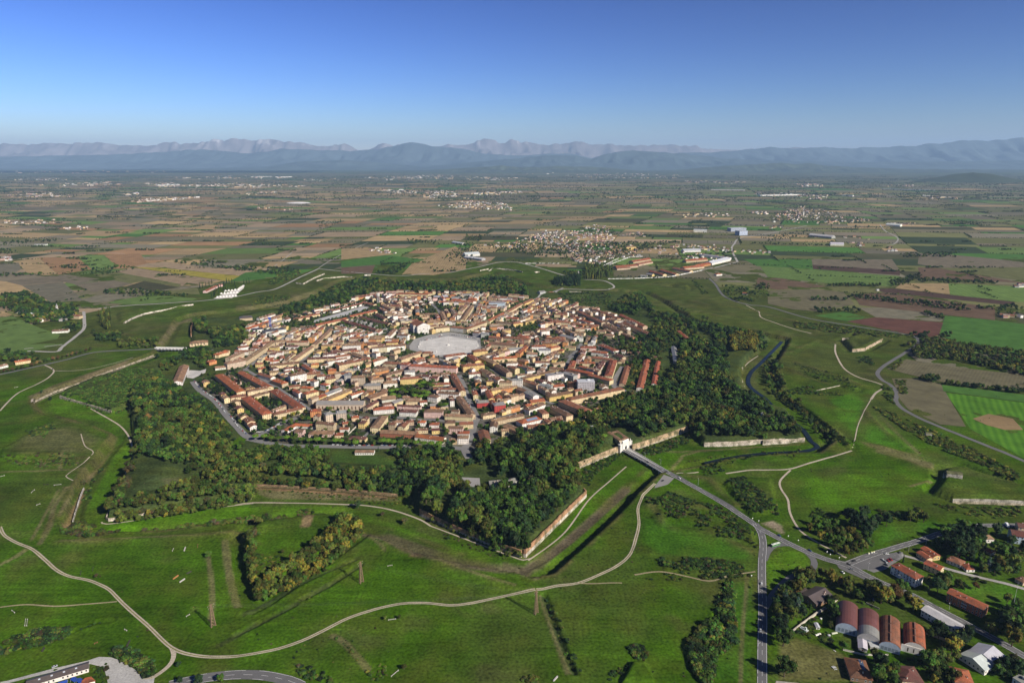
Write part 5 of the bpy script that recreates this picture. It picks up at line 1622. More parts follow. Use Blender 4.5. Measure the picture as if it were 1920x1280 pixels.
# ------------------------------------------------------------------ villages on the plain
VIL = [  # cluster outlines, how many, share of white
    ('N 0 0', 0), ('M 800 780 1000 740 1150 700 1500 700 1560 770 1660 790 1900 780 1920 830 1700 840 1560 850 1480 880 1300 870 1300 800 1100 800 870 800', 330), ('M 1040 720 1500 715 1560 800 1300 800', 60),
    ('M 1350 680 1430 655 1530 690 1480 720', 22), ('M 1580 725 1650 705 1720 715 1700 740', 18), ('M 1340 840 1440 860 1460 890 1330 880', 22), ('V 840 260 1050 240 1100 330 870 290', 30),
    ('M 540 560 720 530 940 545 960 585 700 575', 110), ('M 440 490 560 470 680 490 640 515 480 515', 80), ('M 200 470 420 465 430 490 300 490', 45), ('M 700 490 980 475 1040 485 820 500', 40), ('M 680 515 780 510 780 520 690 520', 4),
    ('M 120 400 500 385 640 390 640 408 200 415', 110), ('M 640 390 900 400 1000 400 980 415 700 412', 50), ('M 1240 385 1560 375 1920 385 1920 405 1560 405 1300 400', 110), ('M 980 335 1160 360 1240 380 1000 380', 30),
    ('N 700 540 830 520 960 510 1130 510 1000 525 800 540', 55), ('N 690 490 790 485 790 497 700 500', 10), ('N 800 430 1000 430 1010 450 880 455', 45), ('N 1000 445 1300 430 1760 445 1740 455 1100 455', 90), ('N 940 400 1300 390 1640 395 1640 405 960 408', 70),
    ('N 1700 410 1900 405 1910 418 1720 420', 18), ('N 80 410 350 405 400 415 90 418', 25), ('N 320 435 660 420 690 440 330 450', 40), ('N 0 500 360 485 420 510 100 515', 36), ('N 1380 490 1560 478 1560 498 1390 500', 22),
    ('N 0 640 320 635 320 660 0 668', 24), ('N 360 680 500 670 490 690 370 695', 14), ('N 1400 570 1510 565 1500 578', 5), ('N 1580 580 1650 575 1640 590', 4), ('N 0 840 80 840 60 880 0 885', 9), ('N 180 440 260 440 220 450', 6),
    ('M 120 800 220 795 320 830 240 832', 16), ('O 480 620 680 560 840 590 1070 640 960 660 720 660 500 650', 120), ('O 530 600 700 570 720 610 640 640', 40), ('O 0 600 260 600 260 620 0 625', 26), ('O 330 600 480 590 480 610', 12),
    ('O 640 435 800 435 800 450 660 455', 30), ('O 400 480 660 490 660 510 410 505', 36), ('O 680 490 820 490 800 525 700 520', 30), ('O 0 415 350 425 340 435 0 432', 40), ('O 1340 500 1580 515 1600 525 1380 515', 26), ('O 660 355 830 360 810 375 640 370', 22),
    ('O 140 365 280 360 280 370 150 375', 12), ('O 0 770 200 780 300 820 200 830 0 790', 40), ('O 0 820 290 850 250 880 0 870', 26), ('O 320 805 500 815 480 830 330 828', 12), ('O 450 670 560 670 560 690 460 685', 10), ('O 1140 435 1300 440 1290 452 1150 450', 12),
    ('O 1160 650 1310 655 1310 670 1170 668', 14), ('O 900 730 1050 735 1040 790 950 780', 22), ('O 1140 790 1210 800 1200 825 1150 815', 8), ('R 1850 170 1930 165 1930 205 1860 200', 6), ('R 1770 370 1900 350 1900 400 1780 395', 5),
    ('W 230 450 330 440 330 500 260 500', 5), ('N 0 365 620 360 960 362 960 372 300 378 0 375', 40), ('O 560 310 600 312 590 325', 5)]
bw, br, bg_ = MB(), MB(), MB()
rv = random.Random(91)
VROOF = ['rust', 'brown', 'tan', 'red', 'rust', 'grey', 'lgrey', 'tan']
for s_, n in VIL:
    if n == 0: continue
    p = gp(s_)
    lo, hi = p.min(0), p.max(0)
    ang0 = rv.uniform(-0.5, 0.5)
    k = t = 0
    ym = p[:, 1].mean()
    big = max(1.0, ym / 4200.0)
    while k < n and t < n * 40:
        t += 1
        x, y = rv.uniform(lo[0], hi[0]), rv.uniform(lo[1], hi[1])
        if not inside(p, np.array([x]), np.array([y]))[0]: continue
        k += 1
        f = min(3.2, big) * rv.choice([0.8, 1, 1, 1.3, 2.2 if big > 1.6 else 1])
        q = dict(x=x, y=y, z=0, L=rv.uniform(9, 17) * f, W=rv.uniform(8, 11) * (0.6 + 0.4 * f), he=rv.choice([3.5, 5, 6, 6.5, 8]) * (0.75 + 0.25 * min(f, 2.2)), a=ang0 + rv.choice([0, math.pi / 2]) + rv.uniform(-.25, .25), style=rv.choice(['gable', 'hip']),
                 wall=rv.choice(['white', 'white', 'cream', 'cream', 'grey', 'pink', 'tan', 'grey']), roof=rv.choice(VROOF if y < 6000 else ['lgrey', 'grey', 'tan', 'rust', 'brown']))
        b = MB(); wall_shape(b, q['L'], q['W'], q['he'], q['style'], jit(WC[q['wall']], rv)); into(bw, b, q)
        b = MB(); roof_shape(b, q['L'], q['W'], q['he'], q['style'], jit(RC[q['roof']], rv, 0.2)); into(br, b, q)
hs = bw.build('village_houses', M['wall'], kind='stuff')
tag(hs, 'white walled houses of the villages scattered over the plain')
br.build('roofs', M['roof'], hs, kind='stuff')

# red barracks and works between town and village, far sheds: big enough to tell apart
for s_ in '''V 1520 470 1760 450 26 7 tan red b g|nearest long red shed left of the pale road by the village
V 1700 410 1900 380 26 7 tan red b g|longest red barrack of the group beside the pale avenue
V 1760 440 1920 410 24 7 tan rust b g|red barrack with pale end wall beside the pale avenue
V 1530 490 1680 480 18 6 tan rust b g|low red shed in front of the pale avenue barracks
F 1080 40 1240 80 18 6 cream red b g|red roofed shed along the pale road at the bend
F 1200 25 1380 75 18 6 cream red b g|red shed with cream end wall nearest the pale road
F 1340 5 1540 40 20 6 cream rust b g|wide red shed at the end of the white yard
F 970 90 1040 95 16 6 white grey w g|white workshop beside the pale road
F 1040 70 1110 80 16 7 yellow grey w g|yellow ended workshop beside the pale road
O 0 900 110 890 26 8 tan red b g|leftmost wide red shed of the works by the village
O 10 860 130 850 26 8 tan red b g|rear red shed of the works by the village
O 70 890 170 870 24 7 orange orange b g|orange roofed shed of the works by the village
O 145 870 250 845 34 9 white lgrey w g|long white factory hall with pale roof at the works
O 110 830 260 850 36 9 white grey w f|wide flat grey factory hall at the works
O 0 800 95 798 34 8 white lgrey w g|pale factory hall behind the works
O 62 690 137 692 34 16 white lgrey w f|white box shaped factory standing alone on the plain
O 262 682 348 680 46 20 blue lgrey w f|long blue and white factory block on the plain
O 308 698 354 696 40 26 blue lgrey w f|tall blue factory tower block on the plain
O 720 712 850 724 40 10 grey lgrey w g|long hangar with pale curved roof on the eastern plain
O 830 762 905 764 34 9 white lgrey w g|white shed in front of the long hangar
O 1150 655 1230 660 40 9 white lgrey w g|pale greenhouse like hall far on the eastern plain
O 1120 462 1420 470 60 8 white lgrey w f|very long pale greenhouse roof far on the plain
O 895 497 960 499 60 12 white lgrey w f|white warehouse alone far on the eastern plain
O 430 497 660 492 60 12 white lgrey w f|broad white industrial hall north of the far village
O 160 465 350 468 60 10 white lgrey w f|long white industrial hall at the foot of the hills
M 690 820 770 815 40 10 white lgrey w g|pale sports hall beside the ring road and lunettes
M 700 838 800 850 26 7 grey lgrey w g|low pale shed beside the sports hall
M 632 755 690 765 26 6 white lgrey w g|small pale farm shed on the tan fields
M 1600 785 1655 783 18 14 yellow tan a h|yellow block standing out in the nearer village
N 195 772 265 770 20 6 white blue_ w g|blue roofed farm shed beside a field on the left
N 1420 392 1530 392 60 14 white lgrey w f|white factory on the far north western plain
N 1570 395 1640 393 60 12 white lgrey w f|smaller white factory on the far north western plain
N 880 440 1005 436 60 14 white lgrey w f|large white factory in the far left village
N 830 525 870 520 26 12 white tan w g|pale church like hall in the far left village'''.replace('blue_', 'grey').splitlines():
    n0 = len(BLD)
    ridge_spec(s_)
    q = BLD[-1]
    q['z'] = 0
    building(q)
# white gravel mound far left
x, y, z = P(560, 381)
b = MB()
for i in range(16):
    a0, a1 = 2 * math.pi * i / 16, 2 * math.pi * (i + 1) / 16
    for r0, r1, z0, z1 in ((1, .75, 0, 9), (.75, .35, 9, 13), (.35, 0.01, 13, 14)):
        b.face([(130 * r0 * math.cos(a0), 70 * r0 * math.sin(a0), z0), (130 * r0 * math.cos(a1), 70 * r0 * math.sin(a1), z0), (130 * r1 * math.cos(a1), 70 * r1 * math.sin(a1), z1), (130 * r1 * math.cos(a0), 70 * r1 * math.sin(a0), z1)], (0.5, 0.49, 0.47))
o = b.build('gravel_heap', M['gravel'])
o.location = (x, y, -1)
tag(o, 'pale flat topped heap of gravel alone on the far plain', 'heap')

# ------------------------------------------------------------------ trees
LEAFC = dict(green=(0.043, 0.078, 0.011), olive=(0.068, 0.088, 0.014), dark=(0.018, 0.038, 0.011), yellow=(0.14, 0.125, 0.018), rust=(0.115, 0.07, 0.024), blue=(0.05, 0.075, 0.06), pine=(0.075, 0.14, 0.014), brown=(0.062, 0.056, 0.022))
tr = random.Random(4)
ICO = None


def leafball(b, c, rad, n, size, col, squash=1.0, up=0.25):
    """a clump: leaf-sized faces all over a ball, and a small rough core that keeps the light out"""
    for k in range(n):
        z = tr.uniform(-0.75, 1)
        t = tr.uniform(0, 2 * math.pi)
        q = math.sqrt(max(0, 1 - z * z))
        d = np.array([q * math.cos(t), q * math.sin(t), z])
        rr = rad * tr.uniform(0.72, 1.12)
        p = np.array(c) + d * rr * np.array([1, 1, squash])
        nrm = d + np.array([tr.gauss(0, .45), tr.gauss(0, .45), tr.gauss(0, .45) + up])
        nrm /= np.linalg.norm(nrm)
        u = np.cross(nrm, (tr.gauss(0, 1), tr.gauss(0, 1), tr.gauss(0, 1)))
        u /= np.linalg.norm(u) + 1e-9
        v = np.cross(nrm, u)
        s1, s2 = size * tr.uniform(.6, 1.3), size * tr.uniform(.4, 1.0)
        col_ = tuple(x * tr.uniform(0.7, 1.35) for x in col)
        b.face([tuple(p + u * s1 * 0.5), tuple(p + v * s2 * 0.5 + nrm * 0.1 * size), tuple(p - u * s1 * 0.5), tuple(p - v * s2 * 0.5)], col_)
    m = 6
    ring = []
    for i in range(1, 4):
        a = math.pi * i / 4
        ring.append([(c[0] + .78 * rad * math.sin(a) * math.cos(2 * math.pi * k / m), c[1] + .78 * rad * math.sin(a) * math.sin(2 * math.pi * k / m), c[2] + .78 * rad * squash * math.cos(a)) for k in range(m)])
    v = ring[0] + ring[1] + ring[2] + [(c[0], c[1], c[2] + .78 * rad * squash), (c[0], c[1], c[2] - .78 * rad * squash)]
    f = [(k, (k + 1) % m, 18) [::-1] for k in range(m)] + [(k + 12, 19, (k + 1) % m + 12)[::-1] for k in range(m)]
    for i in (0, 6):
        f += [(i + k, i + m + k, i + m + (k + 1) % m, i + (k + 1) % m) for k in range(m)]
    b.mesh(v, f, tuple(x * 0.8 for x in col))


def crown_mesh(kind, col):
    b = MB()
    if kind == 'broad':
        b_h = 6.5
        leafball(b, (0, 0, b_h), 2.9, 70, 1.15, col)
        for k in range(8):
            t = 2 * math.pi * k / 8 + tr.uniform(-.4, .4)
            rr = tr.uniform(1.9, 3.1)
            leafball(b, (rr * math.cos(t), rr * math.sin(t), b_h + tr.uniform(-2.2, 2.0)), tr.uniform(1.4, 2.1), 34, 1.0, tuple(x * tr.uniform(.75, 1.25) for x in col))
        leafball(b, (tr.uniform(-.8, .8), tr.uniform(-.8, .8), b_h + 2.6), 1.7, 34, 1.0, col)
    elif kind == 'poplar':
        for k in range(9):
            z = 3 + k * 1.9
            rr = 2.0 * math.sin(math.pi * (0.18 + 0.78 * (k + .5) / 9.5)) + 0.5
            leafball(b, (tr.uniform(-.5, .5), tr.uniform(-.5, .5), z), rr, 36, 1.0, tuple(x * tr.uniform(.8, 1.2) for x in col), 1.15)
    elif kind == 'cypress':
        for k in range(8):
            z = 1.4 + k * 1.55
            leafball(b, (tr.uniform(-.1, .1), tr.uniform(-.1, .1), z), 1.25 * (1 - k / 9.5) + .25, 24, 0.7, tuple(x * tr.uniform(.8, 1.2) for x in col), 1.3)
    elif kind == 'conifer':
        for k in range(7):
            z = 2.5 + k * 1.7
            R_ = 3.4 * (1 - k / 7.6)
            for j in range(5 if k < 5 else 3):
                t = 2 * math.pi * (j + .5 * k) / 5 + tr.uniform(-.3, .3)
                leafball(b, (R_ * .6 * math.cos(t), R_ * .6 * math.sin(t), z), R_ * .48 + .2, 16, 0.9, tuple(x * tr.uniform(.75, 1.3) for x in col), 0.6)
    elif kind == 'umbrella':
        for k in range(11):
            t = 2 * math.pi * k / 10
            rr = 3.0 if k < 10 else 0
            leafball(b, (rr * math.cos(t), rr * math.sin(t), 8 + (0.5 if k == 10 else tr.uniform(-.3, .3))), 1.75 if k < 10 else 2.6, 40, 0.95, tuple(x * tr.uniform(.85, 1.2) for x in col), 0.62, 0.6)
    elif kind == 'shrub':
        for k in range(6):
            t = 2 * math.pi * k / 6 + tr.uniform(-.4, .4)
            rr = tr.uniform(.4, 1.3)
            leafball(b, (rr * math.cos(t), rr * math.sin(t), tr.uniform(.6, 1.2)), tr.uniform(.7, 1.15), 26, 0.62, tuple(x * tr.uniform(.7, 1.3) for x in col), 0.85)
    return b.data('crown', M['leaf'])


def trunk_mesh(h, r0):
    b = MB()
    c = (0.09, 0.065, 0.045)
    p = (0, 0, -0.8)
    for k in range(3):
        q = (tr.uniform(-.15, .15), tr.uniform(-.15, .15), h * (k + 1) / 3)
        b.bar(p, q, r0 * (1 - .22 * k), c, 6, r0 * (1 - .22 * (k + 1)))
        p = q
    for k in range(4):
        t = 2 * math.pi * k / 4 + .4
        b.bar((0, 0, h * .62), (h * .34 * math.cos(t), h * .34 * math.sin(t), h * 1.08), r0 * .45, c, 5, r0 * .15)
    return b.data('trunk', M['bark'])


CROWN, TRUNK = {}, dict(broad=trunk_mesh(5.2, .35), poplar=trunk_mesh(8, .3), cypress=trunk_mesh(3, .2), conifer=trunk_mesh(7, .3), umbrella=trunk_mesh(7.6, .32), shrub=trunk_mesh(.7, .1))
KINDS_ = [('broad', 'green', 3), ('broad', 'olive', 3), ('broad', 'dark', 2), ('broad', 'yellow', 2), ('broad', 'rust', 1), ('broad', 'blue', 1), ('broad', 'brown', 1), ('poplar', 'olive', 1), ('poplar', 'green', 1), ('poplar', 'yellow', 1), ('cypress', 'dark', 2),
          ('conifer', 'dark', 2), ('conifer', 'blue', 1), ('umbrella', 'pine', 2), ('shrub', 'green', 2), ('shrub', 'olive', 2), ('shrub', 'dark', 2), ('shrub', 'yellow', 1), ('shrub', 'brown', 1)]
SRC = bpy.data.collections.new('tree_kinds')
VI = {}
for kd, cl, n in KINDS_:
    for i in range(n):
        me_ = crown_mesh(kd, LEAFC[cl])
        CROWN.setdefault((kd, cl), []).append(me_)
        o = bpy.data.objects.new('crown.%03d' % (len(SRC.objects) + 1), me_)
        VI.setdefault((kd, cl), []).append(len(SRC.objects))
        SRC.objects.link(o)


def scatter_nodes():
    g = bpy.data.node_groups.new('plant_trees', 'GeometryNodeTree')
    g.interface.new_socket('Geometry', in_out='INPUT', socket_type='NodeSocketGeometry')
    g.interface.new_socket('Geometry', in_out='OUTPUT', socket_type='NodeSocketGeometry')
    N = g.nodes.new
    gi, go = N('NodeGroupInput'), N('NodeGroupOutput')
    ci = N('GeometryNodeCollectionInfo')
    ci.inputs['Collection'].default_value = SRC
    ci.inputs['Separate Children'].default_value = True
    ci.inputs['Reset Children'].default_value = True
    ip = N('GeometryNodeInstanceOnPoints')
    ip.inputs['Pick Instance'].default_value = True

    def attr(nm, tp):
        a = N('GeometryNodeInputNamedAttribute')
        a.data_type = tp
        a.inputs['Name'].default_value = nm
        return a.outputs[0]
    g.links.new(gi.outputs[0], ip.inputs['Points'])
    g.links.new(ci.outputs[0], ip.inputs['Instance'])
    g.links.new(attr('vi', 'INT'), ip.inputs['Instance Index'])
    g.links.new(attr('sc', 'FLOAT_VECTOR'), ip.inputs['Scale'])
    cx_ = N('ShaderNodeCombineXYZ')
    g.links.new(attr('rz', 'FLOAT'), cx_.inputs['Z'])
    g.links.new(cx_.outputs[0], ip.inputs['Rotation'])
    g.links.new(ip.outputs[0], go.inputs[0])
    return g


GN = scatter_nodes()


def scatter(name, T, label):
    """T: list of (x, y, z, scale, (kind, class))"""
    if not T: return
    me_ = bpy.data.meshes.new(name)
    me_.from_pydata([t[:3] for t in T], [], [])
    a = me_.attributes.new('vi', 'INT', 'POINT')
    a.data.foreach_set('value', [tr.choice(VI[t[4]]) for t in T])
    a = me_.attributes.new('sc', 'FLOAT_VECTOR', 'POINT')
    a.data.foreach_set('vector', np.array([[t[3] * tr.uniform(.85, 1.2), t[3] * tr.uniform(.85, 1.2), t[3] * (t[5] if len(t) > 5 else 1) * tr.uniform(.85, 1.15)] for t in T], np.float32).ravel())
    a = me_.attributes.new('rz', 'FLOAT', 'POINT')
    a.data.foreach_set('value', [tr.uniform(0, 6.28) for t in T])
    o = add(name, me_)
    md = o.modifiers.new('plant_trees', 'NODES')
    md.node_group = GN
    return tag(o, label, kind='stuff')


TNAME = dict(broad='broadleaf_tree', poplar='poplar', cypress='cypress', conifer='conifer', umbrella='umbrella_pine', shrub='shrub')
TCAT = dict(broad='tree', poplar='tree', cypress='tree', conifer='tree', umbrella='tree', shrub='shrub')


def tree(x, y, z, s, kc, label, group=None, sz=1.0):
    t = thing(TNAME[kc[0]], label, TCAT[kc[0]], (x, y, z), tr.uniform(0, 6.28), group)
    t.scale = (s * tr.uniform(.92, 1.1), s * tr.uniform(.92, 1.1), s * sz)
    add('trunk', TRUNK[kc[0]], t)
    add('crown', tr.choice(CROWN[kc]), t)
    return t


CW = dict(light=[('olive', 5), ('green', 3), ('yellow', .6)], shade=[('dark', 4), ('green', 5)], golden=[('yellow', 8), ('olive', 2)], mix=[('green', 6), ('olive', 4.5), ('dark', 3), ('yellow', .35), ('rust', .1), ('brown', .4)], deep=[('green', 4), ('dark', 4), ('olive', 2.5), ('brown', .5)], gold=[('yellow', 2.5), ('olive', 4.5), ('green', 3)], olive=[('olive', 6), ('yellow', .8), ('brown', 1), ('green', 3)],
          red=[('olive', 5), ('rust', .7), ('brown', 2), ('green', 2.5)], dark=[('dark', 6), ('green', 2)], fresh=[('green', 7), ('olive', 2)])


def pick(ws):
    t = tr.uniform(0, sum(w for _, w in ws))
    for c, w in ws:
        t -= w
        if t <= 0: return c
    return ws[-1][0]


WOODS = [  # zone, outline, spacing, scale range, mix, kind, stretch, ground height used for tracing
    ('the wood on the western bastion', 'P 268 705 325 718 345 738 372 742 405 772 436 806 420 826 445 850 420 862 370 858 320 868 300 862 270 855 256 850 262 790 252 765 245 740', 6.0, (.7, 1.15), 'mix', 'broad', 1, 7),
    ('the wood on the western bastion', 'P 436 820 470 834 530 840 470 860 480 905 470 930 440 934 418 925 360 905 350 880 400 856', 6.5, (.6, 1.0), 'mix', 'broad', 1, 5),
    ('the wooded edge of the western bastion', 'K 790 750 960 600 1200 590 1400 510 1560 520 1900 480 1910 540 1870 610 1400 690 830 765', 6.0, (.6, 1.0), 'olive', 'broad', 1, 6),
    ('the wooded edge of the western bastion', 'K 1000 300 1070 290 1010 420 970 560 850 720 800 740 870 560', 5.5, (.75, 1.1), 'red', 'broad', 1, 6),
    ('the wood below the tan hall', 'W 1250 790 1400 720 1560 690 1600 740 1540 830 1400 780 1290 840 1200 850', 7, (.6, .95), 'mix', 'broad', 1, 6),
    ('the north western rampart', 'W 1460 460 1540 450 1560 560 1850 510 1860 640 1620 680 1580 600 1460 570', 8, (.7, 1.1), 'mix', 'broad', 1, 6),
    ('the arched bridge ditch', 'W 880 640 1190 630 1180 690 1000 700 900 690', 8, (.5, .9), 'olive', 'broad', 1, 0),
    ('the arched bridge ditch', 'W 700 580 930 580 900 640 720 640', 8, (.5, .9), 'mix', 'broad', 1, 0),
    ('the gardens of the western hamlet', 'W -20 300 200 280 420 380 560 370 610 400 560 480 420 500 320 480 300 520 200 500 100 420 -20 380', 10, (.6, 1.1), 'deep', 'broad', 1, 0),
    ('the gardens of the western hamlet', 'W 500 510 600 500 600 560 520 580 480 560', 11, (.6, .9), 'mix', 'broad', 1, 0),
    ('the yellow grove by the lunette', 'W 740 430 830 420 835 560 760 540', 9, (.55, .8), 'gold', 'poplar', 1, 0),
    ('the avenue bank', 'W -20 720 260 740 310 780 200 800 -20 790', 9, (.6, .9), 'mix', 'broad', 1, 0),
    ('the tree belt south of town', 'P 468 846 520 838 600 842 650 852 620 866 470 878', 7, (.6, 1.0), 'fresh', 'broad', 1, 5),
    ('the tree belt south of town', 'I 30 60 130 10 330 10 560 60 760 100 960 110 1000 40 1080 10 1300 20 1290 130 1100 180 940 175 500 150 210 125 60 110', 6.6, (.65, 1.05), 'deep', 'broad', 1, 6),
    ('the tree belt south of town', 'B 560 1110 700 1080 830 1090 960 1060 1250 1060 1480 1130 1500 1278 700 1278', 8.5, (.6, 1.05), 'mix', 'broad', 1, 4),
    ('the left face of the near bastion', 'I 1060 250 1100 170 1200 130 1400 180 1620 190 1707 160 1707 470 1650 500 1500 470 1200 340', 8.0, (1.0, 1.5), 'deep', 'broad', 1.1, 9),
    ('the lit near bastion', 'H 0 200 100 60 350 20 500 110 470 165 350 235 390 340 120 600 40 610 0 500', 7.4, (.85, 1.35), 'deep', 'broad', 1.1, 9),
    ('the street end wood', 'B 1560 1278 1580 1180 1700 1060 1920 960 1920 1278', 9, (.8, 1.2), 'mix', 'broad', 1, 3),
    ('the slope of the near bastion', 'I 1050 250 1100 260 1320 360 1500 450 1640 540 1560 540 1320 430 1100 330', 5, (.4, .65), 'olive', 'broad', 1, 3),
    ('the gate wood', 'C 960 720 980 660 1080 660 1300 600 1480 480 1560 450 1750 560 1920 480 1920 860 1720 960 1560 870 1500 860 1300 820 1100 760', 7.2, (.75, 1.2), 'deep', 'broad', 1, 5),
    ('the gate wood', 'C 340 1010 480 900 700 870 880 830 1000 880 1300 860 1320 950 1220 1010 900 1060 600 1140 360 1200', 8, (.75, 1.2), 'deep', 'broad', 1, 3),
    ('the gate wood', 'P 1175 748 1240 725 1262 690 1345 700 1352 790 1312 818 1288 796 1200 826', 7.4, (.85, 1.3), 'deep', 'broad', 1, 6),
    ('the eastern park', 'F 720 940 760 860 1060 760 1140 560 1420 600 1600 700 1640 780 1450 820 1330 860 1190 880 1200 1240 860 1240 880 1030', 11, (.7, 1.1), 'mix', 'broad', 1, 1),
    ('the great eastern wood', 'F 1420 850 1640 800 1720 830 1850 1000 1900 1278 1380 1278 1400 1000', 7.2, (.95, 1.4), 'mix', 'broad', 1, 8),
    ('the great eastern wood', 'R 0 540 60 560 90 760 130 830 250 900 350 950 340 1010 440 970 520 1110 440 1120 200 1130 0 1120', 7.4, (.8, 1.25), 'deep', 'broad', 1, 7),
    ('the yellow grove on the eastern bastion', 'R 100 510 250 500 265 590 110 600', 7, (1.0, 1.4), 'golden', 'broad', 1, 6),
    ('the eastern bastion', 'R 0 440 100 450 280 480 330 530 310 590 260 510 90 500 50 590 0 540', 8, (.6, 1.0), 'mix', 'broad', 1, 6),
    ('the eastern bastion', 'R 0 960 100 940 140 1020 60 1080 0 1060', 8, (.9, 1.2), 'golden', 'broad', 1, 8),
    ('the moat side', 'R 340 620 410 680 430 850 560 960 740 1120 740 1160 640 1110 500 960 340 840 300 700', 8.5, (.55, .95), 'deep', 'broad', 1, -2),
    ('the moat side', 'H 1000 250 1130 210 1290 190 1434 170 1434 215 1290 205 1130 235 1020 262', 11, (.3, .5), 'deep', 'broad', 1, -2),
    ('the northern belt', 'D 560 450 720 400 900 330 1100 260 1250 220 1300 150 1500 130 1700 190 1920 200 1920 285 1700 290 1590 285 1360 320 1280 390 1000 425 850 470 680 510 560 560 480 560', 9, (.75, 1.2), 'deep', 'broad', 1, 6),
    ('the northern belt', 'E 0 215 200 190 520 170 700 170 900 140 1200 90 1280 120 1480 220 1500 320 1120 300 800 290 400 275 0 265', 9, (.8, 1.25), 'deep', 'broad', 1, 6),
    ('the north eastern rampart', 'F 580 450 800 330 1000 310 1060 420 1120 500 1100 560 940 540 720 500', 9, (.6, 1.05), 'deep', 'broad', 1, 6),
    ('the north eastern rampart', 'F 1080 560 1300 580 1600 680 1740 760 1900 820 1920 700 1700 620 1500 590', 9, (.5, .9), 'mix', 'broad', 1, 3),
    ('the autumn wood in the eastern fields', 'R 1200 560 1290 520 1500 540 1920 610 2000 640 2000 760 1900 740 1500 650 1250 640', 7.5, (.65, 1.0), 'olive', 'broad', 1, 0),
    ('the lunette hedge in the foreground', 'I 125 795 90 700 60 440 150 360 200 340 150 430 110 560 140 700 200 740', 4.4, (.6, .95), 'olive', 'broad', 1, 4),
    ('the lunette hedge in the foreground', 'I 125 795 230 640 420 560 600 350 720 360 740 420 560 600 300 740 160 790', 4.8, (.65, 1.0), 'gold', 'broad', 1, 4),
    ('the clump behind the red apartment house', 'G 1300 560 1400 520 1500 640 1380 620', 9, (.9, 1.4), 'deep', 'broad', 1, 0),
    ('the dark clump beside the upper road', 'G 1320 190 1480 180 1640 200 1640 330 1560 420 1440 360 1340 330', 8, (.9, 1.35), 'dark', 'broad', 1, 3),
    ('the lane gardens at the right edge', 'G 1600 330 1800 300 1920 320 1920 460 1800 540 1740 470 1600 480 1560 400', 16, (.8, 1.2), 'deep', 'broad', 1, 2),
    ('the villa garden by the loop road', 'G 190 720 250 640 340 500 480 500 500 560 380 600 360 720 430 800 300 830 330 940 200 960', 9, (.8, 1.3), 'deep', 'broad', 1, 2),
    ('the verge behind the barrel sheds', 'G 640 570 860 600 1000 560 1180 690 1200 800 1000 700 900 720 700 640', 10, (.8, 1.4), 'deep', 'broad', 1, 2),
    ('the gap right of the solar roof', 'G 880 1070 1020 1080 1040 1250 900 1250', 8, (.8, 1.3), 'deep', 'broad', 1, 2),
    ('the garden below the long white building', 'G 1260 900 1420 920 1560 980 1500 1080 1420 1120 1300 1060', 9, (.9, 1.4), 'deep', 'broad', 1, 2),
    ('the garden right of the dark red roof', 'G 1240 1080 1420 1120 1430 1250 1240 1250', 8, (.8, 1.3), 'deep', 'broad', 1, 2),
    ('the corner below the pale workshop', 'G 1680 1190 1920 1090 1920 1255 1680 1255', 8.5, (.8, 1.3), 'deep', 'broad', 1, 2),
    ('the right edge beside the brick apartments', 'G 1780 760 1920 720 1920 1000 1800 1000 1760 880', 9, (1.0, 1.6), 'mix', 'broad', 1, 2),
    ('the strip left of the barrel sheds', 'G 540 640 640 680 620 900 540 860', 9, (.7, 1.1), 'deep', 'broad', 1, 2),
    ('the village in the plain', 'V 830 640 1120 590 1130 700 830 690', 8, (.9, 1.3), 'dark', 'conifer', 1, 0),
    ('the village in the plain', 'V 1180 500 1300 480 1470 520 1450 620 1180 630', 9, (.7, 1.0), 'olive', 'poplar', 1, 0),
]
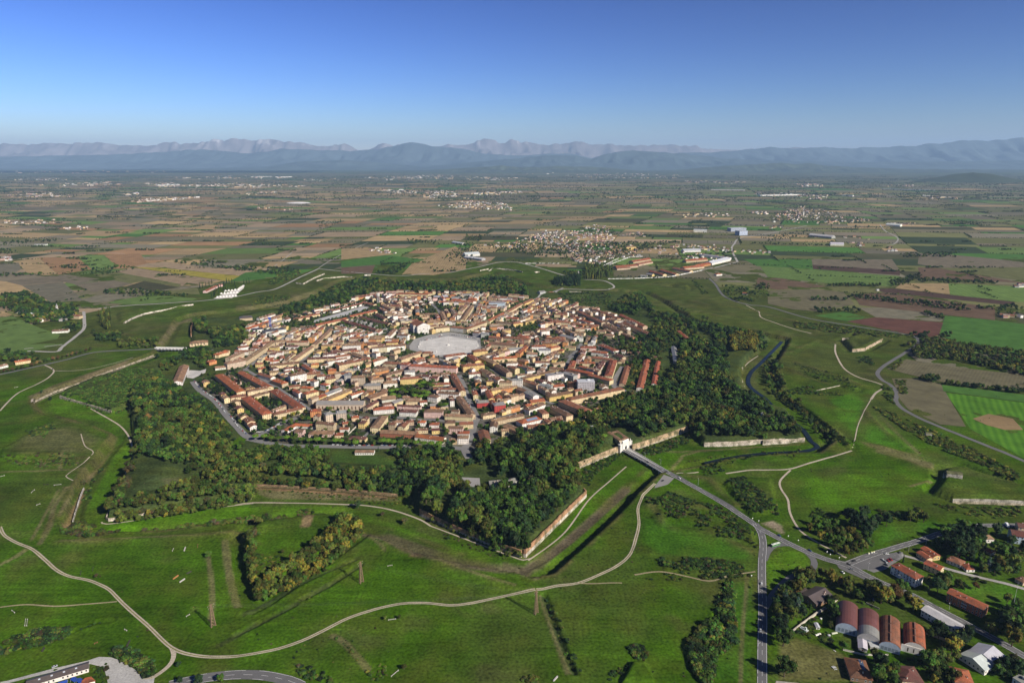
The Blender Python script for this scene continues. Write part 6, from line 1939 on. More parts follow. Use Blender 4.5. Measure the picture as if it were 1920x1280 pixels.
SHR = [('H 690 400 800 360 1010 420 1100 450 1230 560 1230 630 1170 600 1000 570 900 500 720 470', 4.2, (.7, 1.5), 'deep', 2), ('H 740 680 1000 675 1160 720 1200 760 1000 780 780 720', 2.9, (.8, 1.4), 'deep', 2),
       ('H 1080 790 1112 850 1115 1100 1010 1190 1000 1280 960 1280 920 1220 900 1080 1040 960 1050 880', 3.4, (1.4, 3.2), 'mix', 0), ('H 1090 290 1170 290 1320 420 1330 470 1200 460 1120 370', 4, (.8, 1.5), 'deep', 3),
       ('H 620 1100 680 1100 705 1150 690 1170 640 1170 610 1130', 3, (.9, 1.5), 'deep', 0), ('H 640 770 860 750 880 790 700 790', 4.5, (.6, 1.2), 'deep', 0),
       ('H 200 870 240 960 290 1090 350 1230 390 1230 310 1060 250 900', 4.5, (.6, 1.2), 'deep', 0), ('H 90 1250 180 1250 180 1280 90 1280', 3, (.9, 1.5), 'olive', 0), ('H 440 1240 620 1180 560 1280', 4, (.8, 1.3), 'deep', 3),
       ('J -20 860 90 800 270 740 500 730 520 770 330 840 120 870 0 920', 3.0, (1.2, 2.8), 'deep', 0), ('J 810 900 870 870 1000 880 1180 1000 1200 1050 1100 1075 1040 1020 960 960 880 920', 2.8, (1.3, 2.4), 'deep', 0),
       ('J 560 720 720 660 860 650 720 700', 4, (.5, .9), 'deep', 0), ('J 680 970 800 975 800 1080 830 1120 700 1120', 4.2, (.7, 1.3), 'mix', 0),
       ('K 460 870 480 850 560 750 640 800 740 830 860 850 900 880 640 925 520 910', 3.6, (1.0, 2.4), 'red', -1), ('K 1060 870 1250 830 1270 860 1100 885', 4, (.9, 1.6), 'red', -1), ('K 1320 860 1500 810 1900 740 1900 800 1500 850', 3.6, (1.2, 2.3), 'red', -1),
       ('K 200 100 400 40 440 90 330 170 220 170', 4.5, (.7, 1.4), 'mix', 2), ('K 0 310 240 300 560 300 600 360 300 380 0 360', 4.5, (.7, 1.5), 'red', 2), ('K 730 380 770 370 790 420 740 440', 4, (.9, 1.4), 'deep', -2), ('K 680 460 720 440 740 470 680 500', 3.5, (.9, 1.3), 'deep', -2), ('K 610 540 680 530 690 620 610 620', 4, (.9, 1.4), 'deep', -2),
       ('W 470 1040 700 930 960 850 1200 850 1270 930 1030 1010 1000 1100 830 1160', 3.8, (.8, 1.6), 'fresh', 6), ('W 820 900 880 880 900 920 830 920', 3.5, (.9, 1.5), 'gold', 6), ('I 0 320 100 350 440 270 460 310 200 360 0 385', 3.6, (.8, 1.7), 'red', -1),
       ('I 870 20 1290 60 1290 130 960 175 500 150', 6, (1, 1.8), 'deep', 6), ('I 150 170 960 200 990 260 600 250 400 215', 6.5, (.5, 1.1), 'olive', -1), ('R 480 410 700 420 1170 490 1150 510 680 470 500 440', 5.5, (1.2, 2.2), 'olive', 0),
       ('R 980 930 1120 980 1250 1040 1480 1140 1700 1250 1900 1360 1860 1400 1640 1290 1400 1200 1200 1090 1020 970', 4.0, (.9, 1.8), 'gold', 0), ('R 1040 800 1110 810 1100 860 1150 900 1110 920 1040 870', 5, (1, 1.8), 'mix', 0), ('R 1080 690 1160 640 1170 660 1110 710', 5, (1.2, 1.8), 'gold', 0),
       ('R 1120 770 1190 770 1190 870 1150 860', 5, (1, 1.7), 'gold', 0), ('R 860 630 960 620 1000 680 900 670', 5, (.9, 1.5), 'deep', 0), ('R 420 840 620 800 640 860 480 860', 6, (.8, 1.6), 'deep', 0), ('R 640 840 800 840 800 865 650 870', 5, (.7, 1.1), 'gold', 0), ('R 540 960 640 1000 780 1120 840 1180 800 1180 640 1060', 6, (.7, 1.3), 'mix', 0),
       ('R 490 660 800 740 900 810 860 830 560 730', 7, (.6, 1.3), 'deep', 2), ('F 1380 440 1480 480 1460 510 1380 490', 8, (1, 2), 'deep', 1), ('F 1660 540 1730 560 1720 610 1650 600', 7, (1, 2), 'deep', 1), ('F 1540 150 1640 180 1720 290 1660 310 1600 220', 8, (1, 2), 'mix', 2), ('F 0 300 640 300 640 400 400 430 200 400', 9, (.8, 2), 'deep', 4),
       ('L 0 930 230 960 500 880 660 900 600 1030 350 1080 100 1000', 5, (.9, 1.9), 'mix', 0), ('L 700 830 1000 880 1300 900 1900 860 1900 1000 1500 1040 1200 1000 900 930', 5.5, (.8, 1.6), 'olive', 0), ('D 180 440 280 320 600 320 660 350 440 430', 9, (.8, 1.8), 'mix', 2), ('D 380 190 480 90 740 50 730 80 560 170 420 210', 8, (1.5, 2.6), 'mix', 0),
       ('I 120 560 300 560 260 640 160 700', 4.5, (.6, 1.2), 'olive', 2), ('I 250 1180 370 1170 440 1200 560 1240 580 1280 460 1270', 4, (.7, 1.5), 'deep', 0), ('I 560 1010 640 1050 760 1180 820 1170 880 1200 860 1280 780 1270 700 1150', 5, (.5, 1.3), 'olive', 0), ('I 1100 380 1320 450 1600 560 1560 580 1300 490', 6, (.4, .9), 'brownish', -2),
       ('G 360 830 480 800 560 900 600 940 580 1000 420 940 340 910', 2.8, (.6, 1.2), 'mix', 0), ('G 1080 1080 1300 1080 1440 1150 1400 1250 1240 1250 1230 1150', 3.6, (.7, 1.4), 'fresh', 0), ('G 1600 600 1760 560 1740 500 1500 480', 7, (.8, 1.4), 'mix', 0), ('G 620 600 720 680 900 740 900 700 700 620', 3.6, (.6, 1.0), 'fresh', 0), ('G 1660 1180 1780 1060 1900 1150 1900 1250 1700 1250', 3.8, (.8, 1.5), 'deep', 0),
       ('G 1820 330 1920 300 1920 420 1860 520 1780 460', 4.5, (.9, 1.7), 'deep', 0), ('G 480 40 640 110 520 120 420 120', 5, (.8, 1.4), 'deep', 0), ('H 400 240 590 150 600 180 560 200 440 290 420 330 380 300', 4, (.6, 1.3), 'deep', -2), ('H 640 160 900 80 910 120 760 180 640 185', 4, (.7, 1.4), 'deep', -2), ('H 960 250 1060 240 1070 270 980 290', 5, (.8, 1.6), 'deep', 0), ('H 820 220 900 210 1000 190 1434 150 1434 170 1000 210', 6, (.5, 1.0), 'olive', -2)]
CW['brownish'] = [('brown', 5), ('olive', 2)]


def grid_in(s_, sp, z):
    p = gp(s_, z)
    lo, hi = p.min(0), p.max(0)
    gx, gy = np.meshgrid(np.arange(lo[0], hi[0] + sp, sp), np.arange(lo[1], hi[1] + sp, sp * .92))
    gx = gx + (np.arange(gx.shape[0]) % 2)[:, None] * sp / 2
    x = gx.ravel() + nrng.uniform(-.42, .42, gx.size) * sp
    y = gy.ravel() + nrng.uniform(-.42, .42, gx.size) * sp
    m = inside(p, x, y)
    x, y = x[m], y[m]
    i, j = np.floor(x - OX0).astype(int), np.floor(y - OY0).astype(int)
    ok = (i >= 0) & (i < OX1 - OX0) & (j >= 0) & (j < OY1 - OY0)
    o = np.zeros(x.shape, bool)
    o[ok] = OCC[j[ok], i[ok]]
    o |= dist(BRIDGE_ROAD, x, y) < 7
    return x[~o], y[~o]


wood = []
HOLES = [gp('K 985 580 1060 500 1380 405 1410 470 1180 540', 5), gp('A 620 1035 800 935 865 975 740 1085', 4), gp('I 1280 100 1410 105 1410 170 1275 170', 3), gp('C 1240 990 1440 1060 1330 1120', 6), gp('I 1430 110 1630 90 1630 160 1430 170', 3), gp('H 480 120 530 105 560 150 520 165', 7), gp('B 0 1090 240 1080 560 1110 800 1200 700 1270 0 1240', 2), gp('R 270 580 300 600 190 720 210 820 165 820 160 700', 0)]
for zone, s_, sp, (s0, s1), mx_, kd, stz, z in WOODS:
    x, y = grid_in(s_, sp, z)
    if not len(x): continue
    keep = np.ones(x.shape, bool)
    for h_ in HOLES: keep &= ~inside(h_, x, y)
    keep &= fbm(x, y, 26, 77, 2) > 0.3
    x, y = x[keep], y[keep]
    zz = height(x, y)
    nb = fbm(x, y, 48, 88, 2)
    for a, b_, c_, n_ in zip(x, y, zz, nb):
        cl = pick(CW[mx_ if mx_ not in ('deep', 'mix') or .45 < n_ < .54 else ('light' if n_ > .5 else 'shade')])
        if (kd, cl) not in VI: cl = 'olive' if (kd, 'olive') in VI else 'dark'
        wood.append((a, b_, c_, tr.uniform(s0 * .85, s1 * 1.3), (kd, cl), stz, zone))
# gardens and squares inside the town
garden = []
for gz in GREEN:
    lo, hi = gz.min(0), gz.max(0)
    n = int((hi[0] - lo[0]) * (hi[1] - lo[1]) / 170)
    for _ in range(n):
        a, b_ = tr.uniform(lo[0], hi[0]), tr.uniform(lo[1], hi[1])
        if inside(gz, np.array([a]), np.array([b_]))[0] and not OCC[int(b_ - OY0), int(a - OX0)]:
            garden.append((a, b_, 0, tr.uniform(.45, .9), ('broad', pick(CW['deep']))))
for _ in range(9000):
    a, b_ = tr.uniform(TOWN[:, 0].min(), TOWN[:, 0].max()), tr.uniform(TOWN[:, 1].min(), TOWN[:, 1].max())
    i, j = int(a - OX0), int(b_ - OY0)
    if OCC[j - 2:j + 3, i - 2:i + 3].any() or not inside(TOWN, np.array([a]), np.array([b_]))[0]: continue
    if tr.random() < .65: garden.append((a, b_, 0, tr.uniform(.4, .95), ('broad', pick(CW['deep']))))
    else: garden.append((a, b_, 0, tr.uniform(.5, 1.1), ('shrub', tr.choice(['green', 'dark', 'olive']))))
scatter('garden_trees', garden, 'small trees and bushes in the gardens and courts of the town')

# the broadleaf trees that show largest stand on their own, the others stay one wood
wood.sort(key=lambda t: -t[3] / to_px(t[0], t[1], 5)[2] * (0.001 if t[4][0] != 'broad' else 1))
CN = dict(green='green', olive='olive green', dark='dark green', yellow='yellow leaved', rust='rusty leaved', blue='blue green', brown='brownish')
n_solo = 0
rest = []
for i, t in enumerate(wood):
    if t[4][0] == 'broad' and n_solo < 190:
        n_solo += 1
        zone = t[6]
        g = '%s broadleaf trees of %s' % (CN[t[4][1]], zone)
        tree(t[0], t[1], t[2] - 0.3, t[3], t[4], '%s broadleaf tree of %s' % (CN[t[4][1]], zone), g, t[5])
    else:
        rest.append(t)
scatter('woodland', rest, 'woods and tree belts on the ramparts, bastions and hedges')

scrub = []
for s_, sp, (s0, s1), mx_, z in SHR:
    x, y = grid_in(s_, sp, z)
    if not len(x): continue
    k = fbm(x, y, 14, 55, 2) > 0.36
    x, y = x[k], y[k]
    for a, b_, c_ in zip(x, y, height(x, y)):
        cl = pick(CW[mx_])
        if ('shrub', cl) not in VI: cl = 'olive'
        scrub.append((a, b_, c_ - .15, tr.uniform(s0, s1), ('shrub', cl)))
# stray bushes along the ditches and over the rough meadows
for _ in range(2600):
    Y_ = 480 + 1500 * tr.random() ** 1.5
    X_ = tr.uniform(-.8, .8) * Y_
    scrub.append((X_, Y_, None, tr.uniform(.25, .7), ('shrub', tr.choice(['olive', 'green', 'dark', 'brown']))))
sx = np.array([t[0] for t in scrub]); sy = np.array([t[1] for t in scrub])
stray = np.array([t[2] is None for t in scrub])
bad = inside(TOWN, sx, sy)
i_, j_ = np.clip(np.floor(sx - OX0).astype(int), 0, OX1 - OX0 - 1), np.clip(np.floor(sy - OY0).astype(int), 0, OY1 - OY0 - 1)
bad |= OCC[j_, i_] & (sx > OX0) & (sx < OX1 - 1) & (sy < OY1)
hz = height(sx, sy)
dens = fbm(sx, sy, 70, 66, 3)
bad |= stray & (dens < 0.56) & ~(np.abs(dist(MOAT, sx, sy, True) - 3) < 4)
scrub = [(t[0], t[1], hz[k] - .15, t[3], t[4]) for k, t in enumerate(scrub) if not bad[k]]
scatter('scrub', scrub, 'bushes and rough scrub on the banks and meadows')

# hedges, copses and tree lines of the plain
hedge = []
for a, b_ in edges:
    a, b_ = np.array(a), np.array(b_)
    L = np.hypot(*(b_ - a))
    ym = (a[1] + b_[1]) / 2
    if ym > 19000: continue
    st = 7 if ym < 4500 else (11 if ym < 8000 else 22)
    t0, t1 = sorted((tr.random(), tr.random()))
    if tr.random() < .5: t0, t1 = 0, 1
    for k in range(int(L * (t1 - t0) / st)):
        p = a + (b_ - a) * (t0 + (t1 - t0) * (k + tr.random()) / max(1, L * (t1 - t0) / st))
        if tr.random() < .25: continue
        s = tr.uniform(.4, .85) if ym < 4500 else (tr.uniform(.6, 1.2) if ym < 8000 else tr.uniform(1.0, 1.9))
        hedge.append((p[0] + tr.gauss(0, 2), p[1] + tr.gauss(0, 2), 0, s, ('broad', tr.choice(['dark', 'green', 'olive', 'dark'])), .8))
for _ in range(330):      # copses
    Y_ = math.exp(tr.uniform(math.log(2600), math.log(19000)))
    X_ = tr.uniform(-.82, .82) * Y_
    if inside(RINGZ, np.array([X_]), np.array([Y_]))[0]: continue
    s = 1 if Y_ < 5000 else 1 + (Y_ - 5000) / 9000
    a_ = tr.uniform(-.3, .3)
    Lc, Wc = tr.uniform(25, 150) * s, tr.uniform(10, 40) * s
    for _k in range(int(min(60, 6 + Lc * Wc / (90 * s * s)))):
        u, v = tr.uniform(-.5, .5) * Lc, tr.uniform(-.5, .5) * Wc
        hedge.append((X_ + u * math.cos(a_) - v * math.sin(a_), Y_ + u * math.sin(a_) + v * math.cos(a_), 0, tr.uniform(.6, 1.1) * (s if s < 1.8 else 1.8), ('broad', tr.choice(['dark', 'green', 'dark', 'olive'])), .8))
for s_, n in (('M 180 940 370 885 365 905 310 945', 170), ('M 560 860 650 800 700 760 800 790 760 840 720 900 660 890', 160), ('O 1220 830 1560 820 1540 850 1240 850', 140), ('O 1440 640 1690 650 1680 670 1450 660', 120), ('M 800 780 1900 760 1500 870 1300 870 880 810', 1000), ('M 1350 680 1530 690 1560 730 1360 700', 90),
              ('O 480 620 680 560 840 590 1070 640 720 660 500 650', 420), ('N 960 870 1440 915 1490 950 1420 930 1000 885', 110), ('N 1770 650 1920 640 1920 655 1800 690', 60), ('W 770 260 1100 260 1420 300 1400 310 780 285', 130), ('M 370 750 540 755 550 775 380 770', 70), ('O 500 560 900 560 890 575 520 575', 120),
              ('R 1240 140 1640 150 1760 170 1640 180 1270 165', 130), ('R 700 180 1030 182 1030 192 700 192', 90), ('R 1080 160 1280 110 1290 130 1160 190 1090 190', 90), ('R 600 265 830 262 830 280 610 280', 45), ('R 620 330 900 330 920 365 800 350 640 360', 60), ('R 240 180 340 180 340 215 250 205', 40), ('R 40 190 320 220 340 270 60 250', 70), ('R 90 260 260 270 250 290 100 280', 30),
              ('R 1730 310 1900 310 1910 370 1740 370', 40), ('R 1300 350 1430 380 1420 395 1310 375', 30), ('R 1200 480 1330 480 1320 515 1200 510', 30), ('R 1400 480 1470 490 1460 520 1390 510', 12), ('R 1300 750 1420 770 1400 800 1280 770', 40), ('R 1430 790 1920 850 1920 862 1430 800', 70), ('F 0 130 260 140 260 230 0 230', 90), ('F 100 60 320 60 300 150 120 130', 60),
              ('D 230 60 700 40 760 60 420 90', 90), ('W 0 130 130 140 320 130 320 145 0 160', 40), ('W 520 110 960 70 970 90 530 130', 50), ('N 0 760 320 750 320 760 0 780', 80), ('O 740 690 760 700 500 770 440 740 560 720', 90), ('O 370 770 860 780 900 790 380 775', 70), ('M 690 720 800 730 790 760 700 755', 60), ('N 0 800 110 815 90 830 0 830', 40), ('R 840 245 1740 330 1740 338 840 253', 110), ('R 860 255 1600 340 1590 348 870 268', 90)):
    p = gp(s_)
    lo, hi = p.min(0), p.max(0)
    k = t = 0
    while k < n and t < n * 60:
        t += 1
        a, b_ = tr.uniform(lo[0], hi[0]), tr.uniform(lo[1], hi[1])
        if inside(p, np.array([a]), np.array([b_]))[0]:
            k += 1
            hedge.append((a, b_, 0, tr.uniform(.55, 1.15), ('broad', tr.choice(['dark', 'green', 'olive', 'dark']))))
# dense dark belts in the hazy distance
for _ in range(260):
    Y_ = math.exp(tr.uniform(math.log(7500), math.log(22000)))
    X_ = tr.uniform(-.85, .85) * Y_
    Lc = tr.uniform(300, 1500)
    for _k in range(int(Lc / 26)):
        hedge.append((X_ + tr.uniform(-.5, .5) * Lc, Y_ + tr.gauss(0, 40) , 0, tr.uniform(1.2, 2.2), ('broad', tr.choice(['dark', 'green', 'dark'])), .7))
i = np.array([[t[0], t[1]] for t in hedge])
okh = ~inside(RINGZ, i[:, 0], i[:, 1]) | (i[:, 1] > 1200)
scatter('hedgerow_trees', [t for t, k in zip(hedge, okh) if k], 'hedgerows, copses and tree lines across the plain')

# ---- single trees and rows that the photograph lets one tell apart
def at_px(reg, x, y, z=0.0, lift=0.0):
    g = RG[reg]
    px, py = g[0] + x / g[2], g[1] + y / g[2]
    zz = z
    for _ in range(4):
        a, b_, _z = P(px, py, zz + lift)
        zz = zt(a, b_) if b_ < 3300 else 0.0
    return a, b_, zz


PINES = [('A', 955, 945), ('A', 1050, 942), ('A', 1130, 962), ('A', 1215, 965), ('A', 1305, 962), ('A', 1390, 968), ('A', 1475, 980), ('A', 1560, 985), ('A', 1650, 985), ('A', 1720, 990), ('B', 55, 995), ('B', 115, 992), ('B', 195, 1008), ('B', 280, 1015), ('B', 580, 1000), ('B', 645, 1000),
         ('B', 705, 1008), ('B', 790, 1010), ('B', 860, 1002), ('B', 960, 1018), ('B', 1045, 1028), ('B', 1130, 1028), ('B', 1225, 1030)]
for k, (g, x, y) in enumerate(PINES):
    a, b_, z = at_px(g, x, y, lift=8)
    tree(a, b_, z, tr.uniform(1.05, 1.25), ('umbrella', 'pine'), '%s umbrella pine from the left in the row along the southern town street' % ORD[k], 'umbrella pines along the southern street')
for k, (x, y) in enumerate([(680, 440), (745, 420), (810, 430), (850, 445), (700, 485), (765, 495), (985, 360), (1040, 345), (1100, 350), (1140, 375), (920, 440), (985, 435), (1045, 440), (1090, 455), (945, 490), (1010, 495), (1070, 485), (1020, 390), (1290, 590), (1240, 600)]):
    a, b_, z = at_px('B', x, y, lift=9)
    tree(a, b_, z, tr.uniform(1.15, 1.4), ('umbrella', 'pine'), 'umbrella pine with bright flat crown in the shaded square' if k < 18 else 'umbrella pine in the court by the deep street', 'umbrella pines of the shaded square' if k < 18 else 'umbrella pines in a court')
av = [(0, 862), (30, 858), (60, 855), (95, 850), (130, 842), (165, 835), (200, 828), (240, 815), (275, 805), (305, 795), (335, 785), (365, 778), (400, 770), (435, 762), (470, 755), (505, 745), (540, 735), (575, 728), (610, 718), (645, 705), (680, 695)]
for k, (x, y) in enumerate(av):
    a, b_, z = at_px('W', x, y, lift=4)
    tree(a, b_, z, tr.uniform(.75, .95), ('broad', tr.choice(['rust', 'brown', 'olive', 'green'])), '%s reddish green tree from the left in the avenue beside the western road' % ORD[k], 'trees of the avenue')
cy = [(1500, 230), (1520, 225), (1545, 215), (1570, 205), (1590, 195), (1610, 280), (1640, 240), (1655, 225), (1680, 215), (1700, 190), (1690, 230), (1720, 200), (1740, 195), (1760, 205), (1620, 255), (1590, 300), (1605, 290), (1640, 270), (1675, 245), (1830, 195), (1850, 190), (1870, 185), (1770, 240), (1710, 240)]
for k, (x, y) in enumerate(cy):
    a, b_, z = at_px('W', x, y + 14)
    tree(a, b_, z, tr.uniform(1.1, 1.6), ('cypress', 'dark'), 'tall black green cypress standing in the walled cemetery', 'cemetery cypresses')
LONE = [  # region, crown pixel, scale, kind, class, label
    ('J', 1560, 150, .7, 'broad', 'green', 'small round tree alone on the meadow beside the lunette'), ('J', 722, 310, .45, 'broad', 'brown', 'small brown bushy tree beside the dark horse jumps'), ('K', 630, 490, .75, 'broad', 'brown', 'brown bushy tree at the head of the bare dirt slope'),
    ('W', 1180, 745, 1.1, 'broad', 'dark', 'dark round tree beside the end of the arched bridge'), ('I', 705, 255, 1.0, 'broad', 'dark', 'dark tree beside the pale path below the curtain'), ('I', 845, 312, .6, 'broad', 'brown', 'thin bare looking tree on the moat floor, nearer the dark tree'),
    ('I', 970, 350, .75, 'broad', 'brown', 'spreading bare looking tree on the moat floor below the bastion'), ('I', 272, 525, .5, 'broad', 'olive', 'round bush alone inside the foreground lunette'), ('I', 1222, 447, .45, 'broad', 'dark', 'dark round bush on the moat lawn below the bastion face'),
    ('I', 860, 905, .4, 'broad', 'olive', 'left one of two small bushes beside the white horse jump'), ('I', 940, 900, .4, 'broad', 'olive', 'right one of two small bushes beside the white horse jump'), ('I', 968, 1182, .5, 'broad', 'olive', 'bush alone on the lower meadow above the long white rails'),
    ('W', 310, 1012, .55, 'broad', 'dark', 'dark bush on the outer bank of the western moat'), ('W', 375, 1062, .75, 'broad', 'dark', 'dark bush at the head of the western moat'), ('W', 640, 860, .6, 'shrub', 'dark', 'flat dark bush beside the thin pale path'),
    ('J', 1490, 1085, .8, 'broad', 'dark', 'dark tree beside the broad curved road, nearer the corner'), ('J', 1655, 1075, .7, 'broad', 'green', 'green tree beside the broad curved road'), ('J', 1338, 972, .5, 'broad', 'dark', 'dark bush beside the fork of the gravel track'), ('J', 1345, 1090, .6, 'broad', 'dark', 'dark bush in the shadowed corner by the curved road'),
    ('A', 390, 300, .8, 'broad', 'dark', None), ('A', 430, 320, .95, 'broad', 'dark', None), ('A', 480, 350, 1.0, 'broad', 'dark', None), ('A', 520, 390, 1.0, 'broad', 'dark', None), ('A', 545, 430, 1.0, 'broad', 'dark', None), ('A', 570, 470, .95, 'broad', 'dark', None), ('A', 440, 380, .9, 'broad', 'dark', None), ('A', 490, 430, .9, 'broad', 'dark', None),
    ('A', 710, 590, .95, 'broad', 'brown', 'broad brownish tree between the two western barracks'), ('A', 815, 715, 1.1, 'broad', 'dark', 'large dark tree beside the end of the western barrack'), ('A', 1000, 810, 1.05, 'conifer', 'dark', 'dark cedar in front of the western barrack end, left of two'), ('A', 1150, 780, 1.05, 'conifer', 'dark', 'dark cedar in front of the western barrack end, right of two'),
    ('A', 1275, 745, .75, 'broad', 'yellow', 'yellow tree nearest the street in front of the garden court'), ('A', 1375, 695, .8, 'broad', 'yellow', 'middle yellow tree in front of the garden court'), ('A', 1430, 678, .75, 'broad', 'olive', 'rightmost yellowing tree in front of the garden court'),
    ('A', 1140, 545, .95, 'broad', 'dark', 'dark round tree in the garden court, left of two'), ('A', 1205, 545, .95, 'broad', 'dark', 'dark round tree in the garden court, right of two'), ('A', 960, 530, .7, 'broad', 'yellow', 'yellow tree at the corner of the garden court'),
    ('A', 1510, 530, .75, 'broad', 'dark', 'dark tree on the street corner by the cream block'), ('A', 640, 240, 1.0, 'conifer', 'dark', None), ('A', 700, 210, 1.1, 'conifer', 'dark', None), ('A', 690, 310, 1.0, 'conifer', 'dark', None), ('A', 760, 320, 1.0, 'conifer', 'dark', None), ('A', 830, 370, .95, 'conifer', 'dark', None),
    ('B', 340, 175, 1.2, 'conifer', 'dark', None), ('B', 375, 150, 1.3, 'conifer', 'dark', None), ('B', 410, 115, 1.2, 'conifer', 'dark', None), ('B', 470, 135, 1.1, 'conifer', 'dark', None), ('B', 375, 215, 1.0, 'conifer', 'dark', None), ('B', 310, 220, .8, 'broad', 'green', 'round green tree at the foot of the tall town conifers'),
    ('B', 1320, 1040, 1.2, 'conifer', 'blue', 'tall grey green conifer at the southern street end'), ('B', 535, 1095, .6, 'cypress', 'dark', 'slim cypress beside the white hut'), ('B', 1735, 1110, 1.0, 'broad', 'green', 'bright green tree beside the gabled hall in the street end'), ('B', 1850, 1040, 1.0, 'broad', 'olive', 'olive tree behind the gabled hall in the street end'),
    ('C', 640, 640, 1.1, 'broad', 'green', 'round green tree left of the long brown roofed house'), ('C', 1000, 790, 1.1, 'conifer', 'dark', 'dark conifer in front of the L shaped barrack wing'), ('C', 1080, 720, .9, 'cypress', 'dark', 'cypress beside the L shaped barrack wing'), ('C', 1270, 930, 1.1, 'umbrella', 'pine', 'broad dark pine beside the old town gate'),
    ('C', 1400, 500, 1.0, 'broad', 'olive', 'yellowing tree in front of the long cream barrack'), ('C', 1470, 520, 1.1, 'broad', 'yellow', 'tall yellow tree at the end of the long cream barrack'), ('C', 1600, 350, .9, 'broad', 'rust', 'orange tree beside the left red park shed'), ('C', 1580, 150, .9, 'broad', 'rust', 'orange tree at the head of the red park sheds'), ('C', 1640, 220, .9, 'broad', 'yellow', 'yellow tree close left of the red park shed'),
    ('G', 590, 510, 1.15, 'broad', 'yellow', 'large yellowing tree beside the road junction'), ('G', 530, 490, .9, 'broad', 'olive', 'olive tree joined to the yellowing tree at the junction'), ('G', 645, 545, .7, 'broad', 'rust', 'rusty tree on the lower side of the junction tree group'), ('G', 940, 630, 1.25, 'broad', 'yellow', 'largest yellow tree on the verge behind the barrel roofed sheds'),
    ('G', 1040, 620, 1.1, 'broad', 'rust', 'rust tinted tree on the verge behind the barrel roofed sheds'), ('G', 905, 570, .9, 'broad', 'dark', 'dark tree behind the large yellow verge tree'), ('G', 1168, 695, 1.0, 'broad', 'yellow', 'yellowing roadside tree left of the long white building'), ('G', 1430, 985, 1.15, 'broad', 'yellow', 'big yellow tree below the long white building'),
    ('G', 1530, 900, 1.1, 'broad', 'dark', 'dark tree at the end of the long white building'), ('G', 1690, 870, .9, 'broad', 'olive', 'olive street tree across from the brick apartments'), ('G', 1850, 920, 1.3, 'broad', 'yellow', 'tall yellow tree at the right edge below the brick apartments'), ('G', 1840, 830, 1.2, 'broad', 'brown', 'dark brown tree at the right edge beside the meadow'),
    ('G', 270, 1130, 1.25, 'broad', 'green', 'round bright green tree on the dry lawn by the road'), ('G', 260, 920, 1.25, 'broad', 'green', 'round green tree between the road and the garden wall'), ('G', 265, 665, 1.0, 'conifer', 'blue', 'blue spruce left of the dark roofed villa'), ('G', 355, 705, .8, 'conifer', 'blue', 'smaller blue spruce in front of the dark roofed villa'),
    ('G', 400, 550, .7, 'broad', 'dark', None), ('G', 445, 538, .7, 'broad', 'dark', None), ('G', 345, 560, .75, 'broad', 'dark', None), ('G', 300, 600, .75, 'broad', 'green', None), ('G', 440, 730, .55, 'broad', 'green', 'round garden bush at the corner of the dark roofed villa'), ('G', 230, 800, .8, 'broad', 'dark', 'dark tree in the garden corner below the villa'),
    ('G', 1330, 570, 1.2, 'broad', 'dark', 'large dark tree between the red apartment house and brick apartments'), ('G', 1275, 555, .9, 'broad', 'olive', 'olive tree right of the red apartment house'), ('G', 1590, 575, .6, 'broad', 'rust', 'reddish brown bush on the meadow behind the brick apartments'), ('G', 1505, 575, .55, 'broad', 'dark', 'dark bush on the meadow behind the brick apartments'),
    ('G', 1810, 660, .7, 'broad', 'olive', 'olive tree alone on the meadow beside the thin mast'), ('G', 1380, 250, 1.1, 'conifer', 'dark', None), ('G', 1420, 235, 1.1, 'conifer', 'dark', None), ('G', 1440, 290, 1.2, 'conifer', 'dark', None), ('G', 1500, 255, 1.3, 'broad', 'dark', None), ('G', 1560, 225, 1.2, 'broad', 'dark', None), ('G', 1530, 320, 1.2, 'broad', 'dark', None),
    ('G', 1470, 340, 1.1, 'broad', 'dark', None), ('G', 1600, 260, 1.1, 'broad', 'green', None), ('G', 1585, 300, 1.0, 'broad', 'green', None), ('G', 1680, 430, .9, 'conifer', 'blue', 'blue green conifer between the lane houses'), ('G', 1640, 450, .8, 'broad', 'olive', 'olive garden tree beside the lane house'), ('G', 1725, 450, .9, 'broad', 'dark', 'dark garden tree beside the blue conifer'),
    ('G', 1345, 275, .9, 'broad', 'dark', None), ('G', 670, 985, .7, 'broad', 'green', 'small tree in the yard of the barrel roofed sheds'), ('G', 1400, 1085, .8, 'broad', 'olive', 'olive tree left of the pale grey workshop'), ('G', 1345, 1100, .8, 'broad', 'dark', 'dark tree behind the dark red roofed house'), ('G', 1010, 1225, .8, 'broad', 'green', 'green garden tree between the solar roof and dark red roof'),
    ('G', 1750, 1120, .8, 'broad', 'dark', 'dark tree in front of the pale grey workshop'), ('G', 1740, 180, 1.1, 'broad', 'dark', 'dark tree beside the parked white lorry'), ('G', 1085, 400, .5, 'cypress', 'dark', 'small dark conifer at the corner of the parking area'), ('G', 1105, 330, .5, 'shrub', 'dark', 'low bush at the start of the lane'),
    ('G', 1840, 260, .9, 'broad', 'dark', 'dark tree left of the big pale blue house'), ('G', 1780, 320, .9, 'broad', 'green', 'green tree in front of the big pale blue house'),
]
for x, y, s, cl in ((730, 90, 1.3, 'dark'), (800, 110, 1.4, 'dark'), (870, 145, 1.3, 'dark'), (905, 120, 1.1, 'dark'), (975, 115, 1.1, 'dark'), (840, 180, 1.2, 'dark'), (700, 70, 1.0, 'dark'), (760, 140, 1.2, 'dark'), (820, 60, 1.2, 'dark')):
    LONE.append(('G', x, y, s, 'broad', cl, '@dark tree in the copse rear'))
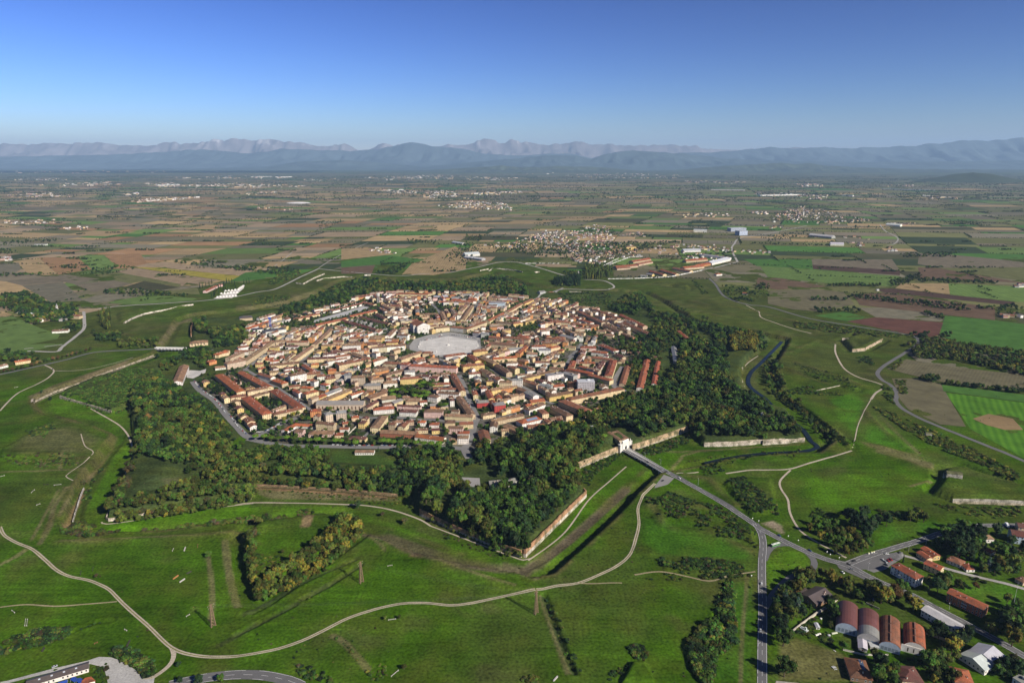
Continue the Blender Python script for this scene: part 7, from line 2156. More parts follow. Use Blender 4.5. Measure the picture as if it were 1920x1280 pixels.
for x, y, s in ((440, 170, .8), (500, 175, .9), (555, 150, .9), (600, 195, .9), (655, 205, 1.0), (520, 235, .9), (580, 250, 1.0), (640, 270, 1.0), (705, 255, 1.0), (765, 240, 1.0), (825, 235, 1.0), (745, 315, .9), (685, 330, .9), (805, 290, 1.0), (845, 275, 1.0), (480, 130, .8), (610, 140, .8), (720, 200, .9), (560, 200, .9), (620, 320, .8)):
    LONE.append(('G', x, y, s, 'broad', tr.choice(['olive', 'green', 'olive', 'yellow']), '@sunlit olive tree on the copse front'))
for x, y, s in ((1140, 90, .9), (1190, 80, .95), (1230, 100, .9), (1175, 60, .8)):
    LONE.append(('G', x, y, s, 'broad', 'olive', '@olive tree in the small clump on the meadow right of the copse'))
for g, x, y, s, kd, cl, lb in LONE:
    s *= {'G': 1.5, 'A': 1.25, 'B': 1.2, 'C': 1.2}.get(g, 1.15)
    lift = s * dict(broad=6.5, conifer=7, cypress=5, umbrella=8, shrub=1, poplar=9)[kd]
    a, b_, z = at_px(g, x, y, lift=lift)
    grp = None
    if lb is None:
        grp = {'A': ('dark trees screening the western barracks', 'dark tree in the screen beside the orange roofed barrack') if kd == 'broad' else ('dark conifers behind the western barracks', 'dark conifer between the western barrack and the tan block'),
               'B': ('tall conifers before the cream block', 'tall dark conifer in front of the long cream block'), 'G': ('dark trees round the villa', 'dark garden tree beside the brown roofed villa') if y > 400 else ('dark garden trees by the upper road', 'dark garden tree in the clump beside the upper road')}[g]
        lb = grp[1]; grp = grp[0]
    elif lb[0] == '@':
        lb = lb[1:]; grp = lb + 's'
    tree(a, b_, z - .1, s, (kd, cl), lb, grp)

# ------------------------------------------------------------------ landmarks
def wall_run(name, label, cat, line_px, z0, z1, th, c_lo, c_hi, trace_z=0.0, split=0.45, coping=None, m=None, rough=0.5, step=7.0, close=False, follow=False):
    """an old masonry wall following a traced line: batter below, brick face above, uneven ruined top"""
    p = gp(line_px, trace_z) if isinstance(line_px, str) else line_px
    q = []
    for a, b_ in zip(p[:-1], p[1:]):
        n = max(1, int(np.hypot(*(b_ - a)) / step))
        q += [a + (b_ - a) * k / n for k in range(n)]
    q.append(p[-1])
    q = np.array(q)
    d = np.gradient(q, axis=0); d /= np.linalg.norm(d, axis=1)[:, None] + 1e-9
    nn = np.stack([-d[:, 1], d[:, 0]], 1)
    o = q[0]
    root = thing(name, label, cat, (o[0], o[1], 0))
    wr = random.Random(len(q))
    gz = height(q[:, 0], q[:, 1]) if follow else np.zeros(len(q))
    tops = [z1 + wr.uniform(-rough, rough * .4) for _ in q]
    zs = z0 + (z1 - z0) * split
    lo_, hi_ = MB(), MB()
    for i in range(len(q) - 1):
        for b_, za, zb, t0, t1, c in ((lo_, None, zs, th, th * .8, c_lo), (hi_, zs, None, th * .8, th * .6, c_hi)):
            v = []
            for j in (i, i + 1):
                bot = (z0 if za is None else za) + gz[j]
                top = (tops[j] if zb is None else zb) + gz[j]
                for s_ in (-1, 1):
                    v.append((*(q[j] - o + nn[j] * s_ * t0 / 2), bot))
                for s_ in (1, -1):
                    v.append((*(q[j] - o + nn[j] * s_ * t1 / 2), top))
            f = [(0, 4, 7, 3), (1, 2, 6, 5), (3, 7, 6, 2)]
            if i == 0: f.append((0, 3, 2, 1))
            if i == len(q) - 2: f.append((4, 5, 6, 7))
            k = wr.uniform(.82, 1.15)
            b_.mesh(v, f, tuple(x * k for x in c))
    lo_.build('footing', m or M['stone'], root)
    hi_.build('wall_face', m or M['stone'], root)
    return root


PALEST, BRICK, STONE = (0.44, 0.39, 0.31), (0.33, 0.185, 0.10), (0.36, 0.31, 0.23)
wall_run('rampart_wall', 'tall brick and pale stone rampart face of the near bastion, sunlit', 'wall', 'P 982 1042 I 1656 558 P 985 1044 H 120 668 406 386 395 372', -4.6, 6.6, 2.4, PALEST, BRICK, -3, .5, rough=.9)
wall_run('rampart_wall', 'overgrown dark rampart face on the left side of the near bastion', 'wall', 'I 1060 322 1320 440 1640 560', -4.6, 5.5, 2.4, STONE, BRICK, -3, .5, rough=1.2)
wall_run('rampart_wall', 'ochre curtain wall rising to the left of the white gate', 'wall', 'H 352 258 460 212 560 172 574 170', -4.6, 6.8, 2.4, STONE, (0.38, 0.27, 0.16), -3, .3)
wall_run('rampart_wall', 'ochre curtain wall running right from the white gate', 'wall', 'H 628 164 700 142 800 106 905 68', -4.6, 6.8, 2.4, STONE, (0.38, 0.27, 0.16), -3, .3)
wall_run('rampart_wall', 'crumbling pale stone wall of the eastern bastion above the moat', 'wall', 'H 972 144 1100 142 1434 118 R 300 1168 556 1154', -4.6, 4.2, 2.6, PALEST, (0.40, 0.34, 0.26), -3, .5, rough=1.6)
wall_run('rampart_wall', 'low pale stone wall round the tip of the western bastion', 'wall', 'K 1010 300 800 770 818 784 1000 752 1400 690 1880 622 1912 560', -4.6, 0.4, 2.4, PALEST, (0.36, 0.31, 0.24), -3, .6, rough=1.2)
wall_run('rampart_wall', 'long low brick curtain between the western and near bastions', 'wall', 'I 110 150 330 160 640 180 930 206', -2.5, 2.2, 1.6, (0.16, 0.12, 0.06), (0.22, 0.14, 0.08), 0, .5, rough=.8)
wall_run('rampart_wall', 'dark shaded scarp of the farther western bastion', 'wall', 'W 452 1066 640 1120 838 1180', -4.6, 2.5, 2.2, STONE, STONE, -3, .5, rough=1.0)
wall_run('rampart_wall', 'dark scarp wall of the north western bastion by the green moat', 'wall', 'W 1450 500 1434 560 1436 612', -4.6, 6.5, 2.2, STONE, BRICK, -3, .5)
wall_run('retaining_wall', 'long pale retaining wall edging the western moat', 'wall', 'W 246 1112 262 1078 400 1012 600 942 800 862 1000 792 1150 737', -4.4, -.6, .8, STONE, (0.26, 0.22, 0.16), 0, .5, rough=.2)
wall_run('retaining_wall', 'white stone foot of the bare brown slope', 'wall', 'K 628 532 600 600 560 730 545 780', -4.4, -1.4, 1.2, (0.5, 0.46, 0.4), (0.5, 0.46, 0.4), -2, .5, rough=.8)
wall_run('ruined_wall', 'weathered grey wall of the lunette at the right edge of the meadow', 'wall', 'L 1000 812 1350 812 1917 838 2300 850', -4.8, 3.2, 1.8, STONE, (0.33, 0.30, 0.24), 0, .5, rough=.8)
wall_run('ruined_wall', 'pale brick wall of the eastern lunette turning a corner', 'wall', 'R 853 588 930 580 1042 520', -4, 4.0, 1.8, STONE, (0.42, 0.32, 0.22), 0, .3, rough=.3)
wall_run('ruined_wall', 'short pale wall stub on the eastern lunette', 'wall', 'R 790 520 832 522', -1, 5.0, 3, STONE, (0.42, 0.36, 0.28), 0, .3, rough=.3)
wall_run('ruined_wall', 'lone pale strip of wall on the eastern glacis', 'wall', 'R 630 835 795 800', -1, 1.0, 2.0, PALEST, PALEST, 0, .5, rough=.4)
wall_run('ruined_wall', 'pale front wall of the north western lunette, left', 'wall', 'W 930 508 1000 470 1080 440 1150 425', 0, 4.5, 3, PALEST, (0.47, 0.42, 0.35), 0, .5, rough=.6, follow=False)
wall_run('ruined_wall', 'pale front wall of the north western lunette, right', 'wall', 'W 1150 425 1250 408 1340 385 1450 368', 0, 4.5, 3, PALEST, (0.47, 0.42, 0.35), 0, .5, rough=.8)
wall_run('ruined_wall', 'long thin pale wall slanting across the northern lunette', 'wall', 'D 690 190 770 200 880 140 1010 85', 0, 4.5, 3, PALEST, PALEST, 0, .5, rough=.6)
wall_run('ruined_wall', 'pale wall with a small gatehouse on the northern lunette', 'wall', 'D 920 165 1000 140 1110 128 1240 118 1320 122', 0, 4.5, 3, PALEST, PALEST, 0, .5, rough=.6)
wall_run('ruined_wall', 'pale wall stub beside the northern ring road', 'wall', 'D 1460 105 1530 100', 0, 5.5, 5, PALEST, (0.6, 0.57, 0.5), 0, .5, rough=.6)
wall_run('ruined_wall', 'pale vaulted wall of the lunette below the sports hall', 'wall', 'V 0 530 95 512', 0, 4.5, 3, PALEST, PALEST, 0, .5, rough=.4)
wall_run('ruined_wall', 'long ruined pale wall of the lunette below the sports hall', 'wall', 'V 100 535 140 510 280 516 400 528 475 545', 0, 5.5, 3, PALEST, (0.4, 0.36, 0.3), 0, .5, rough=1.5)
wall_run('ruined_wall', 'small white pointed wall end of the northern lunette', 'wall', 'V 610 548 670 545', 0, 5.0, 5, PALEST, PALEST, 0, .5, rough=.3)
wall_run('retaining_wall', 'pale brick scarp along the dry moat outside the northern gate', 'wall', 'V 1000 768 1150 772 1300 778', -2, 4.0, 2, PALEST, PALEST, 0, .5, rough=.5)
wall_run('garden_wall', 'long white wall along the pale avenue, upper side', 'wall', 'V 1280 525 1400 465 1560 385', 0, 2.4, .8, (0.6, 0.58, 0.54), (0.6, 0.58, 0.54), 0, .5, rough=.05)
wall_run('garden_wall', 'long white wall along the pale avenue, lower side', 'wall', 'V 1320 540 1480 450 1690 372 1830 366', 0, 2.4, .8, (0.6, 0.58, 0.54), (0.6, 0.58, 0.54), 0, .5, rough=.05)
wall_run('garden_wall', 'long white wall in front of the red roofed works', 'wall', 'F 600 140 900 136 1200 122 1300 116 1500 76 1660 42', 0, 3.0, .8, (0.6, 0.58, 0.54), (0.6, 0.58, 0.54), 0, .5, rough=.05)
wall_run('garden_wall', 'white wall under the village churchyard trees', 'wall', 'V 510 446 890 446', 0, 3.0, .8, (0.6, 0.58, 0.54), (0.6, 0.58, 0.54), 0, .5, rough=.05)
wall_run('garden_wall', 'pale town garden wall beside the long grass strip', 'wall', 'B 195 935 300 830 400 750', 0, 2.5, .5, (0.55, 0.5, 0.42), (0.55, 0.5, 0.42), 0, .5, rough=.05)
wall_run('garden_wall', 'white wall in front of the strip of lawn by the red building', 'wall', 'C 175 695 370 635', 0, 3.0, .5, (0.6, 0.56, 0.48), (0.6, 0.56, 0.48), 0, .5, rough=.05)
wall_run('garden_wall', 'white wall behind the strip of lawn by the red building', 'wall', 'C 175 610 400 545', 0, 3.0, .5, (0.6, 0.56, 0.48), (0.6, 0.56, 0.48), 0, .5, rough=.05)
wall_run('garden_wall', 'long slanting garden wall with flat coping beside the barrel sheds', 'wall', 'S 40 735 130 665 300 540 480 430 548 362', 0, 2.6, 1.6, (0.42, 0.38, 0.3), (0.42, 0.38, 0.3), 1, .5, rough=.03, m=M['wall'])
wall_run('garden_wall', 'pale wall along the front of the barrel shed yard', 'wall', 'S 600 950 820 1005 1000 1015 1110 1010', 0, 1.8, .5, (0.5, 0.47, 0.4), (0.5, 0.47, 0.4), 0, .5, rough=.03, m=M['wall'])
wall_run('garden_wall', 'concrete wall beside the orange pitched barrel shed', 'wall', 'S 1540 770 1760 850', 0, 3.2, .5, (0.38, 0.36, 0.33), (0.38, 0.36, 0.33), 0, .5, rough=.03, m=M['wall'])
wall_run('garden_wall', 'low pale wall under the large yellow verge trees', 'wall', 'S 860 425 1010 490', 0, 1.6, .5, (0.4, 0.36, 0.3), (0.4, 0.36, 0.3), 0, .5, rough=.03, m=M['wall'])


# the white town gate and the square court block behind it
def local(reg, x, y, z=0.0):
    g = RG[reg]
    return np.array(P(g[0] + x / g[2], g[1] + y / g[2], z))


ga, gb = local('C', 1452, 1130, -2.5), local('C', 1585, 1078, -2.5)
fd = (gb - ga)[:2]
FW = float(np.hypot(*fd))
fa = math.atan2(fd[1], fd[0])
gm_ = (ga + gb) / 2
gate = thing('town_gate', 'white baroque stone gate with an arched passage over the moat bridge', 'gate', (gm_[0], gm_[1], 0), fa)
WHT = (0.58, 0.55, 0.49)


def arch_wall(b, x0, x1, y0, y1, z0, z1, aw, ah, c, cx=0.0, n=8):
    """a thick wall with an arched opening through it"""
    pr_ = [(cx - aw / 2, z0)] + [(cx - aw / 2 * math.cos(math.pi * k / n), ah + aw / 2 * math.sin(math.pi * k / n)) for k in range(n + 1)] + [(cx + aw / 2, z0)]
    for y, flip in ((y0, False), (y1, True)):
        fs = [[(x0, y, z0), (cx - aw / 2, y, z0), (cx - aw / 2, y, z1), (x0, y, z1)], [(cx + aw / 2, y, z0), (x1, y, z0), (x1, y, z1), (cx + aw / 2, y, z1)]]
        for k in range(1, len(pr_) - 2):
            (xa, za), (xb, zb) = pr_[k], pr_[k + 1]
            fs.append([(xa, y, za), (xb, y, zb), (xb, y, z1), (xa, y, z1)])
        for f in fs: b.face(f[::-1] if flip else f, c)
    for (xa, za), (xb, zb) in zip(pr_[:-1], pr_[1:]):
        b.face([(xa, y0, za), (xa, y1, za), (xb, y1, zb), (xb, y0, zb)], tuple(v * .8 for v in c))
    b.face([(x0, y0, z1), (x1, y0, z1), (x1, y1, z1), (x0, y1, z1)], c)
    b.face([(x0, y0, z0), (x0, y0, z1), (x0, y1, z1), (x0, y1, z0)], c)
    b.face([(x1, y0, z0), (x1, y1, z0), (x1, y1, z1), (x1, y0, z1)], c)


b = MB(); arch_wall(b, -FW / 2, FW / 2, -.2, 3.6, -3.5, 9.5, 4.2, 3.2, WHT); b.build('facade', M['wall'], gate)
b = MB(); b.box(0, 1.6, 9.5, FW + 1, 4.6, .6, (0.6, 0.57, 0.5), bottom=True); b.build('cornice', M['wall'], gate)
b = MB(); b.box(0, 1.7, 10.1, FW * .5, 2.6, 3.0, WHT); b.build('attic', M['wall'], gate)
b = MB(); b.prism([(3.0, 13.1), (1.7, 14.6), (.4, 13.1)][::-1], -FW * .26, FW * .26, WHT); b.build('pediment', M['wall'], gate)
for s_ in (-1, 1):
    for u in (FW * .47, FW * .27):
        b = MB(); b.box(s_ * u, -.45, -3.5, 1.1, .6, 12.9, WHT); b.build('pilaster', M['wall'], gate)
    b = MB(); b.box(s_ * FW * .42, 1.7, 10.1, 1.2, 1.2, 2.6, WHT); b.bar((s_ * FW * .42, 1.7, 12.7), (s_ * FW * .42, 1.7, 14.2), .6, WHT, 6, .05); b.build('pinnacle', M['wall'], gate)
cq = [local('C', *p_, 8) for p_ in ((1325, 900), (1425, 868), (1560, 960), (1455, 1010))]
cc_ = sum(cq) / 4
ux = (cq[2] - cq[1])[:2]; L_ = float(np.hypot(*ux)); uy = (cq[1] - cq[0])[:2]; W_ = float(np.hypot(*uy))
ca0 = math.atan2(ux[1], ux[0])
court = thing('gatehouse', 'square courtyard gatehouse with tan roofs behind the white gate', 'gatehouse', (cc_[0], cc_[1], 0), ca0)
for dx_, dy_, l_, w_ in ((0, W_ / 2 - 3.2, L_, 7), (0, -W_ / 2 + 3.2, L_, 7), (L_ / 2 - 3.2, 0, W_ - 13.6, 7), (-L_ / 2 + 3.2, 0, W_ - 13.6, 7)):
    rot = abs(dx_) > 0
    b = MB(); b.box(dx_, dy_, -1, 6.4 if rot else l_, l_ if rot else 6.4, 8.2, (0.5, 0.42, 0.3)); b.build('wing', M['wall'], court)
    b = MB()
    tmp = MB(); roof_shape(tmp, l_ + (0 if not rot else .2), 6.4, 7.2, 'gable', RC['tan'], o=.3)
    for v in tmp.v: b.v.append((dx_ - v[1], dy_ + v[0], v[2] + .01) if rot else (dx_ + v[0], dy_ + v[1], v[2]))
    b.f, b.c = tmp.f, tmp.c
    b.build('roof', M['roof'], court)

# the bridge in front of it, and the white arched bridge on the west side
def bridge(name, label, a, b_, wd, z, npier, arch, c):
    d = b_ - a
    L = float(np.hypot(*d))
    t = thing(name, label, 'bridge', ((a[0] + b_[0]) / 2, (a[1] + b_[1]) / 2, 0), math.atan2(d[1], d[0]))
    m_ = MB(); m_.box(0, 0, z - .7, L, wd, .75, c, bottom=True); m_.build('deck', M['wall'], t)
    for s_ in (-1, 1):
        m_ = MB(); m_.box(0, s_ * (wd / 2 - .25), z + .05, L, .45, 1.0, (0.62, 0.6, 0.55)); m_.build('parapet', M['wall'], t)
    sp = L / npier
    for k in range(npier + (0 if arch else -1)):
        if arch:
            u0 = -L / 2 + k * sp
            for s_ in (-1, 1):
                m_ = MB()
                tmp = MB(); arch_wall(tmp, -sp / 2, sp / 2, -.4, .4, -4.5, z - .72, sp * .72, z - 1.3 - sp * .36, (0.62, 0.6, 0.55))
                m_.v = [(u0 + sp / 2 + x, s_ * (wd / 2 - .45) + y, zz) for x, y, zz in tmp.v]; m_.f = tmp.f; m_.c = tmp.c
                m_.build('arch', M['wall'], t)
        else:
            m_ = MB(); m_.box(-L / 2 + (k + 1) * sp, 0, -5, 1.4, wd - 1, z + 4.3, c); m_.build('pier', M['wall'], t)
    return t


bridge('bridge', 'narrow stone bridge carrying the road from the white gate over the moat', gm_[:2] + np.array([math.sin(fa), -math.cos(fa)]) * 1.2, gp('H 800 277')[0], 11.5, 0.12, 7, False, (0.42, 0.4, 0.36))
bridge('arched_bridge', 'white many arched bridge crossing the western moat', gp('W 1165 690', 2)[0], gp('W 1395 694', 2)[0], 7.0, 3.2, 9, True, (0.5, 0.48, 0.44))

# the cathedral on the square
d = np.array(ch1[:2]) - np.array(ch0[:2])
ca1 = math.atan2(d[1], d[0])
CL, CWd, CH = 50.0, 34.0, 21.0
cen = (np.array(ch0[:2]) + np.array(ch1[:2])) / 2 - d / np.hypot(*d) * 3
ch = thing('church', 'tall white church with a plain gabled facade facing the great square', 'church', (cen[0], cen[1], 0), ca1)
CWH = (0.56, 0.53, 0.47)
b = MB(); wall_shape(b, CL, CWd, CH, 'gable', CWH); b.build('nave', M['wall'], ch)
b = MB(); roof_shape(b, CL - 1.2, CWd, CH, 'gable', RC['rust'], o=.5); rf = b.build('roof', M['roof'], ch)
b = MB(); rise = CWd / 2 * SLOPE
b.prism([(CWd / 2 + .6, -.5), (CWd / 2 + .6, CH + .6), (0, CH + rise + 1.6), (-CWd / 2 - .6, CH + .6), (-CWd / 2 - .6, -.5)], CL / 2, CL / 2 + 1.3, CWH); b.build('facade', M['wall'], ch)
for z_, ht in ((9.8, .5), (20.6, .6)):
    b = MB(); b.box(CL / 2 + 1.55, 0, z_, .5, CWd + 1.6, ht, (0.36, 0.33, 0.28), bottom=True); b.build('cornice', M['wall'], ch)
for y_ in (-15.8, -9.6, -4.2, 4.2, 9.6, 15.8):
    b = MB(); b.box(CL / 2 + 1.5, y_, -.5, .45, 1.3, 21.0, (0.5, 0.47, 0.41)); b.build('pilaster', M['wall'], ch)
for y_, z_, w_, h_, nm in ((0, 2.4, 3.0, 5, 'door'), (-10.8, 1.8, 1.9, 3.6, 'door'), (10.8, 1.8, 1.9, 3.6, 'door'), (0, 14, 2.6, 2.6, 'window'), (-10.8, 12.5, 1.4, 2.6, 'window'), (10.8, 12.5, 1.4, 2.6, 'window')):
    b = MB(); window_box(b, (CL / 2 + 1.3, y_, z_, 0, w_, h_), (0.07, 0.05, 0.04), .12); b.build(nm, M['glass'], ch)
for y_ in (-1, 1):
    for u in range(5):
        b = MB(); window_box(b, (-18 + u * 8.5, y_ * CWd / 2, 12.5, y_ * math.pi / 2, 2, 3.4), GLASS, .1); b.build('window', M['glass'], ch)
bt = thing('bell_tower', 'small square white bell tower beside the white church', 'tower', (cen[0] - math.sin(ca1) * (-CWd / 2 - 3.4) * 1 + math.cos(ca1) * 12, cen[1] + math.cos(ca1) * (-CWd / 2 - 3.4) + math.sin(ca1) * 12, 0), ca1)
b = MB(); b.box(0, 0, -.5, 5.4, 5.4, 23, CWH); b.build('shaft', M['wall'], bt)
b = MB(); b.box(0, 0, 22.5, 6.2, 6.2, .5, CWH, bottom=True); b.build('cornice', M['wall'], bt)
b = MB(); b.mesh([(-3.2, -3.2, 23), (3.2, -3.2, 23), (3.2, 3.2, 23), (-3.2, 3.2, 23), (0, 0, 25.2)], [(0, 1, 4), (1, 2, 4), (2, 3, 4), (3, 0, 4)], RC['rust']); b.build('roof', M['roof'], bt)
for a_ in (0, math.pi / 2, math.pi, -math.pi / 2):
    b = MB(); window_box(b, (2.7 * math.cos(a_), 2.7 * math.sin(a_), 19.5, a_, 1.5, 2.8), GLASS, .08); b.build('window', M['glass'], bt)

# flagstaff in the middle of the square
x, y, z = local('E', 606, 885)
fs = thing('flagstaff', 'tall flagstaff on a white stone base in the middle of the square', 'flagpole', (x, y, .3))
for k, (s_, h_) in enumerate(((7, .5), (5.2, .5), (3.4, 2.8))):
    b = MB(); b.box(0, 0, [0, .5, 1.0][k], s_, s_, h_, (0.66, 0.64, 0.58)); b.build('base', M['wall'], fs)
b = MB(); b.bar((0, 0, 3.8), (0, 0, 30), .38, (0.35, 0.3, 0.26), 8, .2); b.build('pole', M['metal'], fs)
b = MB(); b.bar((0, 0, 30), (0, 0, 30.8), .45, (0.6, 0.5, 0.2), 8, .1); b.build('finial', M['metal'], fs)
for k, (x_, y_) in enumerate([(285, 880), (300, 850), (330, 835), (270, 905), (480, 795), (720, 790), (820, 800), (925, 830), (945, 860), (935, 890), (800, 935), (690, 945), (470, 960), (350, 945), (415, 790), (530, 775)]):
    x, y, z = local('E', x_, y_)
    t = thing('lamp_post' if k % 3 else 'statue', ('%s dark lamp post round the edge of the square, from its left corner' % ORD[k]) if k % 3 else ('%s small statue on a plinth round the edge of the square' % ORD[k]), 'lamp' if k % 3 else 'statue', (x, y, .3), group='lamp posts of the square' if k % 3 else 'statues of the square')
    if k % 3:
        b = MB(); b.bar((0, 0, 0), (0, 0, 7), .16, (0.05, 0.05, 0.05), 6, .1); b.build('post', M['metal'], t)
        b = MB(); b.box(0, 0, 7, 1.2, 1.2, 1.0, (0.10, 0.10, 0.09), bottom=True); b.build('lantern', M['metal'], t)
    else:
        b = MB(); b.box(0, 0, 0, 2.2, 2.2, 2.6, (0.6, 0.58, 0.52)); b.build('plinth', M['wall'], t)
        b = MB(); b.bar((0, 0, 2.6), (0, 0, 3.9), .5, (0.5, 0.48, 0.44), 8, .42); b.bar((0, 0, 3.9), (0, 0, 4.7), .5, (0.5, 0.48, 0.44), 8, .2); b.bar((0, 0, 4.7), (0, 0, 5.2), .22, (0.5, 0.48, 0.44), 8, .18); b.build('figure', M['wall'], t)

# water tower
x, y, z = local('D', 1618, 425)
wt = thing('water_tower', 'pale concrete water tower on slender legs above the northern barracks', 'tower', (x, y, 0), .4)
CG = (0.46, 0.43, 0.38)
for k in range(6):
    a_ = math.pi * 2 * k / 6
    b = MB(); b.bar((4.2 * math.cos(a_), 4.2 * math.sin(a_), -.5), (3.6 * math.cos(a_), 3.6 * math.sin(a_), 26), .5, CG, 5, .42); b.build('leg', M['wall'], wt)
for z_ in (8, 16, 23):
    b = MB()
    for k in range(6):
        a0, a1 = math.pi * 2 * k / 6, math.pi * 2 * (k + 1) / 6
        b.bar((4 * math.cos(a0), 4 * math.sin(a0), z_), (4 * math.cos(a1), 4 * math.sin(a1), z_), .3, CG, 4)
    b.build('ring_beam', M['wall'], wt)
b = MB(); b.bar((0, 0, 26), (0, 0, 27.5), 4.2, CG, 12, 5.6); b.bar((0, 0, 27.5), (0, 0, 34), 5.6, CG, 12); b.build('tank', M['wall'], wt)
b = MB(); b.bar((0, 0, 34), (0, 0, 36), 5.9, CG, 12, 1.5); b.bar((0, 0, 36), (0, 0, 40), .5, CG, 6, .2); b.build('roof', M['wall'], wt)
# blue lattice tower
x, y, z = local('D', 402, 690)
bl = thing('lattice_tower', 'bright blue lattice tower beside the dark flat roofed hall', 'tower', (x, y, 0), .3)
CB = (0.03, 0.07, 0.30)
LT = 26.0
for sx_ in (-1, 1):
    for sy_ in (-1, 1):
        b = MB(); b.bar((sx_ * 2.6, sy_ * 2.6, -.5), (sx_ * 1.9, sy_ * 1.9, LT), .42, CB, 4); b.build('leg', M['paint'], bl)
b = MB()
for k in range(8):
    z0_, z1_ = LT * k / 8, LT * (k + 1) / 8
    e0, e1 = 2.6 - .7 * k / 8, 2.6 - .7 * (k + 1) / 8
    for ax, ay, bx, by in ((-1, -1, 1, -1), (1, -1, 1, 1), (1, 1, -1, 1), (-1, 1, -1, -1)):
        b.bar((ax * e0, ay * e0, z0_), (bx * e1, by * e1, z1_), .22, CB, 4)
        b.bar((bx * e0, by * e0, z0_), (ax * e1, ay * e1, z1_), .22, CB, 4)
b.build('bracing', M['paint'], bl, kind='stuff')
b = MB(); b.box(0, 0, LT - 1, 7.5, 5.5, 4, CB, bottom=True); b.build('cabin', M['paint'], bl)
b = MB(); b.bar((0, 0, LT + 3), (0, 0, LT + 12), .5, (0.45, 0.30, 0.08), 5, .2); b.build('mast', M['paint'], bl)
# stone watch turret in the eastern wood
x, y, z = at_px('R', 297, 1020)
wtw = thing('watchtower', 'small pale square tower rising out of the eastern wood', 'tower', (x, y, z), .5)
b = MB(); b.box(0, 0, -2, 5.2, 5.2, 15, (0.5, 0.48, 0.44)); b.build('shaft', M['wall'], wtw)
b = MB(); b.box(0, 0, 13, 6, 6, .5, (0.4, 0.38, 0.34), bottom=True); b.build('cornice', M['wall'], wtw)
for a_ in (0, math.pi / 2, math.pi, -math.pi / 2):
    b = MB(); window_box(b, (2.6 * math.cos(a_), 2.6 * math.sin(a_), 9, a_, 1.4, 4.5), GLASS, .08); b.build('window', M['glass'], wtw)
# stone hut and vault by the eastern lunettes
for g, x_, y_, L_, W_, H_, lb in (('L', 1010, 500, 20, 8, 5, 'long ruined casemate with a pale end wall in the meadow lunette'), ('L', 900, 510, 4, 4, 6, 'narrow pale ruin beside the casemate'), ('R', 1325, 1115, 9, 6, 4, 'roofless stone hut in the roadside scrub')):
    x, y, z = at_px(g, x_, y_)
    t = thing('ruin', lb, 'ruin', (x, y, z), -.25)
    b = MB(); b.box(0, 0, -1, L_, W_, H_ + 1, (0.34, 0.31, 0.26)); b.build('wall', M['stone'], t)
    b = MB(); roof_shape(b, L_, W_, H_, 'barrel', (0.10, 0.10, 0.05), o=.1); b.build('vault', M['stone'], t)
    b = MB(); window_box(b, (L_ / 2, 0, H_ * .45, 0, 1.6, 2.4), GLASS, .05); b.build('doorway', M['glass'], t)
# cemetery terraces
for k, (x0_, y0_, x1_, y1_) in enumerate(((1620, 312, 1780, 300), (1650, 285, 1790, 275), (1680, 265, 1800, 255), (1790, 250, 1830, 225))):
    a, c_ = local('W', x0_, y0_), local('W', x1_, y1_)
    dd = c_ - a
    t = thing('tomb_row', '%s white row of family tombs from the front of the cemetery' % ORD[k], 'tomb', tuple((a + c_) / 2), math.atan2(dd[1], dd[0]), 'white tombs in the cemetery')
    n = max(4, int(np.hypot(*dd[:2]) / 9))
    b = MB(); b.box(0, 0, -.5, float(np.hypot(*dd[:2])), 5, 1.4, (0.6, 0.57, 0.52)); b.build('base', M['wall'], t)
    for j in range(n):
        u = (j + .5) / n - .5
        b = MB(); b.box(u * float(np.hypot(*dd[:2])), 0, .9, 5, 4, 3.2 + (j % 2), (0.66, 0.63, 0.58)); b.build('tomb', M['wall'], t)
slab('cemetery_court', gp('W 1600 320 1640 300 1780 245 1830 220 1830 240 1740 315'), M['gravel'], (0.5, 0.47, 0.42), 0.3, 'pale gravel court of the walled cemetery')
# village church spires
for g, x_, y_, h_, lb in (('V', 1105, 592, 26, 'slim white bell tower at the edge of the nearer village'), ('O', 678, 612, 46, 'tall slim bell tower of the far eastern village'), ('M', 752, 560, 30, 'bell tower of the village on the brown plain'), ('N', 848, 525, 34, 'white bell tower of the far left village'), ('W', 432, 415, 24, 'thin white belfry among the western garden trees')):
    gx_, gy_ = RG[g][0] + x_ / RG[g][2], RG[g][1] + y_ / RG[g][2]
    x, y, z = P(gx_, gy_)
    s_ = h_ / 26 * 4.5
    t = thing('bell_tower', lb, 'tower', (x, y, 0), .2)
    b = MB(); b.box(0, 0, -.5, s_, s_, h_ * .72, CWH); b.build('shaft', M['wall'], t)
    b = MB(); b.bar((0, 0, h_ * .7), (0, 0, h_), s_ * .68, RC['grey'], 4, .1); b.build('spire', M['wall'], t)
    b = MB(); window_box(b, (0, -s_ / 2, h_ * .6, -math.pi / 2, s_ * .35, s_ * .6), GLASS, .08); b.build('window', M['glass'], t)

# ------------------------------------------------------------------ the houses in the foreground, with their windows one by one
def place(reg, x1, y1, x2, y2, W, he, style, gz=0.0):
    g = RG[reg]
    zr = he + gz + (W / 2 * SLOPE if style not in ('flat', 'barrel') else (.4 if style == 'flat' else W * .3))
    a, b_ = P(g[0] + x1 / g[2], g[1] + y1 / g[2], zr), P(g[0] + x2 / g[2], g[1] + y2 / g[2], zr)
    ang = math.atan2(b_[1] - a[1], b_[0] - a[0])
    if ang > math.pi / 2: ang -= math.pi
    if ang <= -math.pi / 2: ang += math.pi
    x, y = (a[0] + b_[0]) / 2, (a[1] + b_[1]) / 2
    return dict(x=x, y=y, z=zt(x, y), L=math.hypot(b_[0] - a[0], b_[1] - a[1]), W=W, he=he, a=ang, style=style, group='houses at the road junction')


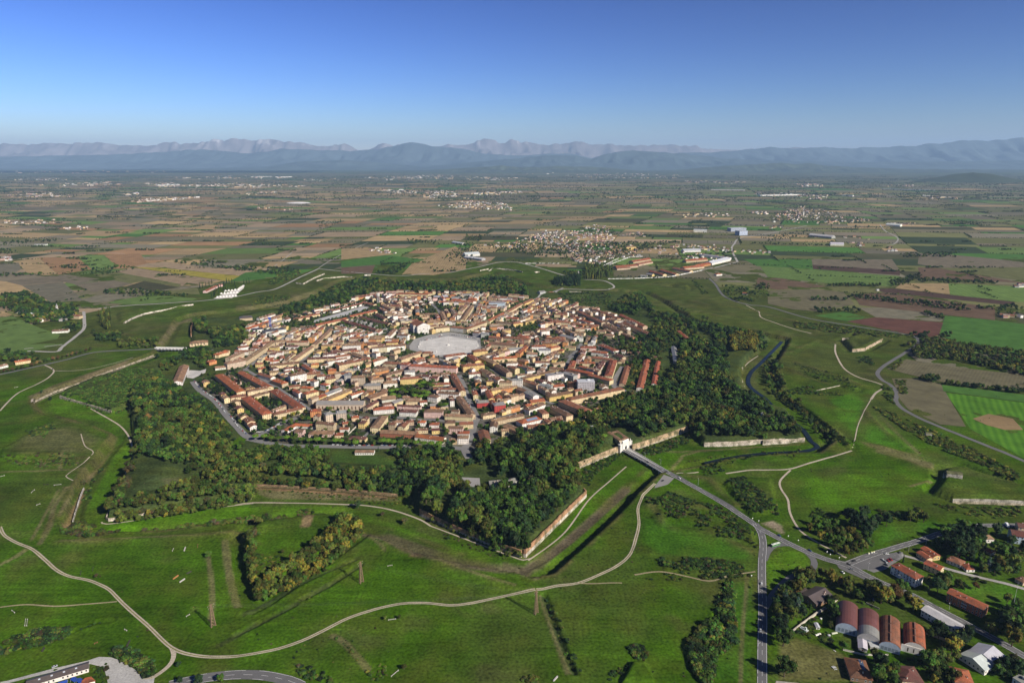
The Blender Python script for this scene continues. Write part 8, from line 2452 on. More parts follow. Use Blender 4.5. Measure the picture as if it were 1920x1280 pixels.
def near_house(reg, x1, y1, x2, y2, W, he, wall, roof, style, cat, label, rmat=None, win=True):
    q = place(reg, x1, y1, x2, y2, W, he, style)
    q.update(wall=wall, roof=roof, cat=cat, label=label)
    if rmat: q['rmat'] = rmat
    return building(q, near=win), q


def roof_part(rt, q, name, u, v, sx, sy, c, m, lift=.32, th=.12):
    """a thin plate lying on the slope of a pitched roof"""
    b = MB()
    def zz(yy): return q['he'] + (q['W'] / 2 - abs(yy)) * SLOPE + lift
    ps = [(u - sx / 2, v - sy / 2), (u + sx / 2, v - sy / 2), (u + sx / 2, v + sy / 2), (u - sx / 2, v + sy / 2)]
    b.mesh([(x, y, zz(y)) for x, y in ps] + [(x, y, zz(y) + th) for x, y in ps], [(4, 5, 6, 7), (0, 1, 5, 4), (1, 2, 6, 5), (2, 3, 7, 6), (3, 0, 4, 7)], c)
    return b.build(name, m, [ch_ for ch_ in rt.children if ch_.name.startswith('roof')][0])


def balconies(rt, q, floors, us, side=-1, wd=4.2):
    for f in floors:
        for u in us:
            b = MB()
            b.box(u, side * (q['W'] / 2 + .65), f, wd, 1.3, .18, (0.6, 0.58, 0.54), bottom=True)
            bal = b.build('balcony', M['wall'], rt)
            b = MB()
            y_ = side * (q['W'] / 2 + 1.26)
            b.bar((u - wd / 2, y_, f + 1.05), (u + wd / 2, y_, f + 1.05), .05, (0.1, 0.1, 0.1), 4)
            for k in range(9): b.bar((u - wd / 2 + wd * k / 8, y_, f + .15), (u - wd / 2 + wd * k / 8, y_, f + 1.05), .03, (0.1, 0.1, 0.1), 4)
            b.build('railing', M['metal'], bal)


rt, q = near_house('T', 140, 690, 480, 880, 12, 9.5, 'white', 'red', 'hip', 'apartment block', 'white three storey apartment house with red hip roof at the junction')
balconies(rt, q, (3.2, 6.3), (-q['L'] * .22, q['L'] * .22))
near_house('T', 540, 470, 720, 590, 9, 5.0, 'yellow', 'red', 'gable', 'house', 'yellow ended house with a notched red roof beside the lane')
near_house('T', 480, 530, 620, 625, 8, 4.6, 'cream', 'red', 'gable', 'house', 'lower front half of the twin red roofed houses by the lane')
near_house('T', 570, 665, 790, 760, 11, 6.2, 'cream', 'red', 'gable', 'house', 'cream house with red roof between the lane and the apartment house')
near_house('T', 890, 600, 1080, 680, 12, 4.0, 'white', 'rust', 'hip', 'house', 'low broad house with rusty roof below the dark garden trees')
near_house('T', 1100, 690, 1190, 770, 9, 3.4, 'white', 'red', 'hip', 'house', 'small red roofed annex at the right of the low broad house')
near_house('T', 1370, 290, 1440, 350, 12, 5.0, 'white', 'tan', 'hip', 'house', 'white house with tan roof behind the dark garden trees')
near_house('T', 1400, 490, 1500, 540, 8, 3.2, 'tan', 'red', 'gable', 'house', 'small red roofed outhouse right of the dark garden trees')
near_house('T', 1740, 245, 1960, 280, 16, 9.5, 'blue', 'maroon', 'gable', 'house', 'big pale blue house with dark red roof at the right edge')
near_house('T', 1830, 150, 1960, 170, 12, 6.5, 'tan', 'maroon', 'gable', 'house', 'dark red roof behind the big pale blue house')
near_house('T', 1680, 415, 1760, 440, 8, 3, 'grey', 'grey', 'flat', 'shed', 'flat grey garage in front of the big pale blue house', win=False)
near_house('T', 1850, 880, 1960, 940, 10, 4, 'tan', 'brown', 'hip', 'house', 'brown roofed house end at the right edge above the meadow')
rt, q = near_house('U', 440, 22, 920, 245, 12, 9.6, 'brick', 'red', 'gable', 'apartment block', 'brick and plaster apartment house with red roof beside the meadow')
balconies(rt, q, (3.4, 6.5), (0,), wd=5)
near_house('U', 110, 250, 610, 530, 12, 7.0, 'white', 'lgrey', 'gable', 'hall', 'long white two storey building with a worn pale grey roof', rmat=M['metal'])
rt, q = near_house('U', 880, 895, 1010, 785, 22, 5.6, 'white', 'lgrey', 'gable', 'hall', 'pale grey double pitched workshop at the lower right', rmat=M['metal'], win=False)
near_house('U', 740, 950, 890, 880, 22, 5.0, 'white', 'lgrey', 'gable', 'hall', 'lower front half of the pale grey workshop with small windows', rmat=M['metal'])
near_house('U', 560, 1050, 640, 1250, 14, 5.2, 'cream', 'red', 'hip', 'house', 'red roofed house with chimneys below the pale grey workshop')
near_house('U', 1330, 1180, 1460, 1260, 12, 5, 'blue', 'grey', 'flat', 'house', 'blue walled building at the lower right corner', win=False)
near_house('S', 1290, 1090, 1400, 1270, 17, 4.2, 'cream', 'maroon', 'hip', 'house', 'house with a wide dark red roof at the lower edge')
rt, q = near_house('S', 740, 1010, 820, 1230, 17, 4.4, 'brown', 'rust', 'hip', 'house', 'house with solar panels on a brown and orange roof at the lower edge')
for i in range(5):
    for j in range(2):
        roof_part(rt, q, 'solar_panel', -2.4 + i * 2.5, -2.6 - j * 1.9, 2.3, 1.7, (0.05, 0.07, 0.11), M['glass'])
rt, q = near_house('S', 215, 345, 400, 250, 19, 4.6, 'brown', 'dark', 'gable', 'villa', 'dark brown roofed villa with a terrace beside the loop road')
b = MB(); b.box(-4, q['W'] / 2 + 2.5, -1, 10, 6, 5, WC['brown'])
b.build('wing', M['wall'], rt)
b = MB()
b.box(-4, q['W'] / 2 + 2.5, 4.0, 11, 7, .4, RC['dark'], bottom=True); b.build('wing_roof', M['roof'], rt)
b = MB(); b.box(5, -q['W'] / 2 - 1.2, 2.6, 9, 2.4, .2, (0.4, 0.2, 0.08), bottom=True); b.build('terrace', M['wood'], rt)
near_house('S', 815, 730, 830, 920, 7, 3.2, 'grey', 'lgrey', 'gable', 'shed', 'small grey and rusty gabled shed in front of the barrel sheds', rmat=M['metal'], win=False)
near_house('S', 905, 800, 960, 915, 7, 2.6, 'grey', 'lgrey', 'flat', 'shed', 'grey concrete lean to beside the small grey shed', win=False)
near_house('S', 300, 640, 325, 690, 3, 2.2, 'white', 'lgrey', 'gable', 'shed', 'tiny white garden hut in the vegetable plots', win=False)
near_house('S', 130, 690, 205, 735, 3, 1.8, 'white', 'lgrey', 'flat', 'shed', 'low white cold frame at the edge of the vegetable plots', win=False)
# four barrel roofed sheds
SHEDS = [('S', 665, 395, 655, 650, 18.5, 6.0, 'maroon', 'blue', 'barrel roofed shed with a plain dark red roof, leftmost of four'), ('S', 895, 480, 900, 770, 18.5, 5.5, 'maroon', 'grey', 'barrel roofed shed half red and half grey, second of four'),
         ('S', 1140, 560, 1140, 860, 17, 5.5, 'rust', 'blue', 'barrel roofed shed in dull orange, third of four'), ('S', 1410, 640, 1420, 870, 17, 6.5, 'red', 'white', 'barrel roofed shed with a bright orange side and white front')]
for g, x1, y1, x2, y2, W, he, rc_, wc_, lb in SHEDS:
    q = place(g, x1, y1, x2, y2, W, he, 'barrel')
    if q['a'] > 0: q['a'] -= math.pi       # fronts point down towards the yard
    t = thing('barrel_roofed_shed', lb, 'shed', (q['x'], q['y'], q['z']), q['a'], 'row of barrel roofed sheds')
    L = q['L']
    b = MB(); wall_shape(b, L, W, he, 'barrel', WC[wc_]); b.build('wall', M['wall'], t)
    nb = 3
    for k in range(nb):
        c = RC[rc_] if not ('half red' in lb and k == nb - 1) else RC['grey']
        tmp = MB(); roof_shape(tmp, L / nb, W, he, 'barrel', jit(c, rnd, .1), o=.02 if k != nb - 1 else .02)
        b = MB(); b.v = [(x + (k - (nb - 1) / 2) * L / nb, y * 1.03, z + .02) for x, y, z in tmp.v]; b.f, b.c = tmp.f, tmp.c
        b.build('roof_bay', M['metal'] if 'half red' in lb or 'plain' in lb else M['roof'], t)
    if 'orange' in lb:
        top_ = he + .85 * (W / 2 + .55) * (1 / math.cos(math.pi * .12)) * (1 - math.sin(math.pi * .12)) + .1
        for k in range(3):
            b = MB(); b.box(-L / 3 + k * L / 3, 0, top_, L / 3 - 1.2, 1.1, .75, (0.22, 0.11, 0.07)); b.build('ridge_vent', M['metal'], t)
    for k in range(5):
        b = MB(); window_box(b, (L / 2, -W * .34 + k * W * .17, he * .55, 0, 1.5 if 'white front' in lb else 2.2, he * .62), (0.10, 0.08, 0.06) if 'white front' in lb else (0.2, 0.24, 0.28), .06)
        b.build('window', M['glass'], t)
    if 'white front' in lb:
        b = MB(); b.box(L / 2 + .25, 3, -.5, .5, W + 10, he + 1.0, (0.62, 0.6, 0.55)); b.build('front_screen', M['wall'], t)
        for k in range(3):
            b = MB(); window_box(b, (L / 2 + .5, -5 + k * 4.6, he * .5, 0, .9, he * .6), (0.09, 0.07, 0.05), .05); b.build('window', M['glass'], t)
# solar panels on the white hall in town
hall = [q for q in BLD if q['label'] and 'solar panels' in q['label'] and 'white hall' in q['label']][0]
for i in range(7):
    for j in range(3):
        roof_part(hall['root'], hall, 'solar_panel', -hall['L'] * .16 + i * hall['L'] * .075, -hall['W'] * .14 - j * 1.9, hall['L'] * .07, 1.75, (0.16, 0.20, 0.27), M['glass'])
# dark roofed building of the lower left corner: awnings and skylights
low = [q for q in BLD if q['label'] and 'long dark roof at the lower left' in q['label']][0]
for k, (x_, y_, rz_) in enumerate(((470, 1110, .5), (560, 1090, -.5), (600, 1100, -.6))):
    x, y, z = local('J', x_, y_, 2.6)
    t = thing('awning', ['left blue awning in front of the low dark roofed building', 'middle blue awning in front of the low dark roofed building', 'right blue awning in front of the low dark roofed building'][k], 'awning', (x, y, 0), rz_, 'blue awnings')
    b = MB(); b.mesh([(-3.5, -2, 2.4), (3.5, -2, 2.4), (3.5, 0, 3.3), (-3.5, 0, 3.3), (3.5, 2, 2.4), (-3.5, 2, 2.4)], [(0, 1, 2, 3), (3, 2, 4, 5)], (0.02, 0.06, 0.28)); b.build('canopy', M['paint'], t)
    for sx_ in (-1, 1):
        for sy_ in (-1, 1):
            b = MB(); b.bar((sx_ * 3.3, sy_ * 1.9, -.3), (sx_ * 3.3, sy_ * 1.9, 2.4), .07, (0.5, 0.5, 0.5), 4); b.build('post', M['metal'], t)
for k in range(4):
    roof_part(low['root'], low, 'skylight', -low['L'] * .3 + k * low['L'] * .2, -1.6, 1.6, 1.2, (0.4, 0.42, 0.45), M['glass'])

# ------------------------------------------------------------------ vehicles
def car_mesh(c, van=False):
    L, W, H = (5.2, 2.0, 2.3) if van else (4.3, 1.78, 1.45)
    body = MB()
    sec = [(-L / 2, .35), (-L / 2, .95), (-L / 2 + .25, 1.0 if not van else H - .1), (L / 2 - 1.2 if not van else L / 2 - 1.1, 1.0 if not van else H - .1), (L / 2 - .1, .82 if not van else 1.1), (L / 2, .35)]
    n = len(sec)
    v = [(x, -W / 2, z) for x, z in sec] + [(x, W / 2, z) for x, z in sec]
    body.mesh(v, [(k, (k + 1) % n, n + (k + 1) % n, n + k) for k in range(n)][::1] + [tuple(range(n))[::-1], tuple(range(n, 2 * n))], c)
    me_b = body.data('body', M['car'])
    g = MB()
    if van:
        g.box(L / 2 - 1.0, 0, 1.15, .9, W - .1, .8, (0.02, 0.025, 0.03))
    else:
        z0, z1 = .98, H
        ps = [(-L / 2 + .35, z0), (-L / 2 + .85, z1), (.35, z1), (1.15, z0)]
        v = [(x, -W / 2 + .1 + (z - z0) * .25, z) for x, z in ps] + [(x, W / 2 - .1 - (z - z0) * .25, z) for x, z in ps]
        g.mesh(v, [(3, 2, 1, 0), (4, 5, 6, 7), (0, 1, 5, 4), (2, 3, 7, 6)], (0.02, 0.025, 0.03))
    me_g = g.data('cabin_glass', M['glass'])
    rf_ = MB()
    if not van: rf_.box(-.25 - L / 2 + 1.9, 0, H - .02, 1.25, W - .5, .07, c)
    else: rf_.box(-.5, 0, H - .1, L - 1.4, W - .1, .1, c)
    me_r = rf_.data('roof_panel', M['car'])
    w_ = MB()
    w_.bar((0, -.1, .33), (0, .1, .33), .33, (0.02, 0.02, 0.02), 8)
    me_w = w_.data('wheel', M['paint'])
    return L, W, me_b, me_g, me_r, me_w


CARC = dict(white=(0.72, 0.72, 0.70), black=(0.02, 0.02, 0.022), blue=(0.02, 0.05, 0.16), silver=(0.42, 0.43, 0.44), red=(0.35, 0.02, 0.02), grey=(0.15, 0.155, 0.16))
CARM = {k: car_mesh(c) for k, c in CARC.items()}
VANM = car_mesh(CARC['white'], True)


def car(x, y, z, rz, colour, label, group, van=False):
    L, W, mb_, mg_, mr_, mw_ = VANM if van else CARM[colour]
    t = thing('van' if van else 'car', label, 'van' if van else 'car', (x, y, z), rz, group)
    add('body', mb_, t); add('cabin_glass', mg_, t); add('roof_panel', mr_, t)
    for sx_ in (-1, 1):
        for sy_ in (-1, 1): add('wheel', mw_, t, (sx_ * L * .31, sy_ * (W / 2 - .08), 0))
    return t


def car_px(reg, x, y, hx_, hy_, colour, label, group='cars on the roads by the junction', van=False, lift=.27):
    a, c_ = local(reg, x, y), local(reg, x + hx_, y + hy_)
    return car(a[0], a[1], max(zt(a[0], a[1]), -.2) + lift, math.atan2(c_[1] - a[1], c_[0] - a[0]), colour, label, group, van)


for a_ in ((225, 238, 10, 6, 'blue', 'dark blue car at the bend beside the bare gravel patch'), (435, 340, 10, 5, 'blue', 'dark blue car on the main road beside the grass island'), (742, 412, 10, -2, 'black', 'black car farthest back at the road junction'), (705, 436, 10, 4, 'black', 'dark car in the middle of the road junction'),
           (728, 470, 10, 1, 'grey', 'dark grey car nearest the viewer at the road junction'), (665, 492, 8, 6, 'white', 'white car half hidden by the yellowing tree'), (970, 365, 10, 1, 'white', 'white car on the upper road at the parking area'), (103, 573, 0, -10, 'white', 'white car on the straight road beside the grass island'),
           (95, 895, 0, -10, 'silver', 'silver car in tree shade on the straight road'), (1600, 165, 10, -1, 'white', 'white car on the far end of the upper road'), (1060, 357, 2, 6, 'grey', 'grey car at the entrance of the lane'), (945, 408, 6, 5, 'white', 'white car parked leftmost in the parking area'), (962, 420, 6, 5, 'silver', 'silver car parked second in the parking area'),
           (980, 412, 6, 5, 'red', 'dark red car parked in the parking area'), (998, 405, 6, 5, 'red', 'dark red car parked rightmost in the parking area'), (965, 440, 6, 5, 'black', 'black car parked nearest the apartment house'), (345, 524, 6, 4, 'black', 'black car on the shaded loop road'), (875, 682, 4, 6, 'blue', 'blue car in the shade of the verge trees'), (1590, 172, 10, -1, 'silver', 'silver car in shade on the far upper road')):
    car_px('G', *a_)
car_px('H', 703, 221, 10, 7, 'black', 'black car driving over the moat bridge')
car_px('H', 775, 315, 10, -4, 'black', 'black car in the small bay beside the bridge road')
car_px('H', 855, 302, 10, 6, 'white', 'white car just past the small parking bay')
car_px('W', 395, 851, 4, 8, 'black', 'black car on the pale path outside the western ditch')
car_px('W', 633, 521, 0, 10, 'black', 'black car on the bend of the pale western road')
car_px('J', 412, 1000, 10, -4, 'silver', 'silver car behind the low dark roofed building')
car_px('S', 690, 760, 6, 3, 'blue', 'blue covered car in the barrel shed yard')
for i, (x_, y_) in enumerate(((845, 362), (865, 355), (880, 352))):
    a = local('G', x_, y_)
    t = thing('waste_bin', '%s white recycling bin from the left on the grass verge at the junction' % ORD[i], 'bin', (a[0], a[1], zt(a[0], a[1])), .2, 'recycling bins at the junction')
    b = MB(); b.box(0, 0, 0, 1.7, 1.3, 1.5, (0.62, 0.62, 0.58)); b.build('body', M['paint'], t)
    b = MB(); b.mesh([(-.9, -.7, 1.5), (.9, -.7, 1.5), (.9, .7, 1.5), (-.9, .7, 1.5), (-.9, 0, 1.9), (.9, 0, 1.9)], [(0, 1, 5, 4), (2, 3, 4, 5), (1, 2, 5), (3, 0, 4)], (0.5, 0.5, 0.2)); b.build('lid', M['paint'], t)
# the bus
a, c_ = local('G', 160, 318), local('G', 238, 294)
bx = thing('bus', 'pale green and white bus turning at the top of the grass island', 'bus', (*((a + c_) / 2)[:2], .3), math.atan2(c_[1] - a[1], c_[0] - a[0]))
b = MB(); b.box(0, 0, .35, 12, 2.55, 1.2, (0.12, 0.32, 0.12), bottom=True); b.build('lower_body', M['car'], bx)
b = MB(); b.box(0, 0, 1.55, 11.9, 2.5, 1.05, (0.02, 0.03, 0.03)); b.build('window_band', M['glass'], bx)
b = MB(); b.box(0, 0, 2.6, 12, 2.55, .45, (0.62, 0.68, 0.55), bottom=True); b.build('roof', M['car'], bx)
for u in (-3.2, 2.2):
    b = MB(); b.box(u, 0, 3.05, 2.2, 1.7, .3, (0.5, 0.55, 0.48)); b.build('roof_unit', M['paint'], bx)
for u in (-3.6, 3.9):
    for s_ in (-1, 1):
        b = MB(); b.bar((u, s_ * 1.27 - .12 * s_, .5), (u, s_ * 1.29, .5), .5, (0.02, 0.02, 0.02), 10); b.build('wheel', M['paint'], bx)
# the lorry
a = local('T', 1680, 195)
lr = thing('lorry', 'white box lorry parked beside the big pale blue house', 'lorry', (a[0], a[1], zt(a[0], a[1]) + .27), 1.25)
b = MB(); b.box(-1, 0, 1.0, 7, 2.5, 2.7, (0.74, 0.74, 0.72), bottom=True); b.build('box_body', M['paint'], lr)
b = MB(); b.box(3.5, 0, .6, 1.9, 2.3, 2.0, (0.65, 0.66, 0.68)); b.build('cab', M['car'], lr)
b = MB(); b.box(4.35, 0, 1.6, .25, 2.1, .8, (0.02, 0.03, 0.03)); b.build('windscreen', M['glass'], lr)
for u in (-3.2, -2, 3.3):
    for s_ in (-1, 1):
        b = MB(); b.bar((u, s_ * 1.05, .48), (u, s_ * 1.25, .48), .48, (0.02, 0.02, 0.02), 8); b.build('wheel', M['paint'], lr)
# cars parked along the town streets
pk = random.Random(77)
rows = [('A 262 320 335 415 500 535 620 690', 34, 2.8, 'the western street'), ('A 660 700 760 840 860 930', 14, 2.8, 'the western street'), ('A 930 900 1060 890 1240 800', 12, 2.6, 'the street behind the pines'), ('B 1490 420 1530 540 1590 650', 16, 2.4, 'the deep shaded street'), ('A 1330 480 1440 555 1540 640', 12, 2.4, 'the inner street by the barracks'),
        ('E 300 845 430 800 560 780', 10, 2.6, 'the square'), ('E 640 772 800 785 930 815', 12, 2.6, 'the square'), ('B 30 1045 250 1052 500 1052', 14, 2.6, 'the row of umbrella pines'), ('B 580 1052 900 1056 1220 1056', 18, 2.6, 'the row of umbrella pines'), ('A 1680 380 1800 440 1880 470', 8, 2.6, 'the western car yard'), ('C 180 540 300 570', 8, 2.6, 'the yard by the red building'), ('C 1040 830 1180 840', 7, 2.6, 'the gate wood')]
used_n = {}
for s_, n, off, where in rows:
    p = smooth_line(gp(s_), 3.0)
    for k in range(n):
        j = int((k + .5) / n * (len(p) - 2))
        dd = p[j + 1] - p[j]
        cl = pk.choice(['white', 'silver', 'black', 'grey', 'blue', 'silver', 'white', 'red'])
        key = (cl, where)
        used_n[key] = used_n.get(key, 0) + 1
        car(p[j][0], p[j][1], .34, math.atan2(dd[1], dd[0]) + pk.choice([0, math.pi]) + pk.gauss(0, .04), cl, '%s %s parked car beside %s, from its left end' % (ORD[used_n[key] - 1], cl, where), 'cars parked in the town streets')

# ------------------------------------------------------------------ pylons and the wires between them
def pylon(x, y, z, H, rz, label):
    t = thing('pylon', label, 'pylon', (x, y, z), rz, 'wooden looking power pylons on the meadow')
    c = (0.22, 0.15, 0.09)
    for s_ in (-1, 1):
        for u in (-1, 1):
            b = MB(); b.bar((s_ * 2.3, u * .9, -.5), (s_ * .5, u * .35, H), .36, c, 5, .26); b.build('leg', M['wood'], t)
    b = MB()
    for k in range(7):
        z0_, z1_ = H * k / 7, H * (k + 1) / 7
        w0, w1 = 2.3 - 1.8 * k / 7, 2.3 - 1.8 * (k + 1) / 7
        d0, d1 = .9 - .55 * k / 7, .9 - .55 * (k + 1) / 7
        for u in (-1, 1):
            b.bar((-w0, u * d0, z0_), (w1, u * d1, z1_), .16, c, 4); b.bar((w0, u * d0, z0_), (-w1, u * d1, z1_), .16, c, 4)
        for s_ in (-1, 1): b.bar((s_ * w0, -d0, z0_), (s_ * w1, d1, z1_), .08, c, 4)
    b.build('bracing', M['wood'], t, kind='stuff')
    for z_, w_ in ((H - .6, 3.4), (H - 3.2, 2.8)):
        b = MB(); b.bar((-w_, 0, z_), (w_, 0, z_), .18, c, 4); b.build('crossarm', M['wood'], t)
        for s_ in (-1, 1):
            b = MB(); b.bar((s_ * (w_ - .2), 0, z_ - 1.1), (s_ * (w_ - .2), 0, z_ - .1), .12, (0.3, 0.34, 0.3), 5); b.build('insulator', M['glass'], t)
    return t


PY = [at_px('J', 1600, 694), at_px('I', 725, 706), at_px('H', 167, 946)]
for k, (x, y, z) in enumerate(PY):
    pylon(x, y, z, (24, 25, 26)[k], .9, ('lattice pylon on the meadow nearest the left corner', 'lattice pylon beside the hedged foreground lunette', 'lattice pylon standing below the curve of the gravel track')[k])
for k, (i, j) in enumerate(((0, 2), (1, 2), (0, 1))):
    if k == 2: continue
    a, c_ = np.array(PY[i]) + (0, 0, 22.5), np.array(PY[j]) + (0, 0, 22.5)
    t = thing('power_line', ('three thin wires strung low over the meadow to the third pylon', 'three thin wires from the lunette pylon to the third pylon')[k], 'cable', tuple(a))
    for o_ in (-2.6, 0, 2.6):
        b = MB()
        prev = None
        for s_ in range(13):
            u = s_ / 12
            p = (c_ - a) * u + np.array([o_ * .6, o_ * .7, -6 * 4 * u * (1 - u) * .5])
            if prev is not None: b.bar(prev, p, .025, (0.1, 0.1, 0.1), 3)
            prev = p
        b.build('wire', M['metal'], t)
x, y, z = at_px('G', 1833, 780)
t = thing('radio_mast', 'thin pale mast standing on the meadow behind the brick apartments', 'mast', (x, y, z))
b = MB(); b.bar((0, 0, -.5), (0, 0, 36), .14, (0.5, 0.52, 0.48), 5, .08); b.build('pole', M['metal'], t)
for k in range(3):
    b = MB(); b.bar((0, 0, 12 + 9 * k), (.9, 0, 12.4 + 9 * k), .06, (0.5, 0.5, 0.5), 4); b.build('bracket', M['metal'], t)

# ------------------------------------------------------------------ horse jumps and rails on the meadow
JUMPS = [('J', 100, 587, 20, 16, 'white', 'short white horse jump at the left end of the trodden path'), ('J', 190, 668, 6, -48, 'white', 'left one of a pair of long white jump rails'), ('J', 204, 668, 6, -48, 'white', 'right one of a pair of long white jump rails'), ('J', 1298, 127, 8, -18, 'white', 'small white jump left of the white frame near the lunette'),
         ('J', 1387, 122, 10, -28, 'white', 'white box frame jump on the meadow left of the lunette'), ('J', 1484, 98, 2, -20, 'brown', 'dark upright jump near the lone round tree'), ('J', 1318, 330, 38, -28, 'orange', 'orange brown log jump on the meadow'), ('J', 1367, 355, 38, -26, 'white', 'white jump rail in front of the orange log jump'), ('J', 1418, 295, 34, -16, 'dark', 'dark log jump behind the orange log jump'),
         ('J', 1410, 615, 24, -14, 'white', 'white jump in the shadow of the left pylon'), ('J', 325, 872, 18, -30, 'dark', 'dark box jump under the bushes at lower left'), ('J', 963, 825, 22, -46, 'dark', 'dark box jump with pale top above the bushes by the yard'), ('J', 720, 822, 18, -8, 'brown', 'small brown jump on the meadow above the yard'), ('J', 943, 725, 16, 8, 'white', 'small pale jump beside the gravel track'),
         ('J', 606, 297, 6, -26, 'dark', 'left dark upright jump beside the gravel track'), ('J', 697, 268, 4, -28, 'dark', 'right dark upright jump beside the brown bush'), ('K', 433, 520, 52, -6, 'white', 'long white jump at the head of the meadow slope'), ('K', 350, 518, 34, -4, 'dark', 'dark jump left of the long white jump'), ('K', 248, 565, 24, -20, 'white', 'slanting white jump on the upper left meadow'),
         ('K', 288, 665, 26, -10, 'white', 'white jump alone in the middle of the left meadow'), ('K', 20, 452, 30, -8, 'white', 'white jump at the left edge of the meadow'), ('I', 888, 615, 26, -4, 'white', 'white jump rail below the brown ditch'), ('I', 900, 920, 42, -6, 'white', 'white gate like jump between two small bushes'), ('I', 915, 1226, 40, -34, 'white', 'pair of long white rails at the lower edge'),
         ('H', 260, 1262, 20, -22, 'white', 'white box jump at the lower edge beside the grassy ditch'), ('W', 122, 984, 26, -6, 'white', 'white jump on the meadow below the western path')]
for g, x_, y_, hx_, hy_, cl, lb in JUMPS:
    a, c_ = local(g, x_ - hx_ / 2, y_ - hy_ / 2), local(g, x_ + hx_ / 2, y_ + hy_ / 2)
    L = max(2.5, float(np.hypot(*(c_ - a)[:2])))
    x, y = (a + c_)[:2] / 2
    t = thing('horse_jump', lb, 'horse jump', (x, y, zt(x, y)), math.atan2(c_[1] - a[1], c_[0] - a[0]), 'horse jumps on the meadow')
    c = dict(white=(0.4, 0.38, 0.33), brown=(0.2, 0.09, 0.05), orange=(0.36, 0.17, 0.06), dark=(0.05, 0.045, 0.035))[cl]
    for s_ in (-1, 1):
        b = MB(); b.box(s_ * L / 2, 0, -.2, .4, .6, 1.4, c); b.build('post', M['wood'], t)
    for z_ in (.4, 1.0):
        b = MB(); b.bar((-L / 2, 0, z_), (L / 2, 0, z_), .13, c, 6); b.build('rail', M['wood'], t)
    if 'box' in lb or 'log' in lb:
        b = MB(); b.box(0, .0, 0, L * .92, 1.1, 1.15, c); b.build('box', M['wood'], t)

# ------------------------------------------------------------------ lamps, signs and garden things
for k, (g, x_, y_, lb) in enumerate((('G', 83, 135, 'white road sign left of the bare gravel patch'), ('G', 40, 118, 'white road sign farthest up the bridge road'), ('G', 288, 240, 'white road sign right of the bare gravel patch'), ('G', 357, 270, 'road sign on the verge facing the grass island'), ('G', 556, 350, 'road sign on the verge before the junction'), ('G', 578, 368, 'white road sign nearest the junction'), ('G', 640, 390, 'pale low sign on the junction corner'), ('G', 33, 515, 'white sign beside the straight road'))):
    x, y, z = at_px(g, x_, y_ + 8)
    t = thing('road_sign', lb, 'road sign', (x, y, z), .4, 'road signs')
    b = MB(); b.bar((0, 0, -.3), (0, 0, 2.6), .06, (0.5, 0.5, 0.5), 5); b.build('post', M['metal'], t)
    b = MB(); b.box(0, 0, 1.7, 1.3, .08, 1.1, (0.72, 0.72, 0.7), bottom=True); b.build('plate', M['paint'], t)
for k, (g, x_, y_) in enumerate((('G', 840, 480), ('G', 1240, 300), ('G', 1060, 560), ('G', 1400, 750), ('H', 1235, 870), ('H', 1230, 1010), ('H', 1230, 1130), ('H', 945, 330), ('H', 690, 200), ('H', 765, 232), ('G', 1120, 345))):
    x, y, z = at_px(g, x_, y_)
    t = thing('street_lamp', '%s street lamp along the asphalt roads, counted from the junction outwards' % ORD[k], 'street lamp', (x, y, z), .8 + k, 'street lamps')
    b = MB(); b.bar((0, 0, -.3), (0, 0, 8.5), .11, (0.45, 0.46, 0.46), 6, .07); b.bar((0, 0, 8.5), (1.8, 0, 8.9), .07, (0.45, 0.46, 0.46), 5); b.build('post', M['metal'], t)
    b = MB(); b.box(2.1, 0, 8.8, .9, .35, .2, (0.6, 0.6, 0.6), bottom=True); b.build('lamp_head', M['metal'], t)
gt = random.Random(8)
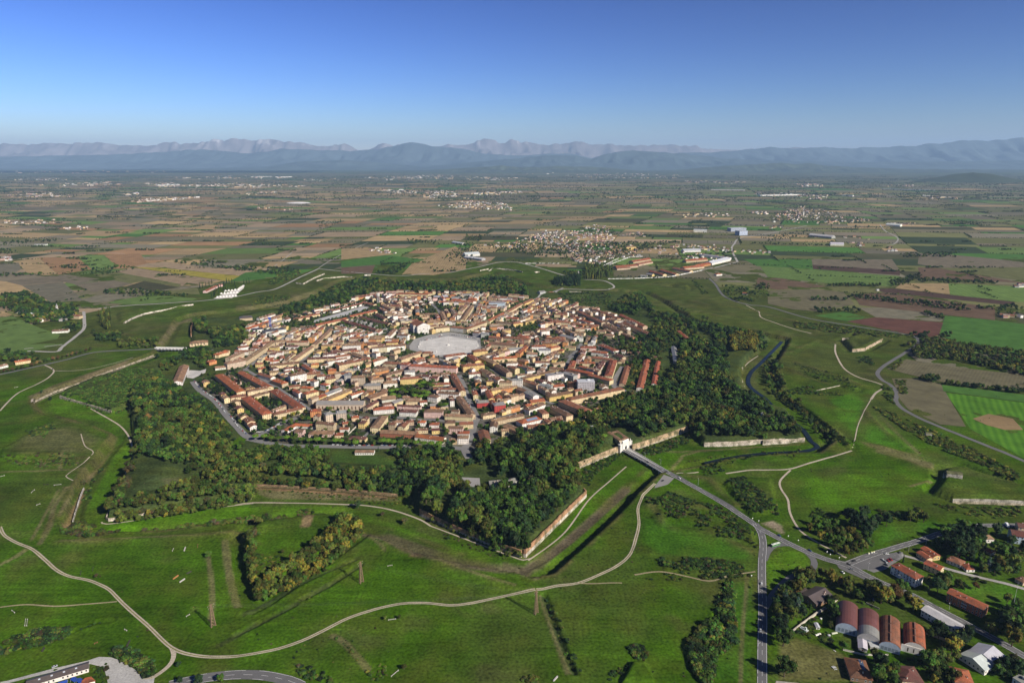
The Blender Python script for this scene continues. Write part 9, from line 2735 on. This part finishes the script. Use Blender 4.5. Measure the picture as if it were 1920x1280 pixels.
for k, (x_, y_, nm, c, lb) in enumerate(((355, 600, 'crate', (0.6, 0.6, 0.58), 'white crate behind the tiny garden hut'), (445, 800, 'water_tank', (0.5, 0.5, 0.5), 'pale round water tank in the vegetable plots'), (320, 775, 'plastic_tunnel', (0.6, 0.58, 0.5), 'low pale plastic tunnel in the vegetable plots'), (510, 960, 'bench', (0.6, 0.58, 0.54), 'white bench on the dry lawn'), (505, 760, 'plastic_tunnel', (0.4, 0.42, 0.3), 'green netted tunnel beside the barrel sheds'))):
    x, y, z = at_px('S', x_, y_)
    t = thing(nm, lb, nm.replace('_', ' '), (x, y, z), gt.uniform(0, 3))
    if nm == 'water_tank':
        b = MB(); b.bar((0, 0, 0), (0, 0, 2.2), 1.3, c, 10); b.build('tank', M['paint'], t)
        b = MB(); b.bar((0, 0, 2.2), (0, 0, 2.5), 1.2, c, 10, .3); b.build('lid', M['paint'], t)
    elif nm == 'plastic_tunnel':
        b = MB(); roof_shape(b, 6, 2.2, 0.2, 'barrel', c, o=.05); b.build('cover', M['paint'], t)
        for u in (-1, 1):
            b = MB(); b.box(u * 3, 0, -.1, .12, 2.3, .5, c); b.build('end_board', M['wood'], t)
    elif nm == 'bench':
        b = MB(); b.box(0, 0, .45, 2.4, .6, .1, c, bottom=True); b.build('seat', M['wood'], t)
        for u in (-1, 1):
            b = MB(); b.box(u, 0, -.1, .12, .5, .55, c); b.build('leg', M['wood'], t)
    else:
        b = MB(); b.box(0, 0, 0, 1.8, 1.2, 1.0, c); b.build('box', M['wood'], t)
        b = MB(); b.box(0, 0, 1.0, 1.9, 1.3, .1, c, bottom=True); b.build('lid', M['wood'], t)
# stone seat group with its long shadows on the dry lawn
x, y, z = at_px('S', 505, 1150)
t = thing('garden_table', 'grey stone table with benches on the dry lawn', 'table', (x, y, z), .3)
b = MB(); b.box(0, 0, .7, 3.4, 1.8, .16, (0.45, 0.45, 0.44), bottom=True); b.build('table_top', M['stone'], t)
for u in (-1, 1):
    b = MB(); b.box(u, 0, -.1, .4, 1.2, .8, (0.42, 0.42, 0.41)); b.build('leg', M['stone'], t)
    b = MB(); b.box(0, u * 1.8, -.1, 3.0, .6, .55, (0.45, 0.45, 0.44)); b.build('bench', M['stone'], t)

# trees alike: say by row and by place in the row which one is meant
same = {}
for o in SC.objects:
    if o.parent is None and 'label' in o and o.get('category') in ('tree', 'shrub'): same.setdefault(o['label'], []).append(o)
for lb, os_ in same.items():
    if len(os_) < 2: continue
    os_.sort(key=lambda o: o.location.y)
    n = -(-len(os_) // 8) if len(os_) > 10 else 1
    k = -(-len(os_) // n)
    for i in range(n):
        row = sorted(os_[i * k:(i + 1) * k], key=lambda o: to_px(*o.location)[0])
        for j, o in enumerate(row):
            pre = '' if n == 1 else ('front row, ' if i == 0 else ORD[i] + ' row, ')
            t = pre + ORD[j] + ' from left, ' + lb
            if len(t.split()) > 16: t = t.replace(' broadleaf', '')
            o['label'] = t
